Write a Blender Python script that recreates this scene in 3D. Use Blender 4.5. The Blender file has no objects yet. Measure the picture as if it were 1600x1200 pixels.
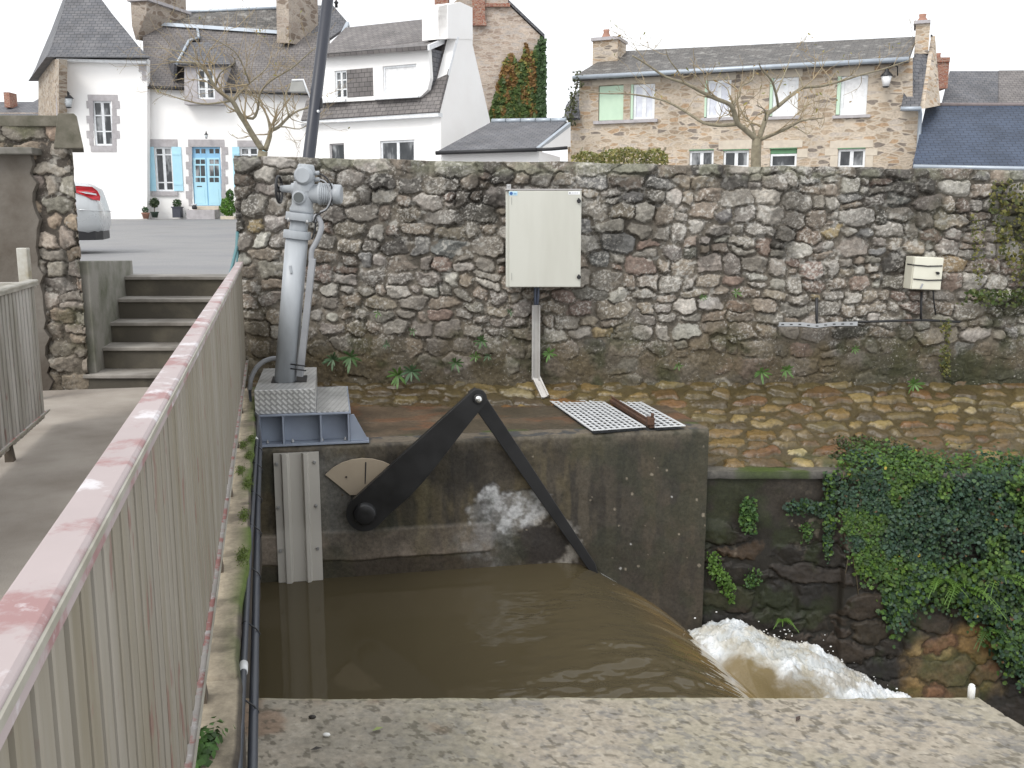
import bpy, bmesh, math, random
import numpy as np
from mathutils import Vector, Matrix
from mathutils.geometry import tessellate_polygon

random.seed(7)
SC = bpy.context.scene
COL = SC.collection
V3 = Vector
PI = math.pi

# ------------------------------------------------------------------ camera model (used to measure the photo)
CAMH = 1.22
F = 1500.0
PITCH = math.atan(260.0 / 1500.0)
FW = V3((0, math.cos(PITCH), -math.sin(PITCH)))
UPV = V3((0, math.sin(PITCH), math.cos(PITCH)))
CAM = V3((0, 0, CAMH))

def ray(px, py):
    return V3((1, 0, 0)) * ((px - 800) / F) + FW + UPV * ((600 - py) / F)
def atY(px, py, Y):
    d = ray(px, py); return CAM + d * (Y / d.y)
def atZ(px, py, Z):
    d = ray(px, py); return CAM + d * ((Z - CAMH) / d.z)
def atP(px, py, p0, n):
    d = ray(px, py); return CAM + d * ((V3(p0) - CAM).dot(n) / d.dot(n))

# direction of the footbridge and its right-hand side
BD = V3((-.2434, .9699, 0)).normalized()
RD = V3((BD.y, -BD.x, 0))
def bp(a, t, z):
    return RD * a + BD * t + V3((0, 0, z))

# ------------------------------------------------------------------ objects
def tag(o, label=None, cat=None, group=None, kind=None):
    if label: o['label'] = label
    if cat: o['category'] = cat
    if group: o['group'] = group
    if kind: o['kind'] = kind
    return o

def thing(name, loc, label, cat, group=None):
    o = bpy.data.objects.new(name, None)
    o.empty_display_size = .1
    COL.objects.link(o)
    o.location = loc
    return tag(o, label, cat, group)

def root_loc(o):
    while o.parent: o = o.parent
    return V3(o.location)

def link(name, me, parent=None, origin=None):
    o = bpy.data.objects.new(name, me)
    COL.objects.link(o)
    if parent is not None:
        L = root_loc(parent)
        me.transform(Matrix.Translation(-L))
        o.parent = parent
    else:
        if origin is None:
            n = len(me.vertices)
            co = np.empty(n * 3, 'f'); me.vertices.foreach_get('co', co); co = co.reshape(-1, 3)
            lo, hi = co.min(0), co.max(0)
            origin = V3(((lo[0] + hi[0]) / 2, (lo[1] + hi[1]) / 2, lo[2]))
        me.transform(Matrix.Translation(-V3(origin)))
        o.location = origin
    return o

def box_uv(me):
    """a metric UV per face: u along the horizontal, v up the face"""
    uvl = me.uv_layers.new(name='UV')
    Z = V3((0, 0, 1))
    for p in me.polygons:
        n = p.normal
        u = Z.cross(n)
        if u.length < .05: u = V3((1, 0, 0))
        u.normalize(); v = n.cross(u)
        for li in p.loop_indices:
            co = me.vertices[me.loops[li].vertex_index].co
            uvl.data[li].uv = (co.dot(u), co.dot(v))

class MB:
    def __init__(s):
        s.v = []; s.f = []; s.m = []; s.sm = []
    def add(s, verts, faces, mi=0, smooth=False):
        k = len(s.v)
        s.v += [V3(p) for p in verts]
        for f in faces:
            s.f.append([i + k for i in f]); s.m.append(mi); s.sm.append(smooth)
        return s
    def box(s, c, size, M=None, mi=0):
        M = M or Matrix.Identity(3)
        hx, hy, hz = (q / 2 for q in size)
        P = [V3(c) + M @ V3((x * hx, y * hy, z * hz)) for x in (-1, 1) for y in (-1, 1) for z in (-1, 1)]
        return s.add(P, [(0, 1, 3, 2), (4, 6, 7, 5), (0, 4, 5, 1), (2, 3, 7, 6), (0, 2, 6, 4), (1, 5, 7, 3)], mi)
    def prism(s, pts, vec, mi=0, smooth=False):
        """closed polygon swept by vec"""
        n = len(pts); pts = [V3(p) for p in pts]; vec = V3(vec)
        tri = tessellate_polygon([pts])
        k = len(s.v)
        nn = V3((0, 0, 0))
        for i in range(n):
            nn += pts[i].cross(pts[(i + 1) % n])
        flip = nn.dot(vec) > 0
        s.v += pts + [p + vec for p in pts]
        for a, b, c in tri:
            t = (pts[b] - pts[a]).cross(pts[c] - pts[a])
            if (t.dot(vec) > 0): a, c = c, a
            s.f.append([k + a, k + b, k + c]); s.m.append(mi); s.sm.append(False)
            s.f.append([k + n + c, k + n + b, k + n + a]); s.m.append(mi); s.sm.append(False)
        for i in range(n):
            j = (i + 1) % n
            q = [k + i, k + j, k + n + j, k + n + i]
            if not flip: q.reverse()
            s.f.append(q[::-1]); s.m.append(mi); s.sm.append(smooth)
        return s
    def tube(s, path, r, seg=10, mi=0, cap=True, smooth=True):
        path = [V3(p) for p in path]
        n = len(path)
        rs = r if isinstance(r, (list, tuple)) else [r] * n
        k = len(s.v)
        prev = None
        for i, p in enumerate(path):
            d = (path[min(i + 1, n - 1)] - path[max(i - 1, 0)])
            if d.length < 1e-9: d = V3((0, 0, 1))
            d.normalize()
            if prev is None:
                ref = V3((0, 0, 1)) if abs(d.z) < .9 else V3((1, 0, 0))
                x = ref.cross(d).normalized()
            else:
                x = prev - d * prev.dot(d)
                if x.length < 1e-6: x = V3((1, 0, 0)).cross(d)
                x.normalize()
            prev = x
            y = d.cross(x)
            for j in range(seg):
                a = 2 * PI * j / seg
                s.v.append(p + (x * math.cos(a) + y * math.sin(a)) * rs[i])
        for i in range(n - 1):
            for j in range(seg):
                j2 = (j + 1) % seg
                s.f.append([k + i * seg + j, k + i * seg + j2, k + (i + 1) * seg + j2, k + (i + 1) * seg + j])
                s.m.append(mi); s.sm.append(smooth)
        if cap:
            s.f.append([k + j for j in range(seg)][::-1]); s.m.append(mi); s.sm.append(False)
            s.f.append([k + (n - 1) * seg + j for j in range(seg)]); s.m.append(mi); s.sm.append(False)
        return s
    def cyl(s, a, b, r, seg=20, mi=0, r2=None):
        return s.tube([a, b], [r, r if r2 is None else r2], seg, mi)
    def lathe(s, a, axis, prof, seg=24, mi=0):
        """prof: list of (distance along axis, radius)"""
        ax = V3(axis).normalized()
        return s.tube([V3(a) + ax * q[0] for q in prof], [max(q[1], 1e-4) for q in prof], seg, mi)
    def ball(s, c, r, seg=10, rings=7, mi=0, sq=(1, 1, 1)):
        k = len(s.v); c = V3(c)
        for i in range(rings + 1):
            th = PI * i / rings
            for j in range(seg):
                a = 2 * PI * j / seg
                s.v.append(c + V3((math.sin(th) * math.cos(a) * sq[0], math.sin(th) * math.sin(a) * sq[1], math.cos(th) * sq[2])) * r)
        for i in range(rings):
            for j in range(seg):
                j2 = (j + 1) % seg
                s.f.append([k + i * seg + j, k + (i + 1) * seg + j, k + (i + 1) * seg + j2, k + i * seg + j2])
                s.m.append(mi); s.sm.append(True)
        return s
    def build(s, name, mats, parent=None, bevel=0, origin=None, uv=True, seg=2, recalc=True):
        me = bpy.data.meshes.new(name)
        me.from_pydata([tuple(p) for p in s.v], [], s.f)
        if not isinstance(mats, (list, tuple)): mats = [mats]
        for m in mats: me.materials.append(m)
        me.polygons.foreach_set('material_index', s.m)
        me.polygons.foreach_set('use_smooth', s.sm)
        me.update()
        if recalc:
            bm = bmesh.new(); bm.from_mesh(me)
            bmesh.ops.recalc_face_normals(bm, faces=bm.faces)
            bm.to_mesh(me); bm.free(); me.update()
        if uv: box_uv(me)
        o = link(name, me, parent, origin)
        if bevel:
            b = o.modifiers.new('bevel', 'BEVEL'); b.width = bevel; b.segments = seg
            b.limit_method = 'ANGLE'; b.angle_limit = math.radians(40)
            b.harden_normals = False
        return o

def grid_mesh(name, grids, mat, parent=None, origin=None):
    """grids: list of (P (ny,nx,3), C (ny,nx,3)) joined into one smooth mesh with a colour attribute"""
    vs = []; cs = []; qs = []; k = 0
    for P, C in grids:
        ny, nx = P.shape[:2]
        vs.append(P.reshape(-1, 3)); cs.append(C.reshape(-1, 3))
        idx = np.arange(ny * nx).reshape(ny, nx) + k
        q = np.stack([idx[:-1, :-1], idx[:-1, 1:], idx[1:, 1:], idx[1:, :-1]], -1).reshape(-1, 4)
        qs.append(q); k += ny * nx
    v = np.concatenate(vs).astype('f'); c = np.clip(np.concatenate(cs), 0, 1).astype('f'); q = np.concatenate(qs).astype('i')
    me = bpy.data.meshes.new(name)
    me.vertices.add(len(v)); me.vertices.foreach_set('co', v.ravel())
    me.loops.add(q.size); me.loops.foreach_set('vertex_index', q.ravel())
    me.polygons.add(len(q)); me.polygons.foreach_set('loop_start', np.arange(0, q.size, 4, dtype='i'))
    me.polygons.foreach_set('use_smooth', np.ones(len(q), bool))
    at = me.color_attributes.new('Col', 'FLOAT_COLOR', 'POINT')
    at.data.foreach_set('color', np.concatenate([c, np.ones((len(c), 1), 'f')], 1).ravel())
    me.update(calc_edges=True); me.validate()
    me.materials.append(mat)
    return link(name, me, parent, origin)

def sheet(O, U, Vv, N, gx, gy, h, col, thick=0.0):
    """grid arrays -> (P, C); the border ring is pulled back by thick"""
    O, U, Vv, N = (np.array(q, float) for q in (O, U, Vv, N))
    P = O + gx[..., None] * U + gy[..., None] * Vv + h[..., None] * N
    C = col
    if thick:
        P = np.pad(P, ((1, 1), (1, 1), (0, 0)), 'edge'); C = np.pad(C, ((1, 1), (1, 1), (0, 0)), 'edge')
        for sl in ((0, slice(None)), (-1, slice(None)), (slice(1, -1), 0), (slice(1, -1), -1)):
            P[sl] -= N * thick
    return P, C

# ------------------------------------------------------------------ numpy noise and stonework
_T = np.random.RandomState(3).rand(256, 256)
def vn(x, y):
    xi = np.floor(x).astype(int); yi = np.floor(y).astype(int)
    fx = x - xi; fy = y - yi
    fx = fx * fx * (3 - 2 * fx); fy = fy * fy * (3 - 2 * fy)
    a = _T[yi & 255, xi & 255]; b = _T[yi & 255, (xi + 1) & 255]
    c = _T[(yi + 1) & 255, xi & 255]; d = _T[(yi + 1) & 255, (xi + 1) & 255]
    return (a * (1 - fx) + b * fx) * (1 - fy) + (c * (1 - fx) + d * fx) * fy
def fbm(x, y, sc, oc=4, seed=0, gain=.5):
    r = 0; a = 1; t = 0
    x = x * sc + seed * 17.13; y = y * sc + seed * 9.71
    for _ in range(oc):
        r = r + a * vn(x, y); t += a; a *= gain; x = x * 2.03 + 31.7; y = y * 2.03 + 11.3
    return r / t
def sst(e0, e1, x):
    t = np.clip((x - e0) / (e1 - e0), 0, 1); return t * t * (3 - 2 * t)
def mixc(c, d, m):
    return c * (1 - m[..., None]) + np.array(d) * m[..., None]

def stonework(W, H, res, rows, seed=1, p=2.6, warp=.02, prot=.04, gapv=.012, tilt=.22, jit=.22, edge=.035, facet=0., split=.16, lowwarp=0.):
    """irregular stones in rough courses. rows: list of (row height, mean stone width) from the bottom.
    Returns grid and per-pixel stone id, distance to the stone's edge (m), stone height (m), random per stone."""
    rs = np.random.RandomState(seed)
    nx = int(W / res) + 1; ny = int(H / res) + 1
    gx, gy = np.meshgrid(np.linspace(0, W, nx), np.linspace(0, H, ny))
    wx = gx + warp * 2 * (fbm(gx, gy, 9, 3, seed) - .5) + warp * .8 * (fbm(gx, gy, 35, 2, seed + 5) - .5)
    wy = gy + warp * 2 * (fbm(gx, gy, 9, 3, seed + 9) - .5) + warp * .8 * (fbm(gx, gy, 35, 2, seed + 7) - .5)
    if lowwarp:
        wx = wx + lowwarp * 2 * (fbm(gx, gy, 1.7, 2, seed + 31) - .5); wy = wy + lowwarp * 2 * (fbm(gx, gy, 1.7, 2, seed + 37) - .5)
    S = []
    y = 0
    for hgt, wid in rows:
        x = -rs.rand() * wid
        while x < W + wid:
            w = wid * (0.55 + .95 * rs.rand() ** 1.2)
            if rs.rand() < split and hgt > .12:      # two small stones, one over the other
                for q in (.25, .75):
                    S.append((x + w * .35, y + hgt * q, w * .42, hgt * .3))
                x += w * .72; continue
            S.append((x + w / 2, y + hgt * (.5 + jit * (rs.rand() - .5)), w / 2, hgt / 2 * (.85 + .4 * rs.rand())))
            x += w
        y += hgt
    S = np.array(S); n = len(S)
    b1 = np.full(gx.shape, 9.); b2 = b1.copy(); idd = np.zeros(gx.shape, int)
    for k, (sx, sy, hw, hh) in enumerate(S):
        rx = hw * 2.3 + .05; ry = hh * 2.3 + .05
        i0 = max(0, int((sx - rx) / W * (nx - 1))); i1 = min(nx, int((sx + rx) / W * (nx - 1)) + 2)
        j0 = max(0, int((sy - ry) / H * (ny - 1))); j1 = min(ny, int((sy + ry) / H * (ny - 1)) + 2)
        if i1 <= i0 or j1 <= j0: continue
        sl = (slice(j0, j1), slice(i0, i1))
        ang = (rs.rand() - .5) * .5; ca, sa = math.cos(ang), math.sin(ang)
        dx = wx[sl] - sx; dy = wy[sl] - sy
        dx, dy = dx * ca + dy * sa, -dx * sa + dy * ca
        d = (np.abs(dx / hw) ** p + np.abs(dy / hh) ** p) ** (1 / p)
        m = d < b1[sl]
        b2[sl] = np.where(m, b1[sl], np.minimum(b2[sl], d))
        b1[sl] = np.where(m, d, b1[sl])
        idd[sl] = np.where(m, k, idd[sl])
    size = np.sqrt(S[:, 2] * S[:, 3])
    e = (b2 - b1) * .5 * size[idd]
    e = np.minimum(e, (1.25 - b1) * size[idd] * .6)
    r1 = rs.rand(n); r2 = rs.rand(n); tx = (rs.rand(n) - .5) * tilt; ty = (rs.rand(n) - .5) * tilt
    gap = gapv * (.4 + 1.2 * r2)
    ee = np.clip((e - gap[idd]) / edge, -1, 1)
    prof = np.where(ee > 0, np.sqrt(np.clip(1 - (1 - ee) ** 2, 0, 1)), ee * .8)
    st = prof * prot * (.55 + .8 * r1[idd]) + np.where(ee > 0, (wx - S[idd, 0]) * tx[idd] + (wy - S[idd, 1]) * ty[idd], 0) * np.clip(ee * 2, 0, 1)
    if facet:
        for _ in range(2):
            fx = (rs.rand(n) - .5) * facet; fy = (rs.rand(n) - .5) * facet; c0 = prot * (.55 + .6 * rs.rand(n))
            pl = c0[idd] + (wx - S[idd, 0]) * fx[idd] + (wy - S[idd, 1]) * fy[idd]
            st = np.where(ee > 0, np.minimum(st, pl), st)
    return dict(gx=gx, gy=gy, id=idd, e=e, st=st, n=n, S=S, rs=rs, ee=ee)

# ------------------------------------------------------------------ materials
def nt(name):
    m = bpy.data.materials.new(name); m.use_nodes = True
    t = m.node_tree; b = t.nodes['Principled BSDF']
    return m, t, b
def N(t, kind, **kw):
    n = t.nodes.new(kind)
    for k, v in kw.items():
        if k.startswith('i_'):
            key = k[2:].replace('_', ' ')
            n.inputs[int(key) if key.isdigit() else key].default_value = v
        else: setattr(n, k, v)
    return n
def c4(c): return (c[0], c[1], c[2], 1)
def ramp(t, src, stops, interp='LINEAR'):
    r = N(t, 'ShaderNodeValToRGB'); cr = r.color_ramp; cr.interpolation = interp
    while len(cr.elements) < len(stops): cr.elements.new(.5)
    for el, (pos, c) in zip(cr.elements, stops):
        el.position = pos; el.color = c4(c) if isinstance(c, (tuple, list)) else (c, c, c, 1)
    t.links.new(src, r.inputs[0]); return r
def coords(t, uv=False, scale=(1, 1, 1)):
    tc = N(t, 'ShaderNodeTexCoord'); mp = N(t, 'ShaderNodeMapping'); mp.inputs['Scale'].default_value = scale
    t.links.new(tc.outputs['UV' if uv else 'Object'], mp.inputs[0]); return mp.outputs[0]
def noise_n(t, co, scale, detail=4, rough=.55):
    n = N(t, 'ShaderNodeTexNoise'); n.inputs['Scale'].default_value = scale; n.inputs['Detail'].default_value = detail
    n.inputs['Roughness'].default_value = rough
    t.links.new(co, n.inputs['Vector']); return n.outputs['Fac']
def mixn(t, fac, a, b, blend='MIX'):
    m = N(t, 'ShaderNodeMix', data_type='RGBA', blend_type=blend)
    for inp, v in ((m.inputs[0], fac), (m.inputs[6], a), (m.inputs[7], b)):
        if hasattr(v, 'is_output') or isinstance(v, bpy.types.NodeSocket): t.links.new(v, inp)
        elif isinstance(v, (int, float)): inp.default_value = v
        else: inp.default_value = c4(v)
    return m.outputs[2]
def bump(t, b, h, strength=.3, dist=.01):
    n = N(t, 'ShaderNodeBump'); n.inputs['Strength'].default_value = strength; n.inputs['Distance'].default_value = dist
    t.links.new(h, n.inputs['Height']); t.links.new(n.outputs[0], b.inputs['Normal']); return n

def simple(name, col, rough=.6, metal=0, spec=.5, col2=None, sc=8, lo=.35, hi=.7, bmp=.15, bd=.004, bsc=None, det=5, stretch=(1, 1, 1), uv=False):
    """paint, plaster, metal: two tones broken up by noise, plus a fine bump"""
    m, t, b = nt(name)
    b.inputs['Roughness'].default_value = rough; b.inputs['Metallic'].default_value = metal
    b.inputs['Specular IOR Level'].default_value = spec
    co = coords(t, uv, stretch)
    f = noise_n(t, co, sc, det)
    if col2 is None: col2 = tuple(q * .82 for q in col)
    r = ramp(t, f, [(lo, col), (hi, col2)])
    t.links.new(r.outputs[0], b.inputs['Base Color'])
    rr = ramp(t, f, [(.2, max(0, rough - .1)), (.8, min(1, rough + .12))])
    t.links.new(rr.outputs[0], b.inputs['Roughness'])
    if bmp: bump(t, b, noise_n(t, co, bsc or sc * 6, 4), bmp, bd)
    return m

def attr_mat(name, rough=.85, spec=.3, bsc=90, bmp=.5, bd=.006, nsc=60, var=.35, lichen=0, lcol=(.45, .45, .42)):
    m, t, b = nt(name)
    b.inputs['Roughness'].default_value = rough; b.inputs['Specular IOR Level'].default_value = spec
    a = N(t, 'ShaderNodeVertexColor', layer_name='Col')
    co = coords(t)
    f = noise_n(t, co, nsc, 6, .65)
    g = ramp(t, f, [(.25, 1 - var), (.75, 1 + var)])
    c = mixn(t, 1.0, a.outputs[0], g.outputs[0], 'MULTIPLY')
    if lichen:
        l = ramp(t, noise_n(t, co, 42, 3, .7), [(.66 - lichen, 0.), (.72 - lichen * .6, 1.)])
        l2 = ramp(t, noise_n(t, co, 5, 3), [(.42, 0.), (.6, 1.)])
        fac = N(t, 'ShaderNodeMath', operation='MULTIPLY'); t.links.new(l.outputs[0], fac.inputs[0]); t.links.new(l2.outputs[0], fac.inputs[1])
        fac2 = N(t, 'ShaderNodeMath', operation='MULTIPLY'); t.links.new(fac.outputs[0], fac2.inputs[0]); fac2.inputs[1].default_value = .75
        c = mixn(t, fac2.outputs[0], c, lcol)
    t.links.new(c, b.inputs['Base Color'])
    bump(t, b, noise_n(t, co, bsc, 6, .65), bmp, bd)
    return m

def masonry(name, cols, mortar, sx=2.2, sy=6.0, edge=.06, bmp=.35):
    sx, sy = sx * 1.35, sy * 1.35
    """coursed rubble seen from far away: stretched cells in UV metres"""
    m, t, b = nt(name)
    b.inputs['Roughness'].default_value = .9; b.inputs['Specular IOR Level'].default_value = .2
    co = coords(t, True, (sx, sy, 1))
    nz = N(t, 'ShaderNodeTexNoise'); nz.inputs['Scale'].default_value = 1.3; t.links.new(co, nz.inputs['Vector'])
    wv = N(t, 'ShaderNodeVectorMath', operation='MULTIPLY_ADD'); t.links.new(nz.outputs['Color'], wv.inputs[0])
    wv.inputs[1].default_value = (.5, .35, 0); t.links.new(co, wv.inputs[2])
    v = N(t, 'ShaderNodeTexVoronoi', feature='F1'); t.links.new(wv.outputs[0], v.inputs['Vector']); v.inputs['Scale'].default_value = 1
    v.inputs['Randomness'].default_value = .85
    ve = N(t, 'ShaderNodeTexVoronoi', feature='DISTANCE_TO_EDGE'); t.links.new(wv.outputs[0], ve.inputs['Vector']); ve.inputs['Scale'].default_value = 1
    ve.inputs['Randomness'].default_value = .85
    sp = N(t, 'ShaderNodeSeparateColor'); t.links.new(v.outputs['Color'], sp.inputs[0])
    n = len(cols)
    r = ramp(t, sp.outputs[0], [(i / n, c) for i, c in enumerate(cols)], 'CONSTANT')
    f = noise_n(t, coords(t, True), 14, 4)
    c = mixn(t, 1.0, r.outputs[0], ramp(t, f, [(.3, .75), (.7, 1.2)]).outputs[0], 'MULTIPLY')
    e = ramp(t, ve.outputs['Distance'], [(edge * .5, 0.), (edge * 1.6, 1.)])
    c = mixn(t, e.outputs[0], mortar, c)
    big = ramp(t, noise_n(t, coords(t, True), .7, 4), [(.3, .8), (.7, 1.12)])
    c = mixn(t, 1.0, c, big.outputs[0], 'MULTIPLY')
    t.links.new(c, b.inputs['Base Color'])
    bump(t, b, e.outputs[0], bmp, .02)
    return m

def slate(name, col, col2, lich=None, row=.16, wid=.24, rough=.6):
    m, t, b = nt(name)
    b.inputs['Roughness'].default_value = rough; b.inputs['Specular IOR Level'].default_value = .35
    co = coords(t, True)
    br = N(t, 'ShaderNodeTexBrick'); t.links.new(co, br.inputs['Vector'])
    br.inputs['Color1'].default_value = c4(col); br.inputs['Color2'].default_value = c4(col2)
    br.inputs['Mortar'].default_value = c4(tuple(q * .45 for q in col)); br.inputs['Scale'].default_value = 1
    br.inputs['Brick Width'].default_value = wid; br.inputs['Row Height'].default_value = row
    br.inputs['Mortar Size'].default_value = .012; br.inputs['Bias'].default_value = 0.
    f = noise_n(t, co, 1.1, 5)
    c = mixn(t, 1.0, br.outputs['Color'], ramp(t, f, [(.25, .7), (.75, 1.3)]).outputs[0], 'MULTIPLY')
    if lich:
        g = ramp(t, noise_n(t, co, 2.6, 6, .7), [(.52, 0.), (.66, .8)])
        c = mixn(t, g.outputs[0], c, lich)
    t.links.new(c, b.inputs['Base Color'])
    bump(t, b, br.outputs['Fac'], .4, -.01)
    return m
EXPOSURE = 0.45
# ================================================================== the river wall of rubble stone
GREY = (.205, .187, .162); WARM = (.215, .18, .142); PINK = (.205, .15, .122); DARK = (.085, .08, .07)
PALE = (.34, .32, .285); OCHRE = (.26, .20, .11); BLUE = (.155, .155, .15)

M_RUBBLE = attr_mat('rubble stone', lichen=.07, bsc=70, bmp=.7, bd=.008, nsc=38, var=.45, lcol=(.42, .40, .36))
M_BANK = attr_mat('bank cobbles', rough=.36, spec=.5, bsc=60, bmp=.5, bd=.006, nsc=30, var=.35)
M_CONC = attr_mat('weathered concrete', rough=.8, bsc=120, bmp=.35, bd=.004, nsc=45, var=.3)
M_WETC = attr_mat('old wet concrete', rough=.62, spec=.35, bsc=90, bmp=.45, bd=.005, nsc=45, var=.4)

def palette(rs, n, cols, wts, vary=.22):
    wts = np.array(wts) / sum(wts)
    k = rs.choice(len(cols), n, p=wts)
    c = np.array(cols)[k] * (1 + vary * (rs.rand(n, 1) - .5) * 2)
    return c * (1 + .06 * (rs.rand(n, 3) - .5))

WY = 7.75                       # the wall's face
def build_wall():
    W, H, res = 7.15, 2.0, .006
    rows = [(.22, .3), (.18, .26), (.15, .22), (.12, .19), (.095, .16), (.11, .2), (.10, .17), (.135, .19), (.13, .18), (.145, .21),
            (.12, .17), (.14, .2), (.125, .18), (.13, .19), (.10, .24)]
    s = stonework(W, H, res, rows, seed=11, p=2.8, warp=.026, prot=.05, gapv=.010, tilt=.4, jit=.5, edge=.017, facet=.8, split=.2, lowwarp=.06)
    gx, gy, idd = s['gx'], s['gy'], s['id']
    zc = s['S'][:, 1]                                   # height of each stone in the wall
    fine = fbm(gx, gy, 30, 4, 2) - .5
    mid = fbm(gx, gy, 6, 4, 3)
    low = sst(.75, .35, gy + .25 * (fbm(gx, gy, 2.2, 3, 8) - .5))      # muddy foot of the wall
    st = s['st'] * (1 - .45 * low) + fine * .016
    mort = -.003 + .036 * (fbm(gx, gy, 6, 4, 5) - .47) + .014 * fine + .014 * low
    up = sst(1.05, 1.3, gy)
    mort = mort - .018 * up * sst(.45, .6, fbm(gx, gy, 3, 3, 21))
    h = np.maximum(st, mort)
    isst = sst(-.003, .004, st - mort)
    c1 = palette(s['rs'], s['n'], [GREY, WARM, PINK, DARK, PALE, BLUE, OCHRE], [6, 3.2, .35, 1.0, 2.0, .7, .05], .16)
    band = (zc > .72) & (zc < 1.18)
    c2 = palette(s['rs'], s['n'], [WARM, PINK, GREY, PALE, OCHRE], [3.4, 1.3, 3.2, 1.5, .15], .18)
    cst = np.where(band[:, None], c2, c1)
    sc = cst[idd] * (.75 + .5 * fbm(gx, gy, 22, 4, 4))[..., None]
    mc = np.array((.14, .122, .098)) * (.5 + .95 * mid)[..., None]
    C = sc * isst[..., None] + mc * (1 - isst[..., None])
    # lichen crust
    li = sst(.57, .66, fbm(gx, gy, 28, 4, 12)) * sst(.42, .58, fbm(gx, gy, 3.2, 3, 13)) * sst(.55, 1.1, gy)
    C = mixc(C, (.40, .39, .36), li * .72)
    li2 = sst(.63, .69, fbm(gx, gy, 60, 3, 31)) * sst(.5, .6, fbm(gx, gy, 4.2, 3, 33)) * sst(.2, .6, gy)
    C = mixc(C, (.52, .5, .46), li2 * .6)
    # black runs under the coping
    runs = sst(.52, .68, fbm(gx, gy * .35, 3.0, 4, 14)) * sst(1.15, 1.85, gy)
    runs = np.maximum(runs, sst(.5, .6, fbm(gx, gy, 4, 4, 15)) * np.exp(-((gx - 2.0) / .6) ** 2) * sst(1.40, 1.6, gy) * 1.25)
    runs = np.maximum(runs, .8 * sst(.55, .62, fbm(gx, gy, 3.4, 4, 16)) * sst(.8, 1.2, gy))
    C = mixc(C, (.028, .025, .022), runs * .6)
    # mud and moss at the foot
    mud = low * (.45 + .55 * sst(.35, .6, fbm(gx, gy, 5, 4, 17)))
    C = mixc(C, (.098, .076, .036), mud * .78)
    C = mixc(C, (.12, .088, .04), sst(.5, .64, fbm(gx, gy, 2.4, 4, 51)) * sst(1.1, .6, gy) * .5)
    moss = sst(.5, .66, fbm(gx, gy, 4, 4, 18)) * sst(1.0, .3, gy)
    C = mixc(C, (.05, .055, .02), moss * .75)
    mossr = sst(.46, .62, fbm(gx, gy, 3, 4, 19)) * sst(4.9, 6.2, gx + .6 * (1.2 - gy).clip(0, 1))
    C = mixc(C, (.045, .048, .022), mossr * .85)
    top = sst(1.86, 1.95, gy) * sst(.45, .58, fbm(gx, gy, 7, 3, 22))
    C = mixc(C, (.27, .28, .2), top * .45)
    spk = sst(.60, .66, fbm(gx, gy, 95, 2, 41)) * sst(.42, .58, fbm(gx, gy, 5, 3, 42)) * isst * sst(.3, .7, gy)
    C = mixc(C, (.5, .49, .46), spk * .55)
    grey = C.mean(-1, keepdims=True) * np.array((1.09, 1.0, .88))
    C = (C * .82 + grey * .18) * (1.02 - .2 * low)[..., None]
    # height of the wall along its length, ragged crest
    ztop = 1.695 - .018 * gx + .03 * (fbm(gx[:1], gx[:1] * 0, 3.5, 3, 6) - .5)
    z0 = -.28
    P = np.stack([gx - 2.19, np.full_like(gx, WY) - h, z0 + gy / H * (ztop - z0)], -1)
    P = np.pad(P, ((1, 1), (1, 1), (0, 0)), 'edge'); C = np.pad(C, ((1, 1), (1, 1), (0, 0)), 'edge')
    for sl in ((0, slice(None)), (-1, slice(None)), (slice(1, -1), 0), (slice(1, -1), -1)):
        P[sl] += np.array((0, .45, 0))
    o = grid_mesh('rubble_wall', [(P, C)], M_RUBBLE)
    tag(o, 'long grey rubble stone wall with dark lichen stains above the cobbled bank', 'wall')
build_wall()

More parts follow.
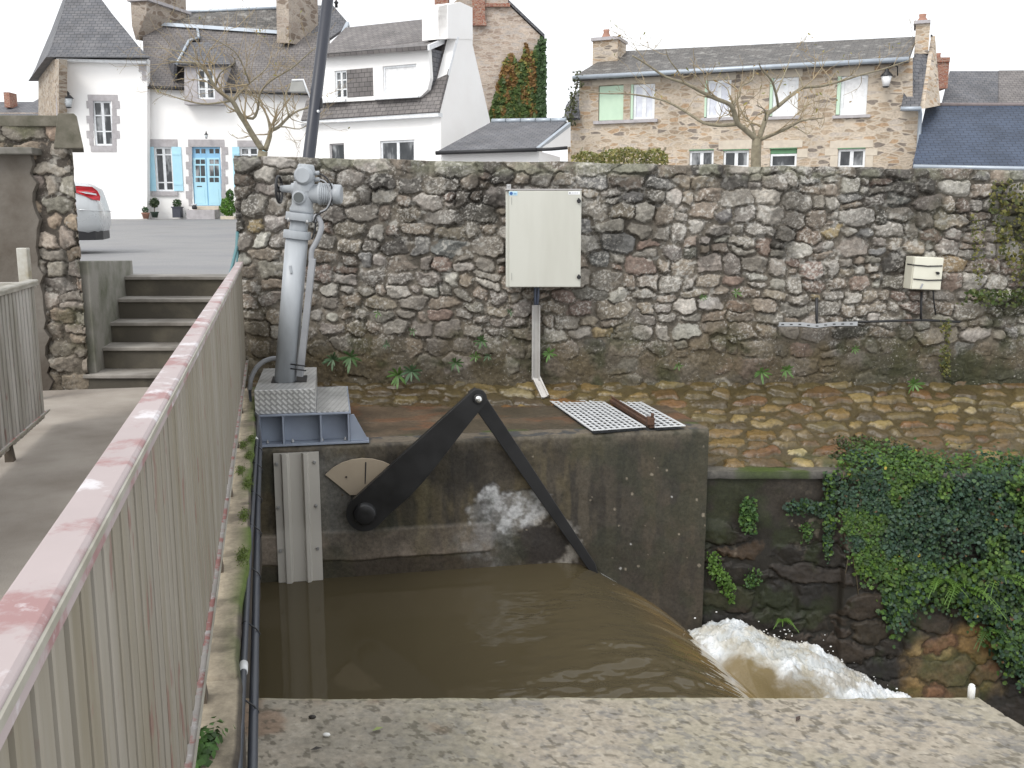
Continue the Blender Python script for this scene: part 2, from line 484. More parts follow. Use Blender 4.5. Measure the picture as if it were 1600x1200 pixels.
# ================================================================== cobbled bank
def build_bank():
    W, H, res = 7.6, 1.06, .008
    p0 = V3((-2.3, 6.80, -.590)); p1 = V3((-2.3, 7.74, -.13))
    Vv = (p1 - p0).normalized(); U = V3((1, 0, 0)); Nn = U.cross(Vv)
    rows = [(.12, .26), (.11, .22), (.1, .24), (.11, .2), (.1, .23), (.11, .25), (.1, .2), (.11, .24), (.12, .22), (.12, .22), (.1, .2)]
    s = stonework(W, H, res, rows, seed=5, p=2.3, warp=.035, prot=.026, gapv=.015, tilt=.2, jit=.6, edge=.024, lowwarp=.05, split=.12)
    gx, gy, idd = s['gx'], s['gy'], s['id']
    fine = fbm(gx, gy, 25, 4, 2) - .5
    st = s['st'] + fine * .008
    mort = .001 + .018 * (fbm(gx, gy, 4, 4, 5) - .45) + .006 * fine
    h = np.maximum(st, mort)
    isst = sst(-.002, .005, st - mort)
    cst = palette(s['rs'], s['n'], [(.24, .155, .065), (.19, .095, .045), (.32, .235, .11), (.155, .115, .06), (.135, .085, .043), (.40, .33, .2), (.08, .06, .04)], [3, 2, 1.6, 3.4, 2.6, .8, 1])
    C = cst[idd] * (.7 + .6 * fbm(gx, gy, 18, 4, 4))[..., None]
    mc = np.array((.088, .066, .034)) * (.6 + .8 * fbm(gx, gy, 5, 4, 7))[..., None]
    C = C * isst[..., None] + mc * (1 - isst[..., None])
    drt = sst(.42, .6, fbm(gx, gy, 1.6, 4, 8))
    C = mixc(C, (.10, .075, .036), drt * .35)
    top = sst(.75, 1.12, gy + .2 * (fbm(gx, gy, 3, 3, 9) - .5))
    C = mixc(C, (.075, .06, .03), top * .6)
    ms = sst(.52, .66, fbm(gx, gy, 4, 4, 10)) * sst(.3, .0, gy)
    C = mixc(C, (.05, .065, .02), ms * .7)
    left = sst(2.6, 1.5, gx + .5 * (fbm(gx, gy, 3, 3, 11) - .5))
    C = mixc(C, (.10, .072, .042), left * .45)
    C = C * np.array((.80, .80, .68)) * (.72 + .5 * fbm(gx, gy, 1.3, 4, 44))[..., None]
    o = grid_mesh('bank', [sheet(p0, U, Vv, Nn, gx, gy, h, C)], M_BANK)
    tag(o, kind='structure')
build_bank()

# ================================================================== concrete abutment of the sluice
BP0 = atZ(405, 700, -.25); BP1 = atZ(1108, 670, -.25)
BF = (BP1 - BP0).normalized(); BN = V3((BF.y, -BF.x, 0))      # along the front edge, outward
BLEN = (BP1 - BP0).length
def blk(px, py, off=0.0):        # a photo point on the front face, pushed out by off metres
    return atP(px, py, BP0 + BN * off, BN)
def blk_uz(px, py):
    p = blk(px, py); return (p - BP0).dot(BF), p.z

def build_abutment():
    root = thing('concrete_abutment', BP0 + BF * 1.5 + V3((0, 0, -1.3)), 'dark stained concrete sluice abutment with a white patch behind the black lever', 'abutment')
    u0, u1, res = -2.4, BLEN, .007
    dtop, rad, down = 1.42, .03, 1.75
    nu = int((u1 - u0) / res); L = dtop + rad * PI / 2 + down; nw = int(L / res)
    gu, gw = np.meshgrid(np.linspace(u0, u1, nu), np.linspace(0, L, nw))
    a = np.clip((gw - dtop) / rad, 0, PI / 2)
    out = np.where(gw < dtop, gw - dtop, 0) + rad * np.sin(a) - rad      # along BN
    zz = -.25 - rad * (1 - np.cos(a)) - np.maximum(0, gw - dtop - rad * PI / 2)
    ontop = sst(.5, .1, a)
    # --- colours
    n1 = fbm(gu, gw, 3.5, 5, 1); n2 = fbm(gu, gw, 14, 4, 2); n3 = fbm(gu * 3, gw * .4, 5, 4, 3); n4 = fbm(gu, gw, 40, 3, 4)
    C = np.ones(gu.shape + (3,)) * np.array((.062, .052, .038))
    C = C * (.55 + .95 * n1)[..., None]
    C = mixc(C, (.032, .028, .023), sst(.5, .66, n3) * .8)
    C = mixc(C, (.105, .085, .048), sst(.55, .68, fbm(gu * 2, gw * .5, 4, 4, 6)) * .6)
    def blob(px, py, rx, ry, seed, wob=.5, sharp=.35):
        u, z = blk_uz(px, py); u2, _ = blk_uz(px + rx, py); _, z2 = blk_uz(px, py + ry)
        d = np.sqrt(((gu - u) / (u2 - u)) ** 2 + ((zz - z) / (z2 - z)) ** 2) + wob * 2 * (fbm(gu, gw, 7, 4, seed) - .5) + .3 * (n4 - .5)
        return sst(1 + sharp / 2, 1 - sharp / 2, d) * (1 - ontop)
    C = mixc(C, (.16, .155, .14), blob(515, 775, 60, 80, 8, .6, .9) * .75)
    C = mixc(C, (.025, .022, .018), blob(690, 735, 130, 28, 19, .9, .8) * .6)
    C = mixc(C, (.12, .10, .05), blob(655, 800, 22, 75, 9, .6, .8) * .6)
    C = mixc(C, (.03, .027, .022), blob(640, 800, 12, 90, 18, .6, .8) * .7)
    # lighter course near the water, with the drowned strip below
    zb0 = blk_uz(600, 826)[1]; zb1 = blk_uz(600, 871)[1]; ur = blk_uz(770, 850)[0]
    wv = .02 * (fbm(gu, gw * 0, 4, 3, 11) - .5)
    bandm = sst(zb0 + .012, zb0 - .012, zz + wv) * sst(zb1 - .008, zb1 + .008, zz + wv * 1.6) * sst(ur + .03, ur - .03, gu)
    C = mixc(C, (.20, .165, .13), bandm * (.35 + .6 * sst(.3, .6, n1)))
    C = mixc(C, (.055, .043, .031), sst(zb1 + .004, zb1 - .03, zz + wv * 1.6) * .8)
    wp = np.maximum(blob(800, 795, 58, 36, 12, .6, .3), blob(752, 795, 25, 10, 13, .5, .6) * .7)
    wp = np.maximum(wp, blob(770, 845, 45, 50, 14, .7, .8) * .3)
    C = mixc(C, (.44, .445, .45), wp * (.25 + .7 * sst(.35, .6, n2)))
    C = mixc(C, (.028, .024, .022), blob(845, 850, 40, 34, 15, .3, .3) * .85)
    C = mixc(C, (.30, .28, .25), (blob(850, 855, 52, 42, 16, .4, .3) - blob(846, 850, 42, 36, 15, .3, .3)).clip(0, 1) * sst(.42, .6, n2) * .8)
    # right-hand end: brown seeps and pale lichen discs
    right = sst(blk_uz(900, 760)[0], blk_uz(1000, 760)[0], gu)
    C = mixc(C, (.036, .032, .026), right * .55 * (1 - ontop))
    C = mixc(C, (.085, .068, .045), right * sst(.5, .72, fbm(gu * 3, gw * .8, 5, 4, 17)) * .35 * (1 - ontop))
    C = mixc(C, (.03, .035, .02), sst(.52, .66, fbm(gu, gw, 3, 4, 61)) * .45 * (1 - ontop))
    rs = np.random.RandomState(4)
    for _ in range(42):
        px = 780 + 325 * rs.rand() ** .6; py = 690 + 210 * rs.rand()
        u, z = blk_uz(px, py); r = .004 + .012 * rs.rand() ** 3
        m = sst(r, r * .6, np.hypot(gu - u, zz - z) + .022 * (n2 - .5) + .008 * (n4 - .5))
        C = mixc(C, (.30, .26, .20) if rs.rand() < .93 else (.55, .55, .53), m * .7 * (1 - ontop))
    # --- the top: damp brown concrete, pale lichened front edge, a joint line
    T = np.ones_like(C) * np.array((.105, .076, .05))
    T = T * (.5 + .95 * fbm(gu, gw, 4, 5, 21))[..., None]
    T = mixc(T, (.16, .075, .038), sst(.56, .68, fbm(gu * .6, gw, 6, 4, 22)) * .55)
    T = mixc(T, (.05, .045, .03), sst(.5, .66, fbm(gu * .7, gw, 3, 4, 23)) * .6)
    edge = sst(dtop - .17, dtop - .13, gw + .015 * (n2 - .5))
    T = mixc(T, (.15, .128, .10), edge * .8)
    T = mixc(T, (.045, .05, .055), edge * sst(.52, .6, fbm(gu, gw, 10, 3, 24)) * .8)
    T = mixc(T, (.055, .075, .022), np.exp(-((gw - dtop + .17) / .03) ** 2) * sst(.4, .6, fbm(gu, gw, 5, 3, 25)) * sst(.8, 1.3, gu))
    C = C * (1 - ontop[..., None]) + T * ontop[..., None]
    lip = sst(.10, .0, np.abs(gw - dtop - .03)) * (1 - ontop)
    C = mixc(C, (.14, .12, .09), lip * .5 * sst(.35, .6, n2))
    # --- relief
    h = .012 * (fbm(gu, gw, 5, 4, 31) - .5) + .006 * (n2 - .5) + bandm * .012 - .01 * wp
    joint = np.exp(-((gw - dtop + .165 + .01 * (fbm(gu, gw * 0, 3, 3, 32) - .5)) / .006) ** 2) * ontop
    crk = np.exp(-((gw - dtop + .62 + .05 * (fbm(gu, gw * 0, 2, 4, 33) - .5)) / .008) ** 2) * ontop
    h = h - .014 * joint - .012 * crk
    C = mixc(C, (.018, .016, .012), np.maximum(joint, crk) * .9)
    Bf, Bn = np.array(BF), np.array(BN)
    nz = ontop
    P = np.array(BP0) + gu[..., None] * Bf + (out + h * (1 - nz))[..., None] * Bn
    P[..., 2] = zz + h * nz
    grid_mesh('facing', [(P, C)], M_WETC, root)
    mb = MB()
    q = [BP0 + BF * a - BN * b for a, b in ((-2.3, .05), (BLEN - .012, .05), (BLEN - .012, 1.35), (-2.3, 1.35))]
    mb.prism([V3((p.x, p.y, -.29)) for p in q], (0, 0, -2.3))
    mb.prism([BP0 + BF * (BLEN - .02) - BN * .004 + V3((0, 0, -.03)), BP0 + BF * (BLEN - .003) - BN * .006 + V3((0, 0, -.034)), BP0 + BF * (BLEN - .003) - BN * 1.2 + V3((0, 0, -.034)), BP0 + BF * (BLEN - .02) - BN * 1.2 + V3((0, 0, -.03))], (0, 0, -2.2))
    mb.build('core', simple('abutment core', (.05, .044, .034), .8), root)
build_abutment()

# ================================================================== retaining wall downstream, right
RY = 6.70
def build_retaining():
    x0, x1, res = 1.25, 5.4, .007
    ztop, zbot = -.575, -3.0
    W, H = x1 - x0, ztop - zbot
    rows = [(.2, .36)] * 5 + [(.17, .32), (.16, .34), (.19, .4), (.2, .45), (.18, .6), (.3, 1.6)]
    s = stonework(W, H, res, rows, seed=23, warp=.05, prot=.026, gapv=.008, tilt=.2, jit=.6, lowwarp=.06)
    gx, gy, idd = s['gx'], s['gy'], s['id']
    fine = fbm(gx, gy, 22, 4, 2) - .5
    plain = sst(H - .42, H - .30, gy + .15 * (fbm(gx, gy, 2, 3, 3) - .5))
    st = s['st'] * (1 - plain) + fine * .014
    mort = .006 + .02 * (fbm(gx, gy, 6, 3, 5) - .4)
    h = np.maximum(st, mort)
    isst = sst(-.002, .005, st - mort)
    cst = palette(s['rs'], s['n'], [(.034, .028, .022), (.045, .034, .024), (.026, .023, .020), (.06, .04, .025)], [4, 2, 3, .5])
    C = cst[idd] * (.6 + .8 * fbm(gx, gy, 16, 4, 4))[..., None]
    C = C * isst[..., None] + np.array((.025, .022, .017)) * (1 - isst[..., None])
    # ochre stones bare of ivy, lower right
    def pxz(px, py):
        p = atY(px, py, RY); return p.x - x0, p.z - zbot
    cx, cz = pxz(1480, 1040); rx = pxz(1560, 1040)[0] - cx; rz = cz - pxz(1480, 1110)[1]
    oc = sst(1.1, .8, np.hypot((gx - cx) / rx, (gy - cz) / rz) + .7 * (fbm(gx, gy, 5, 3, 6) - .5))
    oc_st = palette(s['rs'], s['n'], [(.19, .125, .05), (.15, .085, .045), (.22, .16, .07), (.12, .09, .045)], [3, 2, 2, 2])
    C = C * (1 - oc[..., None]) + (oc_st[idd] * (.6 + .7 * fbm(gx, gy, 16, 4, 4))[..., None] * (.55 + .45 * isst[..., None])) * oc[..., None]
    pl = np.array((.042, .035, .027)) * (.5 + 1.0 * fbm(gx, gy, 4, 5, 7))[..., None]
    C = C * (1 - plain[..., None]) + pl * plain[..., None]
    lic = sst(.6, .68, fbm(gx, gy, 24, 3, 8)) * sst(.45, .6, fbm(gx, gy, 3, 3, 9)) * np.exp(-((gy - H + .42) / .2) ** 2)
    C = mixc(C, (.30, .26, .2), lic * .8)
    gr = sst(.52, .66, fbm(gx, gy, 4, 4, 10))
    C = mixc(C, (.03, .045, .012), gr * .5)
    cop = sst(H - .035, H - .02, gy)
    C = mixc(C, (.16, .15, .13), cop * .7)
    pil = sst(pxz(1312, 900)[0] - .015, pxz(1312, 900)[0] + .015, gx)
    h = h + pil * .05
    C = mixc(C, (.19, .16, .12), np.exp(-((gx - pxz(1316, 800)[0]) / .03) ** 2) * sst(H - .75, H - .2, gy) * sst(.35, .5, fbm(gx, gy, 8, 3, 12)) * .8)
    C = C * (.72 + .28 * np.maximum(oc, cop))[..., None]
    P1 = sheet((x0, RY, zbot), (1, 0, 0), (0, 0, 1), (0, -1, 0), gx, gy, h, C)
    # flat ledge on top, running back under the cobbles
    gx2, gd = np.meshgrid(np.linspace(0, W, 520), np.linspace(0, .22, 24))
    hh = .01 * (fbm(gx2, gd, 9, 3, 13) - .5)
    C2 = np.ones(gx2.shape + (3,)) * np.array((.15, .14, .12)) * (.5 + .8 * fbm(gx2, gd, 7, 4, 14))[..., None]
    C2 = mixc(C2, (.06, .085, .02), sst(.46, .6, fbm(gx2, gd, 4, 3, 15)) * sst(.2, .5, gx2))
    C2 = mixc(C2, (.07, .055, .03), sst(.08, .18, gd) * .6)
    P2 = sheet((x0, RY - .035, ztop), (1, 0, 0), (0, 1, 0), (0, 0, 1), gx2, gd, hh, C2)
    pl2 = sst(pxz(1312, 900)[0] - .015, pxz(1312, 900)[0] + .015, gx2)
    P2[0][..., 1] -= .06 * pl2 * (1 - gd / .22)
    P2[0][0, :, 2] -= .05
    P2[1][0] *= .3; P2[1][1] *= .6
    o = grid_mesh('retaining_wall', [P1, P2], M_WETC)
    tag(o, 'low black wet retaining wall at the foot of the cobbled bank, partly under ivy', 'wall')
build_retaining()

# ================================================================== footbridge deck, kerb, concrete slab
M_DECK = simple('worn deck asphalt', (.34, .305, .265), .85, col2=(.22, .19, .16), sc=2.2, bmp=.5, bd=.006, bsc=120, det=8)
mb = MB()
mb.prism([bp(-4.6, -1.5, -.015), bp(-.22, -1.5, -.015), bp(-.22, 7.4, -.015), bp(-4.6, 7.6, -.015)], (0, 0, -.3))
tag(mb.build('path', M_DECK, bevel=0), kind='structure')
def kerb():
    a0, a1 = -.30, -.137
    t0, t1, res = -.8, 7.2, .008
    L = (a1 - a0) + .02 + .8
    gt, gw = np.meshgrid(np.linspace(t0, t1, int((t1 - t0) / res)), np.linspace(0, L, int(L / res)))
    wd = a1 - a0; r = .015
    an = np.clip((gw - wd) / r, 0, PI / 2)
    a = np.where(gw < wd, a0 + gw, a1) + r * np.sin(an)
    z = -.005 - r * (1 - np.cos(an)) - np.maximum(0, gw - wd - r * PI / 2)
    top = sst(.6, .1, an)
    n2 = fbm(gt, gw, 14, 4, 3)
    rag = .035 * (fbm(gt, gt * 0, 3, 4, 5) - .5)
    a = a + rag * sst(.0, wd, gw)
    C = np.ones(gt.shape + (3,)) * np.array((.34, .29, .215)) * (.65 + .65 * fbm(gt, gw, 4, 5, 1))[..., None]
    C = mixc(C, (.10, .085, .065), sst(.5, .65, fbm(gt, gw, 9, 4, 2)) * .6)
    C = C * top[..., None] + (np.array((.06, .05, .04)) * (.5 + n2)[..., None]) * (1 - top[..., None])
    ms = np.exp(-((gw - wd - .01) / .035) ** 2) * sst(.4, .55, fbm(gt, gw, 3.5, 4, 7)) * sst(2.2, 3.4, gt)
    C = mixc(C, (.085, .13, .02), ms * .85)
    jn = np.exp(-((np.mod(gt, 1.02) - .5) / .008) ** 2)
    h = .006 * (n2 - .5) - .012 * jn
    R_, B_ = np.array(RD), np.array(BD)
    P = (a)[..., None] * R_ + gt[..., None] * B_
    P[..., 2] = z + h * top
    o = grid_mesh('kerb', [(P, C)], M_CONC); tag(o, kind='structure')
kerb()
mb = MB(); mb.prism([bp(-2.7, -1.5, -.32), bp(-.16, -1.5, -.32), bp(-.16, 6.2, -.32), bp(-2.7, 6.2, -.32)], (0, 0, -.42))
tag(mb.build('bridge_beam', simple('beam concrete', (.09, .08, .065), .85)), 'dark concrete beam carrying the footbridge deck over the water', 'beam')

SZ = -.25
def slab():
    P0 = atZ(384, 1088, SZ); P1 = atZ(1522, 1086, SZ); P2 = atZ(1600, 1136, SZ)
    ed = (P2 - P1).normalized()
    Fd = (P1 - P0).normalized()
    gx, gy = np.meshgrid(np.linspace(-.2, (P1 - P0).length, 800), np.linspace(0, 2.2, 480))
    n = fbm(gx, gy, 3, 5, 1)
    C = np.ones(gx.shape + (3,)) * np.array((.315, .278, .222)) * (.78 + .42 * fbm(gx, gy, 9, 6, 2, .7))[..., None]
    C = mixc(C, (.27, .25, .185), sst(.42, .68, n) * .55)
    C = mixc(C, (.44, .41, .35), sst(.54, .70, fbm(gx, gy, 40, 4, 3)) * .22)
    C = mixc(C, (.20, .185, .15), sst(.46, .72, fbm(gx, gy, 2.4, 6, 13, .68)) * .6)
    sp = sst(.60, .645, fbm(gx * 1, gy * 1.3, 15, 4, 4, .6)) * sst(.1, 1.6, gx + .9 * fbm(gx, gy, 2, 3, 5))
    C = mixc(C, (.15, .15, .15), sp * .34)
    C = mixc(C, (.13, .13, .13), sst(.60, .66, fbm(gx, gy * 1.3, 38, 3, 15)) * sst(.3, 1.8, gx + .9 * fbm(gx, gy, 2, 3, 5)) * .55)
    C = mixc(C, (.20, .11, .06), sst(.58, .7, fbm(gx, gy, 4, 4, 6)) * sst(1.2, .2, gx) * .55)
    C = mixc(C, (.08, .07, .05), sst(.64, .69, fbm(gx, gy, 46, 3, 7)) * .6)
    C = mixc(C, (.40, .40, .2), sst(.035, .0, gy) * .35)
    h = .007 * (fbm(gx, gy, 10, 5, 8) - .5) - .006 * sp * .5
    Pl = np.array(P0) + gx[..., None] * np.array(Fd)
    skew = ed - Fd * 0
    # rows run towards the camera; the right edge follows the slab's skewed end
    fr = (gx / (P1 - P0).length).clip(0, 1)
    dirs = (1 - fr)[..., None] * np.array((BD * -1)) + fr[..., None] * np.array(ed)
    dirs /= np.linalg.norm(dirs, axis=-1, keepdims=True)
    P = Pl + gy[..., None] * dirs
    P[..., 2] = SZ + h - .02 * sst(.02, 0, gy) ** 2
    # front drop and right drop
    P = np.pad(P, ((1, 0), (0, 1), (0, 0)), 'edge'); C = np.pad(C, ((1, 0), (0, 1), (0, 0)), 'edge')
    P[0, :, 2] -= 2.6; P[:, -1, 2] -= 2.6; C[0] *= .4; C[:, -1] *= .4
    o = grid_mesh('concrete_slab', [(P, C)], M_CONC)
    tag(o, 'pale rough concrete slab beside the water, speckled with grey lichen', 'slab')
slab()

# ================================================================== brown water
def crest_frame():
    c0 = blk(938, 902)
    return c0
CR = crest_frame(); WZ = -1.165
def water():
    m, t, b = nt('brown river water')
    co = coords(t)
    a = N(t, 'ShaderNodeVertexColor', layer_name='Col'); t.links.new(a.outputs[0], b.inputs['Base Color'])
    b.inputs['Roughness'].default_value = .03; b.inputs['IOR'].default_value = 1.33
    b.inputs['Specular IOR Level'].default_value = .5
    n1 = noise_n(t, co, 9, 4)
    bump(t, b, n1, .03, .02)
    # grid along the bridge direction (t) and downstream (s)
    s1 = np.concatenate([np.linspace(-3.6, -1.9, 60), np.linspace(-1.88, 1.0, 420)])
    gs, gt = np.meshgrid(s1, np.linspace(-4.6, .22, 420))
    q = np.maximum(0, gs + .36)
    z = WZ - .64 * q ** 2 / (1 + .15 * q)
    flow = sst(-1.5, -.3, gs + 1.0 * (fbm(gs, gt, 1.3, 3, 1) - .5)) * sst(-.1, -1.2, gt) * (.25 + .75 * sst(.4, .6, fbm(gs * .5, gt, 2.2, 3, 41)))
    calm = .0010 * (fbm(gs * .6, gt, 4.5, 3, 2) - .5)
    rip = .030 * (fbm(gs * .45, gt, 6, 3, 3) - .5) + .012 * (fbm(gs * .5, gt * 1.2, 17, 3, 4) - .5)
    streak = .007 * (fbm(gs * .35, gt, 12, 3, 5) - .5) * sst(-.2, .3, gs) + .02 * (fbm(gs * .3, gt, 3, 3, 6) - .5) * sst(-.3, .5, gs)
    z = z + calm + 2.3 * rip * flow * sst(.5, -.1, gs) + streak
    z = z - .06 * np.exp(-((gt + .0) / .15) ** 2) * sst(-.2, .3, gs)
    C = np.ones(gs.shape + (3,)) * np.array((.074, .060, .034))
    thin = sst(-.15, .55, gs)
    C = mixc(C, (.34, .215, .07), thin * (.5 + .5 * sst(.35, .65, fbm(gs * .3, gt, 8, 4, 7))) * .75)
    C = mixc(C, (.32, .29, .22), thin * sst(.58, .68, fbm(gs * .22, gt, 14, 3, 8)) * .5)
    fo = np.exp(-((gt - .02) / .07) ** 2) * sst(-.15, .05, gs) * sst(.4, .55, fbm(gs, gt, 12, 3, 9))
    C = mixc(C, (.7, .72, .72), fo * .9)
    P = np.array((CR.x, CR.y, 0)) + gs[..., None] * np.array(RD) + gt[..., None] * np.array(BD)
    P[..., 2] = z
    o = grid_mesh('water', [(P, C)], m, origin=V3((0, 4, WZ)))
    tag(o, kind='structure')
    # foot of the fall and the rapids
    m2, t2, b2 = nt('white water')
    a2 = N(t2, 'ShaderNodeVertexColor', layer_name='Col'); t2.links.new(a2.outputs[0], b2.inputs['Base Color'])
    b2.inputs['Roughness'].default_value = .35
    b2.inputs['Subsurface Weight'].default_value = .0
    bump(t2, b2, noise_n(t2, coords(t2), 34, 6, .7), .6, .015)
    gs, gt = np.meshgrid(np.linspace(.1, 4.2, 760), np.linspace(-3.2, .55, 620))
    tw = (RY - .03 - CR.y - .2434 * gs) / .97                     # where the far wall stands
    ztop = np.interp(gs, [0, .5, .94, 1.5, 2.1, 2.8, 4.2], [-1.82, -1.74, -1.66, -1.84, -2.22, -2.5, -2.7])
    dd = tw - gt + .12 * (fbm(gs, gt, 2.2, 3, 10) - .5)            # distance from the wall
    wid = np.interp(gs, [0, 1, 2.2, 4], [.50, .42, .30, .2])
    ridge = np.exp(-(np.maximum(0, dd - .10) / wid) ** 2)
    z = ztop - .46 * (1 - ridge) - .10 * sst(.12, -.1, dd)
    lump = fbm(gs * .6, gt, 4.5, 4, 11, .55); fl = fbm(gs * .5, gt * 1.3, 17, 5, 12, .7)
    fm = sst(.36, .80, ridge + .7 * (lump - .5) + .4 * (fl - .5))
    z = z + fm * (.14 * (lump - .5) + .10 * (fl - .5) + .035 * (fbm(gs * .8, gt, 46, 3, 16, .7) - .5)) + .03 * (fbm(gs * .5, gt, 3, 3, 13) - .5)
    C = np.ones(gs.shape + (3,)) * np.array((.17, .125, .05)) * (.7 + .6 * fbm(gs * .4, gt, 5, 3, 14))[..., None]
    C = mixc(C, (.76, .79, .81), fm * (.35 + .65 * sst(.36, .58, fbm(gs * .45, gt, 11, 5, 15, .68))))
    C = mixc(C, (.46, .43, .34), fm * sst(.54, .38, lump) * .6)
    C = mixc(C, (.50, .54, .56), fm * sst(.52, .4, fl) * .6)
    P = np.array((CR.x, CR.y, 0)) + gs[..., None] * np.array(RD) + gt[..., None] * np.array(BD)
    P[..., 2] = z
    o = grid_mesh('rapids', [(P, C)], m2, origin=V3((1.8, 5.5, -2)))
    tag(o, 'white foaming water boiling below the spill along the black wall', 'white water', kind='stuff')
    # thrown drops
    mb = MB(); rs = random.Random(5)
    for _ in range(150):
        s = .35 + 2.1 * rs.random(); tt = (RY - .03 - CR.y - .2434 * s) / .97 - .1 - abs(rs.gauss(0, .22))
        zz = float(np.interp(s, [0, .5, .94, 1.5, 2.1, 2.8], [-1.82, -1.74, -1.66, -1.84, -2.22, -2.5])) - .02 + abs(rs.gauss(0, .06))
        p = V3((CR.x, CR.y, 0)) + RD * s + BD * tt; p.z = zz
        if p.y > RY - .07: continue
        mb.ball(p, 0.002 + .004 * rs.random() ** 2, 6, 4, sq=(1.5, 1, 1))
    o = mb.build('spray', simple('spray drops', (.85, .86, .86), .3, bmp=0), uv=False, recalc=False)
    tag(o, 'white drops thrown up above the foaming water', 'spray', kind='stuff')
water()

# ================================================================== left stone pier with rendered panel
M_RENDER = simple('old cement render', (.165, .15, .13), .9, col2=(.085, .07, .055), sc=2.6, lo=.35, hi=.68, bmp=.5, bd=.008, bsc=40, det=8)
PY = 7.38
PD = V3((-.395, .919, 0)).normalized(); PN = V3((PD.y, -PD.x, 0))
def pier():
    root = thing('stone_pier', (-4.2, PY, -.05), 'tall rubble stone pier with a rendered panel and sloping coping left of the steps', 'pier')
    xr = atY(125.5, 400, PY).x; xl = -5.6
    zt = atY(100, 182, PY).z
    W, H, res = xr - xl, zt + .12, .006
    rows = [(.14, .22), (.13, .2), (.11, .2), (.14, .24), (.12, .2), (.13, .2), (.11, .22), (.14, .2), (.1, .22), (.13, .2), (.11, .22), (.15, .22), (.15, .2), (.1, .3), (.12, .3), (.16, .32)]
    def one(W, seed, dark):
        s = stonework(W, H, res, rows, seed=seed, warp=.026, p=2.9, prot=.032, gapv=.009, tilt=.3, jit=.5, edge=.018, facet=.7, split=.3, lowwarp=.03)
        gx, gy, idd = s['gx'], s['gy'], s['id']
        fine = fbm(gx, gy, 30, 4, 2) - .5
        st = s['st'] + fine * .012; mort = -.004 + .018 * (fbm(gx, gy, 7, 3, 5) - .45)
        h = np.maximum(st, mort); isst = sst(-.002, .005, st - mort)
        cst = palette(s['rs'], s['n'], [(.30, .26, .22), (.26, .21, .16), (.22, .2, .17), (.34, .31, .27)], [3, 3, 2, 1])
        C = cst[idd] * (.75 + .5 * fbm(gx, gy, 22, 4, 4))[..., None]
        C = C * isst[..., None] + np.array((.07, .06, .05)) * (1 - isst[..., None])
        li = sst(.56, .66, fbm(gx, gy, 26, 4, 12)) * sst(.42, .58, fbm(gx, gy, 3.2, 3, 13))
        C = mixc(C, (.42, .40, .36), li * .6)
        C = mixc(C, (.07, .075, .03), sst(.5, .66, fbm(gx, gy, 4, 4, 18)) * .55)
        C = mixc(C, (.03, .028, .024), sst(.54, .68, fbm(gx * 1.5, gy * .6, 4, 4, 19)) * .6)
        C = mixc(C, (.14, .12, .09), sst(.75, .35, gy) * .5)
        return gx, gy, h, C
    gx, gy, h, C = one(W, 31, 0)
    A = sheet((xl, PY, -.12), (1, 0, 0), (0, 0, 1), (0, -1, 0), gx, gy, h, C)
    gx, gy, h, C = one(.52, 37, 0)
    Bq = sheet((xr - .02, PY - .02, -.12), tuple(PD), (0, 0, 1), tuple(PN), gx, gy, h * .6, C)
    grid_mesh('masonry', [A, Bq], M_RUBBLE, root)
    mb = MB()          # core and top
    mb.prism([(xl, PY + .03, -.12), (xr - .04, PY + .03, -.12), (xr - .04, PY + .03, zt - .01), (xl, PY + .03, zt - .01)], PD * .47)
    mb.build('core', M_RENDER, root)
    # rendered panel, set proud of the stones, with a drip ledge
    px1 = atY(67, 400, PY).x; pz1 = atY(30, 243, PY).z
    n = 26; rnd = random.Random(8)
    edge = [(px1 + .05 * (rnd.random() - .5), PY - .055, -.1 + (pz1 + .1) * i / n) for i in range(n + 1)]
    mb = MB(); mb.prism([(xl, PY - .055, -.1)] + edge + [(xl, PY - .055, pz1)], (0, .05, 0))
    mb.build('rendered_panel', M_RENDER, root)
    mb = MB(); mb.box((xl / 2 + px1 / 2 + .03, PY - .08, pz1 + .025), (px1 - xl + .06, .16, .05))
    mb.build('ledge', simple('ledge slate', (.17, .16, .145), .85, col2=(.09, .09, .07), sc=9), root, bevel=.008)
    # weathered coping with a slanting end
    a = atY(117, 180, PY - .04); b_ = atY(129, 232, PY - .04)
    cz = atY(30, 198, PY).z
    mb = MB()
    mb.prism([(xl, PY - .03, cz), (a.x - .02, PY - .03, cz), (a.x + .0, PY - .03, a.z), (xl, PY - .03, a.z + .004)], PD * .52)
    mb.prism([(a.x - .17, PY - .055, b_.z), (b_.x + .015, PY - .055, b_.z), (a.x + .02, PY - .055, a.z - .01), (a.x - .0, PY - .055, a.z + .012), (a.x - .12, PY - .055, a.z + .012)], PD * .5)
    mb.build('coping', simple('coping granite', (.17, .155, .125), .9, col2=(.075, .072, .05), sc=7, bmp=.6, bd=.01, bsc=30, det=8), root, bevel=.006)
pier()

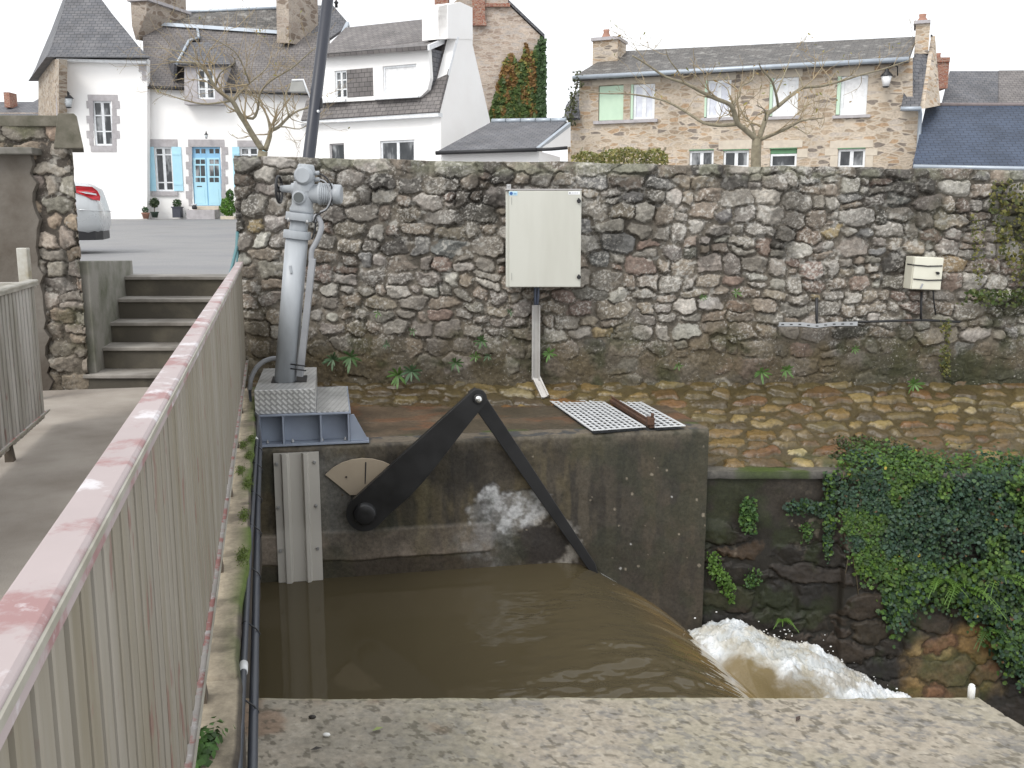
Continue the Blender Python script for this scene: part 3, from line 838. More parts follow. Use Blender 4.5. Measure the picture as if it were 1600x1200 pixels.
# ================================================================== steps, flank wall, street
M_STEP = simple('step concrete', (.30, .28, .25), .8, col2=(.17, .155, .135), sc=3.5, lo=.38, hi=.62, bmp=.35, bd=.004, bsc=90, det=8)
M_RISER = simple('dark step riser', (.075, .066, .05), .75, col2=(.13, .115, .085), sc=4, lo=.5, hi=.72, bmp=.35, bd=.004, bsc=60, det=8)  # risers darker than the treads, with lighter blotches
def steps():
    lv = [(7.35, .02), (7.65, .195), (7.95, .362), (8.25, .533), (8.55, .706)]
    lpx = [130, 135, 155, 167, 177]; pys = [587, 542, 504, 467, 432]
    st = thing('stone_steps', (-2.8, 7.5, -.02), 'flight of five dark concrete steps between the stone pier and the rubble wall', 'steps')
    for i, (y, z) in enumerate(lv):
        xl = atY(lpx[i], pys[i], y).x - (.05 if i else 0); xr = -2.19 if i < 2 else -2.06
        y2 = lv[i + 1][0] if i < 4 else 9.2
        mb = MB()
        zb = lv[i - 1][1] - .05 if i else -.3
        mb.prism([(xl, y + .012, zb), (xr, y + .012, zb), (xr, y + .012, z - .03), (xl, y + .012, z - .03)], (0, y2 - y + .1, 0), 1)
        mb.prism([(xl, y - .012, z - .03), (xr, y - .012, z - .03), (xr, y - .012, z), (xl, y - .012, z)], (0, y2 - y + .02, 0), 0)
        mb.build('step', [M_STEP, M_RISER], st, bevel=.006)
    # flank wall
    A = atY(140, 408, 7.42); B = atY(207, 407, 8.9)
    mb = MB()
    mb.prism([(A.x - .25, 7.42, A.z), (A.x - .01, 7.42, A.z), (B.x, 8.9, B.z), (B.x - .3, 8.9, B.z)], (0, 0, -1.3))
    tag(mb.build('flank_wall', simple('flank concrete', (.27, .26, .23), .85, col2=(.12, .125, .085), sc=3, lo=.42, hi=.66, bmp=.5, bd=.006, bsc=60, det=8), bevel=.012),
        'low grey concrete flank wall with moss along the left of the steps', 'wall')
    mb = MB(); P = [atZ(x, y, -.01) for x, y in ((117, 616), (133, 597), (250, 592), (250, 668), (160, 640))]
steps()
def street():
    m, t, b = nt('street asphalt'); b.inputs['Roughness'].default_value = .7
    co = coords(t)
    f = noise_n(t, co, .35, 6, .6); g = noise_n(t, co, 60, 3)
    c = ramp(t, f, [(.35, (.19, .19, .198)), (.55, (.235, .232, .23)), (.7, (.20, .196, .196))])
    c = mixn(t, 1., c.outputs[0], ramp(t, g, [(.3, .8), (.7, 1.2)]).outputs[0], 'MULTIPLY')
    t.links.new(c, b.inputs['Base Color']); bump(t, b, g, .3, .005)
    ys = [8.9, 11, 14, 18, 23, 29, 36, 44, 60, 90]
    zs = [.706, .71, .70, .69, .72, .85, 1.05, 1.24, 1.3, 1.3]
    mb = MB(); vs = []; fs = []
    for y, z in zip(ys, zs):
        vs += [(-60, y, z), (60, y, z)]
    for i in range(len(ys) - 1): fs.append((2 * i, 2 * i + 1, 2 * i + 3, 2 * i + 2))
    mb.add(vs, fs, smooth=True)
    tag(mb.build('road', m, recalc=False), kind='structure')
    mb = MB(); mb.add([(-400, 90, 1.25), (400, 90, 1.25), (400, 900, 1.25), (-400, 900, 1.25)], [(0, 1, 2, 3)])
    tag(mb.build('ground', simple('far ground', (.08, .09, .05), .9, bmp=0), recalc=False), kind='structure')
street()
def gz(y):
    return float(np.interp(y, [8.9, 11, 14, 18, 23, 29, 36, 44, 60], [.706, .71, .70, .69, .72, .85, 1.05, 1.24, 1.3]))
# ================================================================== railings
def peel(name, base, red, white, amt=.5, sc=5, stretch=(1, 1, 1), rough=.7):
    m, t, b = nt(name); b.inputs['Roughness'].default_value = rough
    co = coords(t, False, stretch)
    f = noise_n(t, co, sc, 8, .65); g = noise_n(t, co, sc * .6, 6, .6)
    c = ramp(t, g, [(.3, tuple(q * .85 for q in base)), (.7, base)]).outputs[0]
    r1 = ramp(t, f, [(amt, 0.), (amt + .07, .85)])
    c = mixn(t, r1.outputs[0], c, red)
    f2 = noise_n(t, co, sc * 1.7, 7, .7)
    c = mixn(t, ramp(t, f2, [(.56, 0.), (.64, .8)]).outputs[0], c, white)
    t.links.new(c, b.inputs['Base Color'])
    bump(t, b, f, .25, .003); return m
M_HAND = peel('peeling handrail paint', (.42, .355, .35), (.29, .155, .15), (.60, .585, .60), .52, 4.5, (1, 1, 1))
M_HANDL = simple('weathered grey rail', (.40, .385, .345), .6, col2=(.24, .23, .19), sc=6)
M_LIP = simple('dull rail edge', (.40, .385, .335), .6, col2=(.26, .24, .19), sc=9)
M_FOOT = simple('rusty foot', (.11, .085, .06), .85, col2=(.06, .05, .04), sc=12)
M_BOTT = peel('peeling bottom rail paint', (.5, .47, .44), (.42, .16, .14), (.68, .66, .66), .5, 9)
def slat_mat(name, base, dirt, amt):
    m, t, b = nt(name); b.inputs['Roughness'].default_value = .6
    co = coords(t, False, (1, 1, .12))
    f = noise_n(t, co, 16, 7, .65); g = noise_n(t, coords(t, False, (1, 1, .5)), 3, 5)
    c = ramp(t, f, [(.3, base), (.7, tuple(q * .8 for q in base))]).outputs[0]
    c = mixn(t, ramp(t, noise_n(t, co, 7, 6, .7), [(.42, 0.), (.66, amt)]).outputs[0], c, dirt)
    c = mixn(t, ramp(t, noise_n(t, coords(t, False, (1, 1, .3)), 22, 4), [(.62, 0.), (.68, .7)]).outputs[0], c, (.22, .12, .10))
    t.links.new(c, b.inputs['Base Color']); bump(t, b, f, .2, .002); return m
M_GROOVE = simple('groove shade', (.05, .04, .035), .9, bmp=0)  # dark colour paints the shade in the gaps between slats
M_SLAT = slat_mat('rail slats', (.32, .292, .245), (.20, .17, .11), .65)
M_SLATL = slat_mat('mossy rail slats', (.50, .48, .45), (.13, .12, .08), .7)

def railing(root, a, t0, t1, zt, zb, face, hm, sm, hw=.048, pitch=.0735, foot=.95, foff=0.):
    """a: lateral place of the visible slat face; face=+1 slats seen from the right"""
    q = face
    # handrail: shallow channel with a turned-down lip
    mb = MB()
    prof = [(a + .006 * q, zt - .034), (a + .010 * q, zt - .034), (a + .010 * q, zt - .004), (a + .004 * q, zt), (a - (hw - .004) * q, zt + .0), (a - hw * q, zt - .006), (a - hw * q, zt - .03), (a - (hw - .004) * q, zt - .03), (a - (hw - .006) * q, zt - .008), (a + .004 * q, zt - .01)]
    mb.prism([bp(x, t0, z) for x, z in prof], BD * (t1 - t0))
    mb.build('handrail', hm, root, bevel=.0025)
    mb = MB()
    mb.prism([bp(x, t0, z) for x, z in ((a + .0102 * q, zt - .006), (a + .013 * q, zt - .007), (a + .013 * q, zt - .016), (a + .0102 * q, zt - .017))], BD * (t1 - t0))
    mb.build('edge_strip', M_LIP, root)
    # folded slats: a shallow trapezoid each, dark joints between
    mb = MB(); n = int((t1 - t0) / pitch)
    rnd = random.Random(3)
    for i in range(n):
        ta = t0 + i * pitch
        w = pitch - .006
        d = .006 * rnd.random() * .3
        pr = [(0, -.004), (.002, .008), (.006, .010), (w - .019, .010), (w - .015, .008), (w - .013, -.004)]
        mb.prism([bp(a - .014 * q + (y + d) * q, ta + x, zb - .03) for x, y in pr], (0, 0, zt - .012 - zb + .03))
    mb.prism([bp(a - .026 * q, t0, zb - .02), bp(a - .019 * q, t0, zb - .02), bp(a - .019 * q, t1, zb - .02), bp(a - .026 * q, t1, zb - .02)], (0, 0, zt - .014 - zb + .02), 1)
    mb.prism([bp(a - .031 * q, t0, zb - .02), bp(a - .0262 * q, t0, zb - .02), bp(a - .0262 * q, t1, zb - .02), bp(a - .031 * q, t1, zb - .02)], (0, 0, zt - .014 - zb + .02), 0)
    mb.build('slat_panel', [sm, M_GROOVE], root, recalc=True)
    mb = MB()
    mb.prism([bp(x, t0, z) for x, z in ((a + .012 * q, zb), (a + .016 * q, zb), (a + .016 * q, zb + .012), (a + .012 * q, zb + .012))], BD * (t1 - t0))
    mb.build('bottom_rail', M_LIP, root)
    mb = MB()
    mb.prism([bp(x, t0, z) for x, z in ((a - .006 * q, zb + .001), (a + .0115 * q, zb + .001), (a + .0115 * q, zb + .006), (a - .006 * q, zb + .006))], BD * (t1 - t0))
    mb.build('bottom_plate', M_BOTT, root)
    tt = t0 + foff
    while tt < t1:
        mb = MB()
        mb.prism([bp(a - .03 * q, tt, -.02), bp(a + .012 * q, tt, -.02), bp(a - .0 * q, tt, zb - .002), bp(a - .03 * q, tt, zb - .002)], BD * .05)
        mb.build('foot', M_FOOT, root)
        tt += foot
    mb = MB()
    for tx in (t1 - .05,):
        mb.prism([bp(a - .032 * q, tx, zb - .02), bp(a - .016 * q, tx, zb - .02), bp(a - .016 * q, tx, zt - .036), bp(a - .032 * q, tx, zt - .036)], BD * .05)
    mb.build('end_post', M_LIP, root)

ARAIL = -.211
r1 = thing('railing', bp(ARAIL, 3, -.02), 'long slatted footbridge railing with peeling pink and white handrail beside the kerb', 'railing', 'footbridge railings')
railing(r1, ARAIL, -.9, 7.93, .877, .083, 1, M_HAND, M_SLAT, foff=.45, hw=.043)
LP = atZ(74, 642, .08)
al = LP.dot(RD); tl = LP.dot(BD)
r2 = thing('railing', bp(al, tl - 1, -.02), 'grey mossy slatted railing standing before the stone pier', 'railing', 'footbridge railings')
railing(r2, al, tl - 3.2, tl, .865, .08, 1, M_HANDL, M_SLATL, foff=.42)
mb = MB()
e = bp(al - .02, tl - .02, .848)
mb.prism([e, e + V3((-1.6, -.2, 0)), e + V3((-1.6, -.15, 0)), e + V3((0, .05, 0))], (0, 0, -.035))
mb.build('return_rail', M_HANDL, r2, bevel=.003)
p = atY(40, 437, 6.5)
mb = MB(); mb.box((p.x, 6.5, .5), (.072, .05, 1.04))
tag(mb.build('post', simple('white post paint', (.5, .5, .47), .6, col2=(.3, .27, .2), sc=10), bevel=.006), 'short white painted post with a rust mark against the rendered panel', 'post')
# slim teal handrail climbing the steps beside the end of the rubble wall
mb = MB()
mb.tube([atY(357, 436, 7.2), atY(362, 420, 7.5), atY(370, 385, 7.72), atY(371, 362, 7.74)], .013, 8)
mb.tube([atY(371, 362, 7.74), atY(371, 430, 7.74), atY(371, 500, 7.74)], .011, 8)
tag(mb.build('handrail_pole', simple('teal paint', (.10, .22, .24), .5)), 'thin teal metal handrail at the near end of the rubble wall', 'handrail')

# ================================================================== the lifting gear
M_GPAINT = simple('grey machine paint', (.37, .395, .42), .42, col2=(.25, .265, .28), sc=6, lo=.45, hi=.72, stretch=(1, 1, .3), bmp=.08, bd=.002, spec=.5)
M_BPAINT = simple('blue grey frame paint', (.30, .345, .42), .42, col2=(.23, .26, .325), sc=4, bmp=.08, bd=.002)
M_DARKM = simple('dark rubber', (.02, .02, .022), .55, bmp=.05)
M_GHOSE = simple('grey hose', (.33, .34, .36), .55, bmp=.05)
M_DISC = simple('dark sight disc', (.09, .10, .10), .25, bmp=0)
def chequer(name, base=.74):
    m, t, b = nt(name); b.inputs['Metallic'].default_value = .25; b.inputs['Roughness'].default_value = .35
    tc = N(t, 'ShaderNodeTexCoord')
    sep = N(t, 'ShaderNodeSeparateXYZ'); t.links.new(tc.outputs['UV'], sep.inputs[0])
    def bars(sign):
        # rotate 45 degrees, short dashes on a staggered lattice
        mp = N(t, 'ShaderNodeMapping'); mp.inputs['Rotation'].default_value = (0, 0, math.radians(45 * sign)); mp.inputs['Scale'].default_value = (1, 1, 1)
        t.links.new(tc.outputs['UV'], mp.inputs[0])
        br = N(t, 'ShaderNodeTexBrick'); t.links.new(mp.outputs[0], br.inputs[0])
        br.inputs['Scale'].default_value = 1; br.inputs['Brick Width'].default_value = .05; br.inputs['Row Height'].default_value = .025
        br.inputs['Mortar Size'].default_value = .0065; br.inputs['Color1'].default_value = br.inputs['Color2'].default_value = (0, 0, 0, 1); br.inputs['Mortar'].default_value = (1, 1, 1, 1)
        return br.outputs['Fac']
    ln = bars(1)
    f = noise_n(t, coords(t), 8, 5)
    c = ramp(t, f, [(.3, (base, base, base * .99)), (.7, (base * .72, base * .72, base * .70))]).outputs[0]
    c = mixn(t, 1., c, ramp(t, ln, [(0., 1.), (1., .55)]).outputs[0], 'MULTIPLY')
    t.links.new(c, b.inputs['Base Color'])
    bump(t, b, ln, .8, .002); return m
M_CHEQ = chequer('aluminium chequer plate')
M_BOLT = simple('zinc bolt', (.5, .5, .5), .35, metal=.8, bmp=0)

def actuator():
    base = BP0 + BF * .45 - BN * .3
    root = thing('sluice_actuator', (base.x, base.y, -.25), 'grey leaning motor column of the sluice on a chequer plate box and blue frame', 'actuator')
    # frame: feet angle, web, ribs, top flange, end gusset  (front edge of the block; u along BF, w back from the edge)
    def fp(u, w, z): return BP0 + BF * u - BN * w + V3((0, 0, z - BP0.z))
    uL, uR = blk_uz(404, 670)[0] + .0, blk_uz(547, 690)[0]
    uT = blk_uz(577, 690)[0]
    zb, zt = -.247, -.035
    mb = MB()
    mb.prism([fp(uL, .0, zb), fp(uT, .0, zb), fp(uT, .0, zb + .014), fp(uL, .0, zb + .014)], -BN * .12)
    mb.prism([fp(uL, .10, zb + .015), fp(uR, .10, zb + .015), fp(uR, .10, zt - .013), fp(uL, .10, zt - .013)], -BN * .012)
    mb.prism([fp(uL, .0, zb + .015), fp(uR, .0, zb + .015), fp(uR, .0, zt - .013), fp(uL, .0, zt - .013)], -BN * .012) if 0 else None
    mb.prism([fp(uL, .0, zt - .012), fp(uR + .01, .0, zt - .012), fp(uR + .01, .0, zt), fp(uL, .0, zt)], -BN * 1.0)
    for w in (.5, 1.0):
        mb.prism([fp(uL, w, zb + .015), fp(uR, w, zb + .015), fp(uR, w, zt - .013), fp(uL, w, zt - .013)], -BN * .012)
    mb.build('support_frame', M_BPAINT, root, bevel=.002)
    for u in (uL, blk_uz(441, 670)[0], blk_uz(500, 670)[0], uR - .012):
        mb = MB(); mb.prism([fp(u, .004, zb + .015), fp(u + .012, .004, zb + .015), fp(u + .012, .004, zt - .013), fp(u, .004, zt - .013)], -BN * .095)
        mb.build('rib', M_BPAINT, root, bevel=.002)
    mb = MB(); mb.prism([fp(uR + .002, .02, zb + .0145), fp(uT - .005, .02, zb + .0145), fp(uR + .03, .02, zt - .02), fp(uR + .002, .02, zt - .02)], -BN * .012)
    mb.build('gusset', M_BPAINT, root, bevel=.002)
    for u in (uL + .05, uL + .21, uL + .40, uL + .55):
        p = fp(u, .05, zb + .014)
        mb = MB(); mb.cyl(p, p + V3((0, 0, .012)), .011, 6); mb.cyl(p, p + V3((0, 0, .022)), .005, 8)
        mb.build('bolt', M_BOLT, root)
    # walk-on plate
    b0 = blk_uz(494, 640)[0]
    mb = MB(); mb.prism([fp(b0, .012, zt + .001), fp(uR, .012, zt + .001), fp(uR, .95, zt + .001), fp(b0, .95, zt + .001)], (0, 0, .006))
    mb.build('platform_plate', M_CHEQ, root)
    # chequer plate box with an opening for the column
    zt2 = .125
    bl = blk_uz(398, 640)[0]
    mb = MB()
    q = [(bl, .02), (b0 - .002, .02), (b0 - .002, .95), (bl, .95)]
    mb.prism([fp(u, w, zt + .0005) for u, w in q], (0, 0, zt2 - zt))
    mb.build('chequer_box', M_CHEQ, root, bevel=.004)
    tl = bl + .09; tr = tl + .235
    mb = MB(); mb.prism([fp(u, w, zt2 + .0008) for u, w in ((tl, .28), (tr, .28), (tr, .56), (tl, .56))], (0, 0, .002))
    mb.build('slot', M_DARKM, root)
    # column
    D = atY(447, 588, 6.42).y
    foot = atY(446, 592, D); top = atY(464, 372, D)
    ax = (top - foot).normalized()
    def on(px, py, dy=0.): return atY(px, py, D + dy)
    foot = foot - ax * .05
    # column has a softly squared section
    side = ax.cross(V3((0, 1, 0))).normalized(); fw = side.cross(ax)
    def sq(c, r, k=.72, n=28):
        P = []
        for i in range(n):
            a = 2 * PI * i / n; ca, sa = math.cos(a), math.sin(a)
            P.append(c + side * (r * math.copysign(abs(ca) ** k, ca)) + fw * (r * math.copysign(abs(sa) ** k, sa)))
        return P
    mb = MB(); mb.prism(sq(foot, .071), top - foot, smooth=True)
    mb.build('column', M_GPAINT, root)
    t2 = on(469.5, 340); 
    mb = MB(); mb.prism(sq(top, .058), t2 - top, smooth=True)
    mb.build('upper_column', M_GPAINT, root)
    mb = MB(); mb.prism(sq(top - ax * .004, .088, .8), ax * .052, smooth=True); mb.build('clamp_collar', M_GPAINT, root, bevel=.004)
    mb = MB(); mb.prism(sq(t2 - ax * .02, .094, .8), ax * .05, smooth=True); mb.build('mounting_flange', M_GPAINT, root, bevel=.004)
    for sgn in (-1, 1):
        p = t2 - ax * .02 + side * (.06 * sgn) - V3((0, .07, 0))
        mb = MB(); mb.cyl(p - ax * .014, p + ax * .012, .011, 6); mb.build('bolt', M_BOLT, root)
    # label plate on the column
    p = on(458, 420) - V3((0, .074, 0))
    mb = MB(); mb.box(p, (.016, .006, .055), Matrix.Rotation(-.11, 3, 'Y')); mb.build('latch', M_GPAINT, root, bevel=.002)
    # gearbox body
    g0 = on(471, 333); g1 = on(475, 296)
    mb = MB(); mb.lathe(g0, (g1 - g0), [(0, .075), (.02, .08), (.05, .068), (.10, .072), (.16, .074), (.2, .07)], 24)
    mb.build('gearbox', M_GPAINT, root)
    h0 = on(476, 300); h1 = on(478, 262)
    mb = MB(); mb.lathe(h0, (h1 - h0), [(0, .072), (.05, .06), (.10, .062), (.145, .06), (.155, .055), (.17, .053), (.178, .045)], 24)
    mb.build('control_head', M_GPAINT, root)
    c = on(477, 275); mb = MB(); mb.lathe(c, (.02, -1, .0), [(0, .06), (.075, .06), (.082, .052), (.095, .05), (.1, .045)], 26); mb.build('front_cover', M_GPAINT, root)
    c = on(471, 309); mb = MB(); mb.lathe(c, (.0, -1, .0), [(0, .045), (.078, .045), (.084, .036)], 22); mb.build('sight_boss', M_GPAINT, root)
    mb = MB(); mb.lathe(c + V3((0, -.082, 0)), (0, -1, 0), [(0, .033), (.005, .033)], 22); mb.build('sight_disc', M_DISC, root)
    # motor to the right, with fins and end cap
    m0 = on(476, 302); m1 = on(534, 304)
    L = (m1 - m0).length
    mb = MB(); prof = [(0, .06), (.09, .062), (.095, .074), (.11, .074), (.112, .066)]
    for i in range(6): prof += [(.115 + i * .012, .07), (.121 + i * .012, .07), (.122 + i * .012, .063), (.126 + i * .012, .063)]
    prof += [(.19, .06), (.192, .064), (L - .01, .064), (L, .056)]
    mb.lathe(m0, m1 - m0, prof, 26); mb.build('motor', M_GPAINT, root)
    # terminal glands
    mb = MB()
    for py in (271, 281): mb.cyl(on(490, py), on(499, py - 1), .014, 10)
    mb.build('cable_gland', M_GPAINT, root)
    # hand wheel on the left
    w0 = on(468, 295); w1 = on(441, 295)
    mb = MB(); mb.lathe(w0, w1 - w0, [(0, .04), (.05, .038), (.055, .026), (.1, .024), (.125, .02)], 18); mb.build('wheel_shaft', M_GPAINT, root)
    mb = MB(); c = on(436, 296); d = (w1 - w0).normalized(); u = V3((0, 1, 0)); v = d.cross(u)
    mb.tube([c + (u * math.cos(a) + v * math.sin(a)) * .085 for a in [2 * PI * i / 28 for i in range(29)]], .009, 8, cap=False)
    for k in range(3):
        a = k * 2 * PI / 3 + PI / 2
        mb.tube([c, c + (u * math.cos(a) + v * math.sin(a)) * .085], .007, 6)
    mb.cyl(c - d * .02, c + d * .02, .018, 12); mb.build('handwheel', M_DARKM, root)
    # cables and conduits
    def arc(pts, r, mat, name, dy=-.03):
        P = [on(x, y, dy) for x, y in pts]
        Q = []
        for i in range(len(P) - 1):
            p0 = P[max(i - 1, 0)]; p1 = P[i]; p2 = P[i + 1]; p3 = P[min(i + 2, len(P) - 1)]
            for k in range(6):
                s = k / 6
                Q.append(.5 * ((2 * p1) + (p2 - p0) * s + (2 * p0 - 5 * p1 + 4 * p2 - p3) * s * s + (3 * p1 - p0 - 3 * p2 + p3) * s ** 3))
        Q.append(P[-1])
        mb = MB(); mb.tube(Q, r, 8); return mb.build(name, mat, root)
    arc([(499, 271), (510, 278), (518, 292), (519, 310), (512, 325), (501, 333), (494, 337), (490, 348)], .0055, M_DARKM, 'motor_cable', -.05)
    arc([(499, 280), (508, 284), (515, 296), (517, 310), (510, 326), (500, 331)], .005, M_GHOSE, 'motor_cable', -.065)
    arc([(490, 346), (494, 338), (500, 345), (502, 356), (498, 370), (492, 382), (487, 392), (486, 408)], .018, M_GHOSE, 'flexible_hose')
    arc([(489, 338), (493, 348), (492, 360), (487, 374)], .006, M_DARKM, 'cable')
    a = on(488.5, 404, -.03); b_ = on(468.5, 588, -.03); dd = (b_ - a).normalized(); sx = dd.cross(V3((0, 1, 0))).normalized()
    mb = MB(); mb.prism([a + sx * .021 + V3((0, -.018, 0)), a - sx * .021 + V3((0, -.018, 0)), a - sx * .021 + V3((0, .018, 0)), a + sx * .021 + V3((0, .018, 0))], b_ - a)
    mb.build('cable_duct', M_GHOSE, root, bevel=.003)
    for py in (570, 577):
        mb = MB(); mb.tube([on(454, py - 1, -.07), on(478, py + 2, -.07)], .005, 6); mb.build('clip', M_DARKM, root)
    arc([(452, 584), (447, 566), (433, 560), (416, 563), (402, 573), (393, 590), (390, 610)], .016, M_GHOSE, 'flexible_hose', .04)
actuator()

# ================================================================== pipes along the kerb
def pipes():
    M_PIPE = simple('black duct', (.035, .042, .058), .38, col2=(.05, .055, .065), sc=6, bmp=.05)
    M_CAPW = simple('white coupling', (.75, .76, .76), .4, bmp=.03)
    root = thing('conduit', bp(-.06, 3, -.1), 'pair of black conduits clipped along the mossy kerb, with white couplings', 'conduit')
    za = -.02; a1 = -.118; a2 = -.092
    top = [atY(390, 610, 6.46), atY(393, 650, 6.15), atY(396, 690, 6.0)]
    mb = MB(); mb.tube([bp(a1 - .006, -.6, -.035), bp(a1, 1.4, -.035), bp(a1 - .001, 3.4, -.033), bp(a1 + .006, 5.5, -.04), bp(a1 + .01, 6.05, .0), atY(393, 640, 6.35), atY(390, 608, 6.46)], .0095, 10)
    mb.build('upper_pipe', M_PIPE, root)
    mb = MB(); mb.tube([bp(a2, -.6, -.07), bp(a2 + .003, 2.2, -.07), bp(a2 - .006, 4.4, -.075), bp(a2 - .004, 5.6, -.075), bp(a2 - .02, 6.05, -.05), atY(397, 660, 6.2)], .0125, 10)
    mb.build('lower_pipe', M_PIPE, root)
    for py in (730, 1058):
        # on the upper pipe, found by its depth
        t = {730: 5.55, 1058: 2.62}[py]
        mb = MB(); mb.cyl(bp(a1 + (.003 if py == 730 else -.001), t, -.036), bp(a1 + (.003 if py == 730 else -.001), t + .055, -.036), .0125, 12); mb.build('coupling', M_CAPW, root)
    for t in (2.1, 2.45, 2.95, 3.45, 3.95, 4.45, 5.0, 5.4):
        mb = MB(); mb.tube([bp(a1 - .012, t, -.03), bp(a1 - .002, t, -.0235), bp(a2 + .004, t + .003, -.054), bp(a2 + .0145, t, -.07), bp(a2 + .008, t, -.086)], .0025, 6)
        mb.build('clip', M_DARKM, root)
pipes()

# ================================================================== swing lever and link of the tilting gate
M_BLACK = simple('black gloss paint', (.009, .009, .010), .38, col2=(.014, .014, .015), sc=6, bmp=.12, bd=.002)
M_PIN = simple('bright pin', (.75, .75, .74), .25, metal=.9, bmp=0)
def lever():
    hub = blk(570, 801, .15); pin = blk(746, 622, .15)
    root = thing('gate_lever', hub - BN * .1 + V3((0, 0, -.15)), 'black steel lever and link rod lifting the sluice gate out of the water', 'lever')
    d = (pin - hub); L = d.length; d.normalize(); nrm = BN; s = nrm.cross(d)
    sc = L / math.hypot(746 - 570, 801 - 622)
    r0, r1 = 29 * sc, 14.5 * sc
    def outline(off):
        P = []
        for i in range(17):       # round foot
            a = PI / 2 + PI * i / 16
            P.append(hub + (d * math.cos(a) + s * math.sin(a)) * r0)
        # belly on the lower-right side, then narrow to the pin
        side = [(.10, -1.0), (.25, -1.12), (.4, -1.08), (.6, -.9), (.8, -.68)]
        for f, k in side: P.append(hub + d * (L * f) + s * (r0 * k))
        for i in range(13):
            a = -PI / 2 + PI * i / 12
            P.append(pin + (d * math.cos(a) + s * math.sin(a)) * r1)
        return P
    O = outline(0)
    # keep orientation: s must point to the upper-left side of the lever
    mb = MB(); mb.prism([p + nrm * .022 for p in O], -nrm * .05); mb.build('arm', M_BLACK, root, bevel=.004)
    mb = MB(); mb.lathe(hub - nrm * .16, nrm, [(0, .085), (.13, .085), (.183, .075), (.186, .071), (.215, .069), (.22, .06), (.222, .02)], 32); mb.build('hub', M_BLACK, root)
    mb = MB(); mb.lathe(pin - nrm * .03, nrm, [(0, .02), (.062, .02), (.066, .034), (.07, .034), (.074, .03)], 20); mb.build('washer', M_BLACK, root)
    mb = MB(); mb.lathe(pin + nrm * .044, nrm, [(0, .024), (.008, .024), (.016, .018), (.02, .008)], 16); mb.build('pin', M_PIN, root)
    # link rod from the pin down to the gate, behind the arm
    e = blk(936, 903, .1); dl = (e - pin); dl2 = dl.normalized(); sl = nrm.cross(dl2)
    wT, wB = 12.5 * sc, 8.5 * sc
    mb = MB()
    P = [pin - dl2 * wT * 1.05 + sl * wT * .5, pin - dl2 * wT * 1.05 - sl * wT * .5, pin - sl * wT, e - sl * wB * .8 - dl2 * .06, e + dl2 * .02, e + sl * wB - dl2 * .09, pin + sl * wT]
    P = [p - nrm * .032 for p in P]
    mb.prism(P, -nrm * .05); mb.build('link_rod', M_BLACK, root, bevel=.004)
lever()

# indicator plate: a sector fixed flat on the concrete
def sector():
    pts = [(508, 742), (520, 731), (534, 723), (550, 718), (566, 716), (582, 717), (598, 721), (612, 727), (594, 752), (580, 772), (547, 774), (528, 758)]
    m = simple('beige plate', (.40, .335, .25), .5, col2=(.33, .27, .20), sc=3, bmp=.05)
    root = thing('indicator_plate', blk(560, 745, .02) - V3((0, 0, .1)), 'beige fan shaped plate fixed on the concrete behind the black lever', 'plate')
    mb = MB(); mb.prism([blk(x, y, .021) for x, y in pts], -BN * .012); mb.build('plate', m, root, bevel=.002)
    mb = MB(); mb.prism([blk(570.5, 722, .0225), blk(572.5, 722, .0225), blk(571.2, 756, .0225), blk(569.6, 756, .0225)], BN * .001); mb.build('scale_line', M_DARKM, root)
    for x, y in ((541, 745), (535, 773)):
        p = blk(x, y, .02); mb = MB(); mb.cyl(p, p + BN * .008, .007, 8); mb.build('bolt', M_FOOT, root)
sector()

# aluminium guide plate going down into the water
def guide():
    m = simple('dull aluminium', (.50, .475, .43), .5, metal=.0, col2=(.40, .38, .335), sc=2.2, stretch=(1, 1, .15), bmp=.05)
    root = thing('guide_plate', blk(464, 900, .03) - V3((0, 0, .3)), 'folded aluminium guide plate bolted upright on the concrete, its foot in the water', 'guide plate')
    uL, z1 = blk_uz(427, 708); uR, _ = blk_uz(498, 708)
    W = uR - uL; zb = -1.7
    prof = [(0, .0), (.0, .02), (.16, .024), (.19, .05), (.30, .052), (.34, .02), (.62, .02), (.66, .052), (.74, .05), (.76, .026), (1.0, .024), (1.0, .0)]
    mb = MB(); P = [BP0 + BF * (uL + W * a) + BN * (b + .004) for a, b in prof]
    mb.prism([V3((p.x, p.y, zb)) for p in P], (0, 0, z1 - zb)); mb.build('plate', m, root, bevel=.002)
    for f in (.07, .90):
        for py in (722, 790, 857):
            z = blk_uz(460, py)[1]
            p = BP0 + BF * (uL + W * f) + BN * .026; p.z = z
            mb = MB(); mb.cyl(p, p + BN * .01, .012, 6); mb.cyl(p, p + BN * .022, .005, 8); mb.build('bolt', M_BOLT, root)
guide()

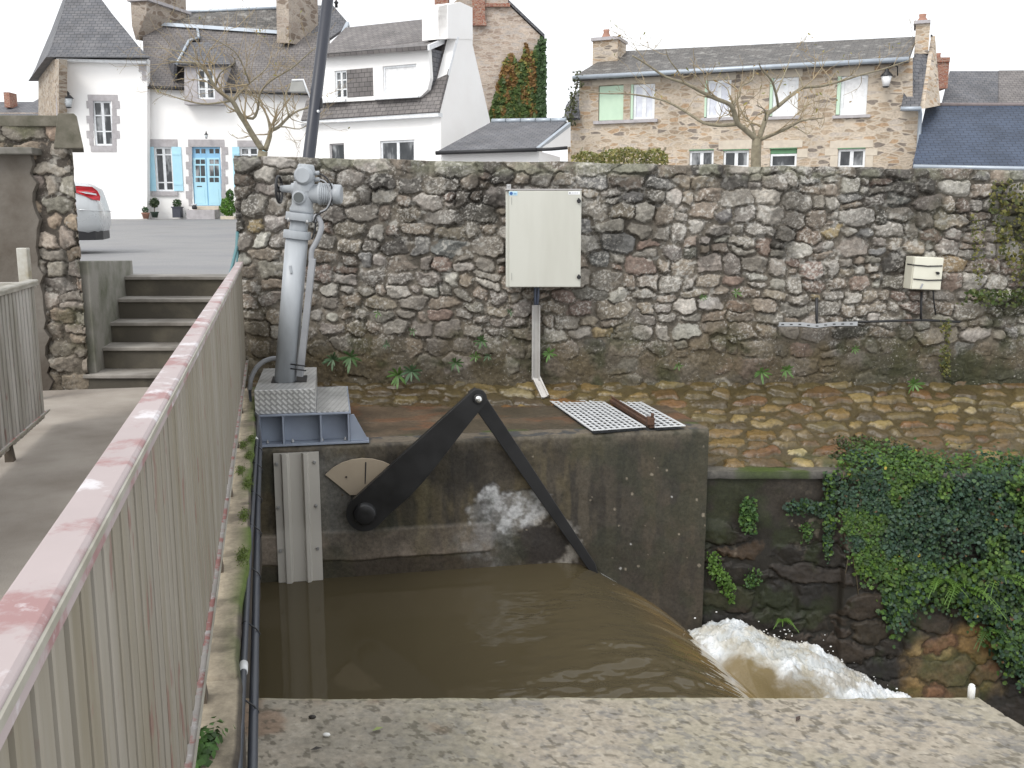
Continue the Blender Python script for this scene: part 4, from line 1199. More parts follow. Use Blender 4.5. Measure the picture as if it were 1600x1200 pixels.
# ================================================================== gratings and the rusty bar on top
M_GRATE = simple('galvanised grating', (.72, .74, .76), .45, metal=.1, bmp=0)
M_VOID = simple('pit shade', (.02, .022, .024), .9, bmp=0)
def grating(c, nx, ny, label):
    """c: four photo corners (far left, far right, near right, near left)"""
    P = [atZ(x, y, -.222) for x, y in c]
    cen = sum(P, V3()) / 4
    root = thing('grating', (cen.x, cen.y, -.248), label, 'grating', 'pit gratings on the abutment')
    def q(u, v): return P[0] * (1 - u) * (1 - v) + P[1] * u * (1 - v) + P[2] * u * v + P[3] * (1 - u) * v
    mb = MB()
    def bar(a, b, w, h):
        d = (b - a).normalized(); s = V3((-d.y, d.x, 0)) * w / 2
        mb.prism([a - s, a + s, b + s, b - s], (0, 0, -h))
    for i in range(nx + 1):
        bar(q(i / nx, 0), q(i / nx, 1), .016 if 0 < i < nx else .02, .006)
    for j in range(ny + 1):
        a, b = q(0, j / ny), q(1, j / ny); z = V3((0, 0, .0012 if 0 < j < ny else .002))
        bar(a + z, b + z, .007 if 0 < j < ny else .02, .005)
    mb.build('bars', M_GRATE, root)
    mb = MB(); mb.prism([p - V3((0, 0, .0262)) for p in P], (0, 0, .0015)); mb.build('pit', M_VOID, root)  # thin dark sheet paints the shaded depth under the bars
grating([(859, 624.5), (933, 622), (1007, 666.5), (927, 672)], 9, 15, 'wide galvanised grating left of the rusty bar')
grating([(954, 622), (987, 620.6), (1069, 664.7), (1025.5, 667)], 4, 15, 'narrow galvanised grating right of the rusty bar')
a = atZ(941, 620, -.235); b_ = atZ(1019, 669, -.235)
mb = MB(); d = (b_ - a).normalized(); s = V3((-d.y, d.x, 0))
mb.prism([a + s * .018, a - s * .018, b_ - s * .018, b_ + s * .018], (0, 0, .03))
mb.prism([a + s * .018 + V3((0, 0, .03)), a + s * .006 + V3((0, 0, .03)), b_ + s * .006 + V3((0, 0, .03)), b_ + s * .018 + V3((0, 0, .03))], (0, 0, .015))
mb.box(b_ + V3((-.01, .02, .05)), (.05, .07, .05)); mb.cyl(b_ + V3((.0, .01, .06)), b_ + V3((0, .0, .105)), .012, 8)
tag(mb.build('steel_bar', simple('rust', (.12, .06, .035), .85, col2=(.06, .035, .025), sc=14, bmp=.5), bevel=.003), 'rusty steel bar with a catch lying between the two gratings', 'bar')
p = atZ(1517, 1090, -.25)
mb = MB(); mb.lathe(p - V3((0, 0, .01)), (0, 0, 1), [(0, .011), (.045, .011), (.047, .009), (.052, .009), (.055, .005)], 10)
tag(mb.build('peg', simple('white peg', (.75, .75, .73), .4, bmp=.02)), 'small white peg at the far right edge of the pale slab', 'peg')

# ================================================================== cabinet, duct, meter box on the wall
M_CAB = simple('cabinet paint', (.54, .54, .485), .45, col2=(.47, .465, .41), sc=4, lo=.45, hi=.75, stretch=(1, 1, .18), bmp=.04)
def text(s, loc, size, mat, parent, name='lettering', rot=(PI / 2, 0, 0)):
    cu = bpy.data.curves.new(name, 'FONT'); cu.body = s; cu.size = size; cu.extrude = .0004; cu.align_x = 'LEFT'
    o = bpy.data.objects.new('tmp', cu); COL.objects.link(o)
    dg = bpy.context.evaluated_depsgraph_get(); dg.update()
    me = bpy.data.meshes.new_from_object(o.evaluated_get(dg)); bpy.data.objects.remove(o)
    me.transform(Matrix.Translation(V3(loc)) @ Matrix.Rotation(PI / 2, 4, 'X'))
    me.materials.clear(); me.materials.append(mat); me.name = name
    return link(name, me, parent)
def cabinet():
    Y = 7.42
    a = atY(790, 297, Y); b_ = atY(907, 450, Y)
    root = thing('electrical_cabinet', ((a.x + b_.x) / 2, Y + .13, b_.z), 'large pale grey electrical cabinet with two latches hanging on the rubble wall', 'cabinet')
    W, H = b_.x - a.x, a.z - b_.z
    mb = MB(); mb.box(((a.x + b_.x) / 2 - .004, Y + .145, (a.z + b_.z) / 2 - .003), (W - .008, .24, H - .014)); mb.build('case', M_CAB, root, bevel=.006)
    dl = atY(795.5, 300, Y).x
    mb = MB(); mb.box(((dl + b_.x) / 2, Y + .012, (a.z + b_.z) / 2 + .002), (b_.x - dl, .024, H - .012)); mb.build('door', M_CAB, root, bevel=.004)
    mb = MB(); mb.box(((a.x + b_.x) / 2, Y + .13, a.z + .004), (W + .006, .26, .01)); mb.build('rain_lip', simple('lip paint', (.42, .40, .39), .5), root, bevel=.002)
    for py in (314, 433):
        c = atY(904.5, py, Y - .006)
        mb = MB(); mb.lathe(c, (0, -1, 0), [(-.004, .016), (.006, .016), (.01, .012)], 14); mb.box(c + V3((-.002, -.012, .004)), (.012, .012, .034)); mb.build('latch', M_DARKM, root, bevel=.001)
    for py in (314, 432):
        c = atY(799.5, py, Y - .001); mb = MB(); mb.box(c, (.004, .003, .055)); mb.build('hinge', simple('hinge grey', (.36, .36, .33), .5, bmp=0), root)  # thin hinge strips, a darker grey than the door
    c = atY(795, 293, Y + .2); mb = MB(); mb.box(c, (.035, .01, .05)); mb.lathe(c + V3((0, -.008, .012)), (0, -1, 0), [(0, .01), (.006, .008)], 8); mb.build('bracket', M_BOLT, root, bevel=.002)
    # stickers
    def sticker(x0, y0, x1, y1, col, nm):
        p, q = atY(x0, y0, Y - .001), atY(x1, y1, Y - .001)
        mb = MB(); mb.box(((p.x + q.x) / 2, Y - .0012, (p.z + q.z) / 2), (q.x - p.x, .0012, p.z - q.z)); o = mb.build('sticker', simple(nm, col, .4, bmp=0), root)
        return o, p, q
    o, p, q = sticker(795, 299, 808.5, 305.5, (.50, .72, .85), 'pale blue sticker')
    mb = MB(); c = V3((p.x + .018, Y - .002, (p.z + q.z) / 2)); mb.lathe(c, (0, -1, 0), [(0, .0125), (.0008, .0125)], 18); mb.build('emblem', simple('blue emblem', (.03, .12, .35), .4, bmp=0), o)
    mb = MB(); mb.box((p.x + .048, Y - .0024, (p.z + q.z) / 2 - .003), (.022, .0008, .006)); mb.build('print', simple('blue print', (.05, .2, .45), .4, bmp=0), o)
    o, p, q = sticker(888, 299, 906, 304, (.85, .86, .87), 'white sticker')
    mb = MB(); mb.lathe(V3((p.x + .012, Y - .002, (p.z + q.z) / 2)), (0, -1, 0), [(0, .006), (.0008, .006)], 12)
    for k in range(4): mb.box((p.x + .03 + .013 * k, Y - .0024, (p.z + q.z) / 2), (.009, .0008, .004))
    mb.build('print', simple('grey print', (.2, .2, .22), .4, bmp=0), o)
    # cable duct down to the pit
    m = simple('galvanised duct', (.50, .49, .47), .42, metal=.3, col2=(.38, .36, .34), sc=6, bmp=.05)
    root = thing('cable_duct', atY(838, 592, 7.6), 'narrow galvanised cable duct running down the wall below the cabinet', 'duct')
    def chan(a, b_, w, dpt, name):
        d = (b_ - a).normalized(); s = V3((1, 0, 0)); s = (s - d * s.dot(d)).normalized(); n = d.cross(s)
        if n.y > 0: n = -n
        mb = MB()
        pr = [(-w, 0), (-w, dpt), (-w * .6, dpt), (-w * .55, dpt * .7), (w * .55, dpt * .7), (w * .6, dpt), (w, dpt), (w, 0)]
        mb.prism([a + s * x + n * y for x, y in pr], b_ - a); mb.build(name, m, root, bevel=.0015)
    c1 = atY(837.5, 476, 7.69); c2 = atY(837, 592, 7.69)
    chan(c1, c2, .033, .055, 'upright_duct')
    c3 = atZ(852, 623, -.215)
    chan(c2 + V3((0, 0, .005)), c3, .032, .05, 'sloping_duct')
    mb = MB()
    for dx in (-.012, .012): mb.tube([atY(838.5, 446, 7.64) + V3((dx, 0, 0)), atY(838.5, 462, 7.65) + V3((dx, 0, 0)), c1 + V3((dx * .6, -.02, -.02))], .011, 8)
    mb.build('cable', simple('slate cable', (.10, .12, .17), .5, bmp=0), root)
    d = (c3 - c2).normalized(); mb = MB(); mb.box(c3 + d * .001 + V3((0, -.0, .024)), (.05, .012, .034)); mb.build('duct_mouth', M_DARKM, root)
cabinet()
def meterbox():
    Y = 7.56
    a = atY(1428, 402, Y); b_ = atY(1471, 453, Y)
    root = thing('meter_box', ((a.x + b_.x) / 2, Y + .1, b_.z), 'small cream meter box tied with two dark straps on the right of the wall', 'meter box')
    m = simple('cream box', (.66, .65, .55), .5, col2=(.6, .58, .48), sc=5, bmp=.03)
    W, H = b_.x - a.x, a.z - b_.z; cx, cz = (a.x + b_.x) / 2, (a.z + b_.z) / 2
    R_ = Matrix.Rotation(.035, 3, 'Y')
    mb = MB(); mb.box((cx, Y + .09, cz), (W, .15, H), R_); mb.build('case', m, root, bevel=.006)
    mb = MB(); mb.box((cx + .001, Y + .008, cz), (W - .008, .014, H - .008), R_); mb.build('lid', m, root, bevel=.003)
    for py in (414, 436):
        p = atY(1428, py, Y - .005); q = atY(1472, py + 1.5, Y - .005)
        mb = MB(); mb.tube([p + V3((-.002, .12, .002)), p, (p + q) / 2 + V3((0, 0, -.006)), q, q + V3((.002, .12, 0))], .005, 6); mb.build('strap', M_DARKM, root)
    p = atY(1465.5, 427, Y - .004); mb = MB(); mb.lathe(p, (0, -1, 0), [(0, .012), (.012, .01)], 10); mb.box(p + V3((-.01, -.008, .006)), (.02, .008, .012)); mb.build('latch', M_DARKM, root)
    p = atY(1440, 447, Y - .002); mb = MB(); mb.box(p, (.012, .006, .04), Matrix.Rotation(.4, 3, 'Y')); mb.build('tag', M_GHOSE, root)
    mb = MB(); mb.tube([atY(1458, 452, 7.62), atY(1459, 470, 7.64), atY(1462, 492, 7.66)], .006, 6); mb.build('cable', M_DARKM, root)
    # black service pipe and the perforated tray
    Yp = 7.665
    mb = MB()
    mb.tube([atY(1335, 503, Yp), atY(1380, 502, Yp), atY(1440, 500, Yp), atY(1500, 503, Yp)], .010, 8)
    mb.tube([atY(1440, 456, 7.65), atY(1439, 480, Yp), atY(1439, 502, Yp)], .010, 8)
    tag(mb.build('service_pipe', M_DARKM), 'black service pipe running along the wall under the meter box', 'pipe')
    mb = MB(); mb.tube([atY(1276, 465, Yp), atY(1276, 500, Yp), atY(1277, 506, Yp), atY(1290, 508, Yp)], .012, 8)
    tag(mb.build('service_pipe', M_DARKM), 'short black upright pipe at the left end of the perforated tray', 'pipe')
    root = thing('cable_tray', atY(1278, 512, 7.63), 'bent perforated steel cable tray lying along the wall', 'tray')
    mt = simple('galvanised tray', (.42, .43, .44), .45, metal=.4, bmp=.04)
    pts = [(1217, 507), (1252, 507), (1276, 509.5), (1300, 506.5), (1340, 506)]
    mb = MB()
    for (x0, y0), (x1, y1) in zip(pts[:-1], pts[1:]):
        p, q = atY(x0, y0, 7.625), atY(x1, y1, 7.625)
        mb.prism([p + V3((0, 0, .018)), p - V3((0, 0, .018)), q - V3((0, 0, .018)), q + V3((0, 0, .018))], (0, .004, 0))
        mb.prism([p - V3((0, 0, .018)), p + V3((0, .05, -.018)), q + V3((0, .05, -.018)), q - V3((0, 0, .018))], (0, 0, .003))
    mb.build('tray', mt, root)
    for i in range(9):
        x = 1223 + i * 13.4
        y = np.interp(x, [p[0] for p in pts], [p[1] for p in pts])
        mb = MB(); mb.box(atY(x, y, 7.6245), (.022, .002, .009)); mb.build('slot', M_DARKM, root)
meterbox()
# ================================================================== houses
class Fac:
    """a vertical facade plane given by two photo points on it with their depths"""
    def __init__(s, x0, Y0, x1, Y1):
        a = atY(x0, 200, Y0); b = atY(x1, 200, Y1)
        s.a = V3((a.x, a.y, 0)); s.d = (V3((b.x, b.y, 0)) - s.a).normalized()
        s.n = V3((s.d.y, -s.d.x, 0))
        if s.n.dot(CAM - s.a) < 0: s.n = -s.n
    def uz(s, px, py):
        p = atP(px, py, s.a, s.n); return ((p - s.a).dot(s.d), p.z)
    def P(s, u, z, o=0.): return s.a + s.d * u + s.n * o + V3((0, 0, z))
    def at(s, px, py, o=0.): return atP(px, py, s.a + s.n * o, s.n)
    def poly(s, pts): return [s.uz(*p) for p in pts]
    def rect(s, x0, y0, x1, y1):
        u0, _ = s.uz(x0, (y0 + y1) / 2); u1, _ = s.uz(x1, (y0 + y1) / 2)
        _, z0 = s.uz((x0 + x1) / 2, y1); _, z1 = s.uz((x0 + x1) / 2, y0)
        return [(u0, z0), (u1, z0), (u1, z1), (u0, z1)]
    def shift(s, o):
        g = Fac.__new__(Fac); g.a = s.a + s.n * o; g.d = s.d; g.n = s.n; return g
    def plate(s, mb, uz, o1, o0, mi=0):
        mb.prism([s.P(u, z, o1) for u, z in uz], s.n * (o0 - o1), mi)

def wall(fac, outer, holes, mat, root, depth=.3, reveal=.16, name='wall', rmat=None):
    mb = MB()
    rings = [outer] + holes
    pts = [p for r in rings for p in r]
    tri = tessellate_polygon([[V3((u, z, 0)) for u, z in r] for r in rings])
    mb.add([fac.P(u, z) for u, z in pts], [list(t) for t in tri])
    for r in holes:
        n = len(r)
        mb.add([fac.P(u, z) for u, z in r] + [fac.P(u, z, -reveal) for u, z in r], [(i, (i + 1) % n, n + (i + 1) % n, n + i) for i in range(n)], 1 if rmat else 0)
    n = len(outer)
    mb.add([fac.P(u, z) for u, z in outer] + [fac.P(u, z, -depth) for u, z in outer], [(i, (i + 1) % n, n + (i + 1) % n, n + i) for i in range(n)])
    mb.add([fac.P(u, z, -depth) for u, z in outer], [list(range(n))])
    # face the front outward
    return mb.build(name, [mat] + ([rmat] if rmat else []), root, recalc=True)

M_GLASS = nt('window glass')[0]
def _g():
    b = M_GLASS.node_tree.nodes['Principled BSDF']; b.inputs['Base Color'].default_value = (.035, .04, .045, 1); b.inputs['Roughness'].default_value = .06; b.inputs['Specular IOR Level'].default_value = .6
    t = M_GLASS.node_tree; r = ramp(t, noise_n(t, coords(t, False, (1, 1, .4)), 2.6, 3), [(.38, (.02, .024, .028)), (.52, (.05, .055, .06)), (.64, (.30, .31, .32))]); t.links.new(r.outputs[0], b.inputs['Base Color'])  # noise tones paint varied reflections and net curtains into the panes
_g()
M_CURT = simple('white net curtain', (.72, .74, .8), .5, col2=(.55, .57, .64), sc=4, bmp=.05)
M_BLIND = simple('white blind', (.86, .86, .86), .5, bmp=0)
M_WFRAME = simple('white window paint', (.82, .84, .86), .4, bmp=0)
M_BLUEW = simple('blue shutter paint', (.44, .72, .84), .55, col2=(.40, .67, .80), sc=3, bmp=.03)
M_BLUED = simple('blue door paint', (.27, .52, .74), .5, col2=(.24, .47, .68), sc=3, bmp=.03)
M_WPLAST = simple('white render', (.93, .92, .905), .85, col2=(.88, .86, .84), sc=.8, lo=.4, hi=.8, bmp=.15, bd=.01, bsc=12)
M_GRAN = simple('granite dressing', (.46, .44, .45), .8, col2=(.36, .34, .345), sc=6, bmp=.3, bd=.01, bsc=20)
M_GRANT = simple('cream dressing', (.62, .55, .45), .8, col2=(.52, .46, .38), sc=5, bmp=.2, bd=.01)
M_ZINC = simple('zinc', (.42, .47, .52), .4, metal=.3, col2=(.36, .40, .45), sc=3, bmp=.03)
M_SLATE = slate('old slates', (.11, .113, .125), (.15, .148, .155), None)
M_SLATEB = slate('brown slates', (.145, .134, .132), (.19, .175, .168), None)
M_SLATEL = slate('lichened slates', (.095, .09, .085), (.13, .12, .11), (.30, .29, .27))
M_SLATEN = slate('new navy slates', (.045, .062, .098), (.058, .076, .115), None, rough=.55)
M_TOWSTONE = masonry('tower rubble', [(.34, .27, .20), (.42, .34, .26), (.28, .22, .17), (.46, .40, .33)], (.44, .39, .33), 2.2, 5.5)
M_HSTONE = masonry('house rubble', [(.50, .41, .31), (.44, .35, .26), (.53, .45, .36), (.38, .30, .22), (.50, .44, .38), (.45, .32, .21), (.24, .205, .175), (.55, .47, .38)], (.55, .475, .385), 2.1, 6.0, .07)
M_GSTONE = masonry('gable rubble', [(.46, .38, .31), (.40, .32, .26), (.52, .44, .37), (.34, .27, .22), (.45, .40, .36)], (.50, .43, .37), 2.4, 7.5, .06)
M_BRICK = masonry('brick', [(.30, .12, .08), (.34, .15, .10), (.26, .11, .08), (.36, .2, .14)], (.38, .3, .25), 4.6, 13, .05)
M_TERRA = simple('terracotta', (.38, .20, .14), .7, col2=(.30, .16, .12), sc=9)
M_GREENP = simple('pale green paint', (.54, .70, .54), .6, col2=(.49, .65, .50), sc=3, bmp=.03)
M_GREEND = simple('green paint', (.12, .27, .14), .6, bmp=0)
M_BLACKI = simple('black iron', (.02, .02, .022), .5, bmp=0)

def window(fac, root, x0, y0, x1, y1, cols=2, rows=1, fm=None, pm=None, fw=.07, name='window', deep=.11):
    (u0, z0), _, (u1, z1), _ = fac.rect(x0, y0, x1, y1)
    u0 += .006; u1 -= .006; z0 += .006; z1 -= .006
    mb = MB()
    fac.plate(mb, [(u0, z0), (u0 + fw, z0), (u0 + fw, z1), (u0, z1)], -deep + .05, -deep)
    fac.plate(mb, [(u1 - fw, z0), (u1, z0), (u1, z1), (u1 - fw, z1)], -deep + .05, -deep)
    fac.plate(mb, [(u0 + fw, z0), (u1 - fw, z0), (u1 - fw, z0 + fw), (u0 + fw, z0 + fw)], -deep + .048, -deep)
    fac.plate(mb, [(u0 + fw, z1 - fw), (u1 - fw, z1 - fw), (u1 - fw, z1), (u0 + fw, z1)], -deep + .048, -deep)
    for i in range(1, cols):
        u = u0 + (u1 - u0) * i / cols
        fac.plate(mb, [(u - fw * .8, z0 + fw), (u + fw * .8, z0 + fw), (u + fw * .8, z1 - fw), (u - fw * .8, z1 - fw)], -deep + .044, -deep)
    rr = rows if isinstance(rows, (list, tuple)) else [i / rows for i in range(1, rows)]
    for f in rr:
        z = z0 + (z1 - z0) * f
        fac.plate(mb, [(u0 + fw, z - fw * .35), (u1 - fw, z - fw * .35), (u1 - fw, z + fw * .35), (u0 + fw, z + fw * .35)], -deep + .04, -deep)
    w = mb.build(name, fm or M_WFRAME, root)
    mb = MB(); fac.plate(mb, [(u0 + .01, z0 + .01), (u1 - .01, z0 + .01), (u1 - .01, z1 - .01), (u0 + .01, z1 - .01)], -deep + .012, -deep + .002)
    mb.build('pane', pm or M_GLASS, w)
    return w
def plates(fac, root, name, mat, rects, o1=.03, o0=-.02, bevel=0):
    if name == 'quoins':
        for r in rects: plates(fac, root, 'quoin', mat, [r], o1, o0, bevel)
        return
    mb = MB()
    for r in rects:
        pts = fac.rect(*r) if len(r) == 4 and not isinstance(r[0], tuple) else fac.poly(r)
        fac.plate(mb, pts, o1, o0)
    return mb.build(name, mat, root, bevel=bevel)
def roof(root, pts, mat, th=.12, name='roof'):
    n = (pts[1] - pts[0]).cross(pts[2] - pts[0]).normalized()
    if n.z < 0: n = -n
    mb = MB(); mb.prism(pts, -n * th); return mb.build(name, mat, root)
def shutters(fac, root, rects, mat):
    for r in rects:
        pts = fac.rect(*r); mb = MB(); fac.plate(mb, pts, .045, .008)
        (u0, z0), _, (u1, z1), _ = pts
        n = 3
        for k in range(1, n):
            u = u0 + (u1 - u0) * k / n
        for f in (.16, .84):
            z = z0 + (z1 - z0) * f; fac.plate(mb, [(u0 + .02, z - .04), (u1 - .02, z - .04), (u1 - .02, z + .04), (u0 + .02, z + .04)], .06, .046)
        mb.build('shutter', mat, root)
def quoin_rows(xin, xw, xn, y0, y1, n, flip=False):
    R = []
    for i in range(n):
        a = y0 + (y1 - y0) * i / n; b = y0 + (y1 - y0) * (i + 1) / n
        xo = xw if (i % 2 == 0) != flip else xn
        R.append((min(xin, xo), a, max(xin, xo), b))
    return R

# ------------------------------------------------ white house with the tower
def tower_house():
    fm = Fac(228, 41, 500, 41.3); ft = Fac(92, 40.4, 232, 40.5)
    g = fm.at(320, 339)
    root = thing('house', (g.x, g.y, g.z - .3), 'white house with square tower, light blue door and shutters and dark slate roofs', 'house')
    h1, hd, h2 = fm.rect(242.5, 229.5, 270.5, 299), fm.rect(300.5, 229.5, 346, 321.5), fm.rect(376, 229.5, 405, 299)
    hdm = fm.rect(305.5, 107, 336, 155)
    outer = fm.poly([(227, 356), (520, 352), (520, 140), (227, 132)])
    wall(fm, outer, [h1, hd, h2], M_WPLAST, root)
    window(fm, root, 242.5, 229.5, 270.5, 299, 2, [.2, .83], name='window')
    window(fm, root, 376, 229.5, 405, 299, 2, [.2, .83], name='window')
    shutters(fm, root, [(228.5, 229.5, 242.6, 298.5), (270.4, 229.5, 285, 298.5), (364.5, 229.5, 375.6, 297), (405.4, 229.5, 417, 297)], M_BLUEW)
    plates(fm, root, 'lintel', M_GRAN, [(234.6, 217.6, 277.5, 229.4)]); plates(fm, root, 'lintel', M_GRAN, [(294, 218, 350.5, 229.4)]); plates(fm, root, 'lintel', M_GRAN, [(371, 219.5, 409, 229.4)])
    plates(fm, root, 'sill', M_GRAN, [(238, 299, 278.5, 306)], .09); plates(fm, root, 'sill', M_GRAN, [(373, 299, 410, 306)], .09)
    plates(fm, root, 'door_surround', M_GRAN, quoin_rows(300.3, 290.6, 295, 229.6, 321.5, 8) + quoin_rows(346.2, 356, 351.8, 229.6, 321.5, 8))
    # door: transom light and two leaves with little panes
    mb = MB(); fm.plate(mb, fm.rect(300.8, 229.8, 345.7, 321.3), -.09, -.15); d = mb.build('door', M_BLUED, root)
    for k, (xa, xb) in enumerate(((302.5, 322.3), (324.2, 344))):
        mb = MB(); fm.plate(mb, fm.rect(xa, 246.5, xb, 320.5), -.06, -.0895)
        fm.plate(mb, fm.rect(xa + 2.5, 296, xb - 2.5, 318), -.048, -.0595)
        mb.build('door_leaf', M_BLUEW, d)
        w = (xb - xa)
        for (ya, yb) in ((249, 256), (258.5, 275), (277.5, 284.5)):
            for j in range(2):
                x0 = xa + 2 + j * (w - 4) / 2 + .6; x1 = xa + 2 + (j + 1) * (w - 4) / 2 - .6
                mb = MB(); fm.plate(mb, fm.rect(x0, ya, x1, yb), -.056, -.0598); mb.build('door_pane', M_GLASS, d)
        for j in range(2):
            x0 = xa + 1 + j * (w - 2) / 2 + 1.2; x1 = xa + 1 + (j + 1) * (w - 2) / 2 - 1.2
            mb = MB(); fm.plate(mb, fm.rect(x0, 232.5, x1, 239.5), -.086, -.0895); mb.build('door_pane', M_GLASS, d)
    mb = MB(); fm.plate(mb, fm.rect(307, 290.5, 315, 292), -.054, -.0598); mb.build('letter_slot', M_BLACKI, d)
    # lower roof, old upper roof, zinc flashing between
    e0, e1 = fm.at(226, 133, .35), fm.at(515, 147, .35)
    f0, f1 = atY(222, 37, 44.2), atY(515, 58, 44.2)
    r0, r1 = atY(236, 22, 45.6), atY(512, 8, 45.8)
    roof(root, [e0, e1, f1, f0], M_SLATEB)
    f0b, f1b = atY(222, 37, 44.25), atY(436, 53, 44.25)
    roof(root, [f0b, f1b, atY(436, 13, 45.8), r0], M_SLATEL, name='upper_roof')
    roof(root, [atY(436, 56, 44.1), atY(515, 60, 44.1), atY(546, 38, 45.2), atY(520, 8, 46), atY(436, 9, 46)], M_SLATE, name='end_roof')
    mb = MB(); a, b = atY(223, 38, 44.0), atY(433, 52.5, 44.0)
    mb.prism([a, b, b + V3((0, .1, .16)), a + V3((0, .1, .16))], (0, .15, -.02)); mb.build('zinc_flashing', M_ZINC, root)
    mb = MB(); mb.tube([atY(239, 21, 45.5), atY(340, 16.5, 45.6), atY(432, 12.5, 45.7)], .07, 8); mb.build('ridge', M_ZINC, root)
    mb = MB(); mb.prism([atY(518, 84, 41.2), atY(523, 84, 41.2), atY(546, 38, 45), atY(541, 38, 45)], (0, 0, .12)); mb.build('verge', M_ZINC, root)
    mb = MB(); p = atY(525.5, 8, 45.9); mb.lathe(p, (0, 0, 1), [(-.1, .07), (.05, .06), (.1, .12), (.2, .03), (.3, .09), (.4, .02), (.6, .015)], 10); mb.build('finial', M_BLACKI, root)
    # gutter under the roof
    mb = MB(); mb.tube([fm.at(352, 143, .42), fm.at(500, 147.5, .42)], .06, 8); mb.build('gutter', M_BLACKI, root)
    mb = MB(); mb.tube([fm.at(231, 137, .42), fm.at(288, 139, .42)], .06, 8); mb.build('gutter', M_BLACKI, root)
    mb = MB(); mb.tube([fm.at(228.5, 138, .1), fm.at(228.5, 335, .1)], .045, 8); mb.build('downpipe', M_WPLAST, root)
    # chimneys
    for pts, side, nm in (([(203, -20), (228, -20), (229, 20), (219, 45), (212, 62), (206, 40)], 16, 0), ([(431, -25), (450, -25), (452, 67), (433, 67)], 12, 1)):
        Y = 43.2
        P = [atY(x, y, Y) for x, y in pts]; mb = MB(); mb.prism(P, (1.1 if nm == 0 else .9, 1.8, 0)); c = mb.build('chimney', masonry('chimney rubble %d' % nm, [(.36, .30, .25), (.42, .36, .3), (.24, .19, .15)], (.40, .35, .3), 2, 3.4), root)
        mb = MB(); a = atY(pts[0][0] - 3, 3, Y); 
        if nm == 0:
            b = atY(pts[1][0] + 4, 1, Y); mb.prism([V3((a.x, Y - .1, a.z)), V3((b.x, Y - .1, b.z)), V3((b.x, Y - .1, b.z + .12)), V3((a.x, Y - .1, a.z + .14))], (1.2, 2.0, -.2)); mb.build('chimney_cap', M_GRAN, c)
    # dormer
    fd = Fac(287, 41.0, 349, 41.05)
    fd.a = fd.a + fd.n * .45
    w_out = fd.poly([(288, 163), (348.5, 163), (348.5, 99), (288, 99)])
    dw = wall(fd, w_out, [fd.rect(308, 107.5, 335, 155)], M_GRAN, root, depth=2.2, name='dormer')
    window(fd, root, 308, 107.5, 335, 155, 2, [.34, .67], name='dormer_window')
    ap = atY(311, 61, 43.4); pL = fd.at(277, 100, .25); pR = fd.at(360, 100, .25); fL, fR = fd.at(296, 66, -.9), fd.at(326, 66, -.9)
    roof(root, [pL, fd.at(276, 138, -.6), atY(262, 90, 43.0), ap, fL], M_SLATE, name='dormer_roof')
    roof(root, [pL, pR, fR, fL], M_SLATE, name='dormer_roof')
    roof(root, [pR, atY(372, 96, 43.2), ap, fR], M_SLATEB, name='dormer_roof')
    mb = MB(); mb.tube([fd.at(276, 100, .3), fL + V3((0, -.05, .06)), ap + V3((0, 0, .05))], .055, 6); mb.tube([ap + V3((0, 0, .05)), atY(308.5, 46, 44)], .07, 6); mb.build('zinc_verge', M_ZINC, root)
    # ------ tower
    th = ft.rect(146, 157.6, 175.5, 227.5)
    wall(ft, ft.poly([(92, 350), (230, 352), (230, 92), (92, 92)]), [th], M_WPLAST, root, depth=.35, name='tower_wall')
    A = ft.at(92, 200); Bk = atY(63, 200, 47.0)
    fs = Fac(92, 40.4, 63, 47.0)
    wall(fs, fs.poly([(92, 350), (60, 350), (60, 96), (92, 92)]), [], M_TOWSTONE, root, depth=.3, name='tower_side')
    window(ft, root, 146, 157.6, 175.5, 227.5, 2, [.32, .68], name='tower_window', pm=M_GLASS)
    plates(ft, root, 'tower_window_surround', M_GRAN, [(137.5, 148, 184, 157.8), (142, 227.5, 182, 237)] + quoin_rows(146, 135.5, 140, 157.8, 227.5, 6) + quoin_rows(175.5, 187, 182, 157.8, 227.5, 6))
    plates(ft, root, 'quoins', M_GRAN, quoin_rows(88, 97.5, 92.5, 96, 190, 10) + quoin_rows(229, 217, 222, 98, 126, 2), .02)
    # flared pyramid roof
    eL, eR = atY(72, 89, 39.9), atY(236, 97, 40.0)
    ex = V3((eL.x, eL.y, eL.z)); 
    wdt = eR.x - eL.x; dep = 6.6
    bl = atY(42, 104, 46.8); bl.z = eL.z
    corners = [V3((eL.x, eL.y, eL.z)), V3((eR.x, eR.y, eL.z)), V3((eR.x - (eL.x - bl.x), eR.y + dep, eL.z)), bl]
    cen = sum(corners, V3()) / 4
    apex_z = atY(137, -58, cen.y).z
    Hh = apex_z - eL.z
    mb = MB(); rings = []
    for f, sc in ((0, 1), (.045, .93), (.12, .84), (.25, .71), (.45, .50), (.75, .22), (1, .03)):
        rings.append([cen + (c - cen) * sc + V3((0, 0, f * Hh)) for c in corners])
    vs = [p for r in rings for p in r]; fc = []
    for i in range(len(rings) - 1):
        for j in range(4): fc.append((i * 4 + j, i * 4 + (j + 1) % 4, i * 4 + 4 + (j + 1) % 4, i * 4 + 4 + j))
    fc.append((3, 2, 1, 0)); fc.append(tuple((len(rings) - 1) * 4 + k for k in range(4)))
    mb.add(vs, fc); mb.build('tower_roof', M_SLATE, root)
    mb = MB(); mb.prism([ft.P(*ft.uz(93, 93), .3), ft.P(*ft.uz(232, 97), .3), ft.P(*ft.uz(232, 101), .3), ft.P(*ft.uz(93, 97), .3)], -ft.n * .3); mb.build('eaves_board', M_WFRAME, root)
    p = atY(140, 9, 42.5); mb = MB(); mb.ball(p, .12, 8, 6); mb.build('roof_patch', M_ZINC, root)
    return fm, ft
FM, FT = tower_house()

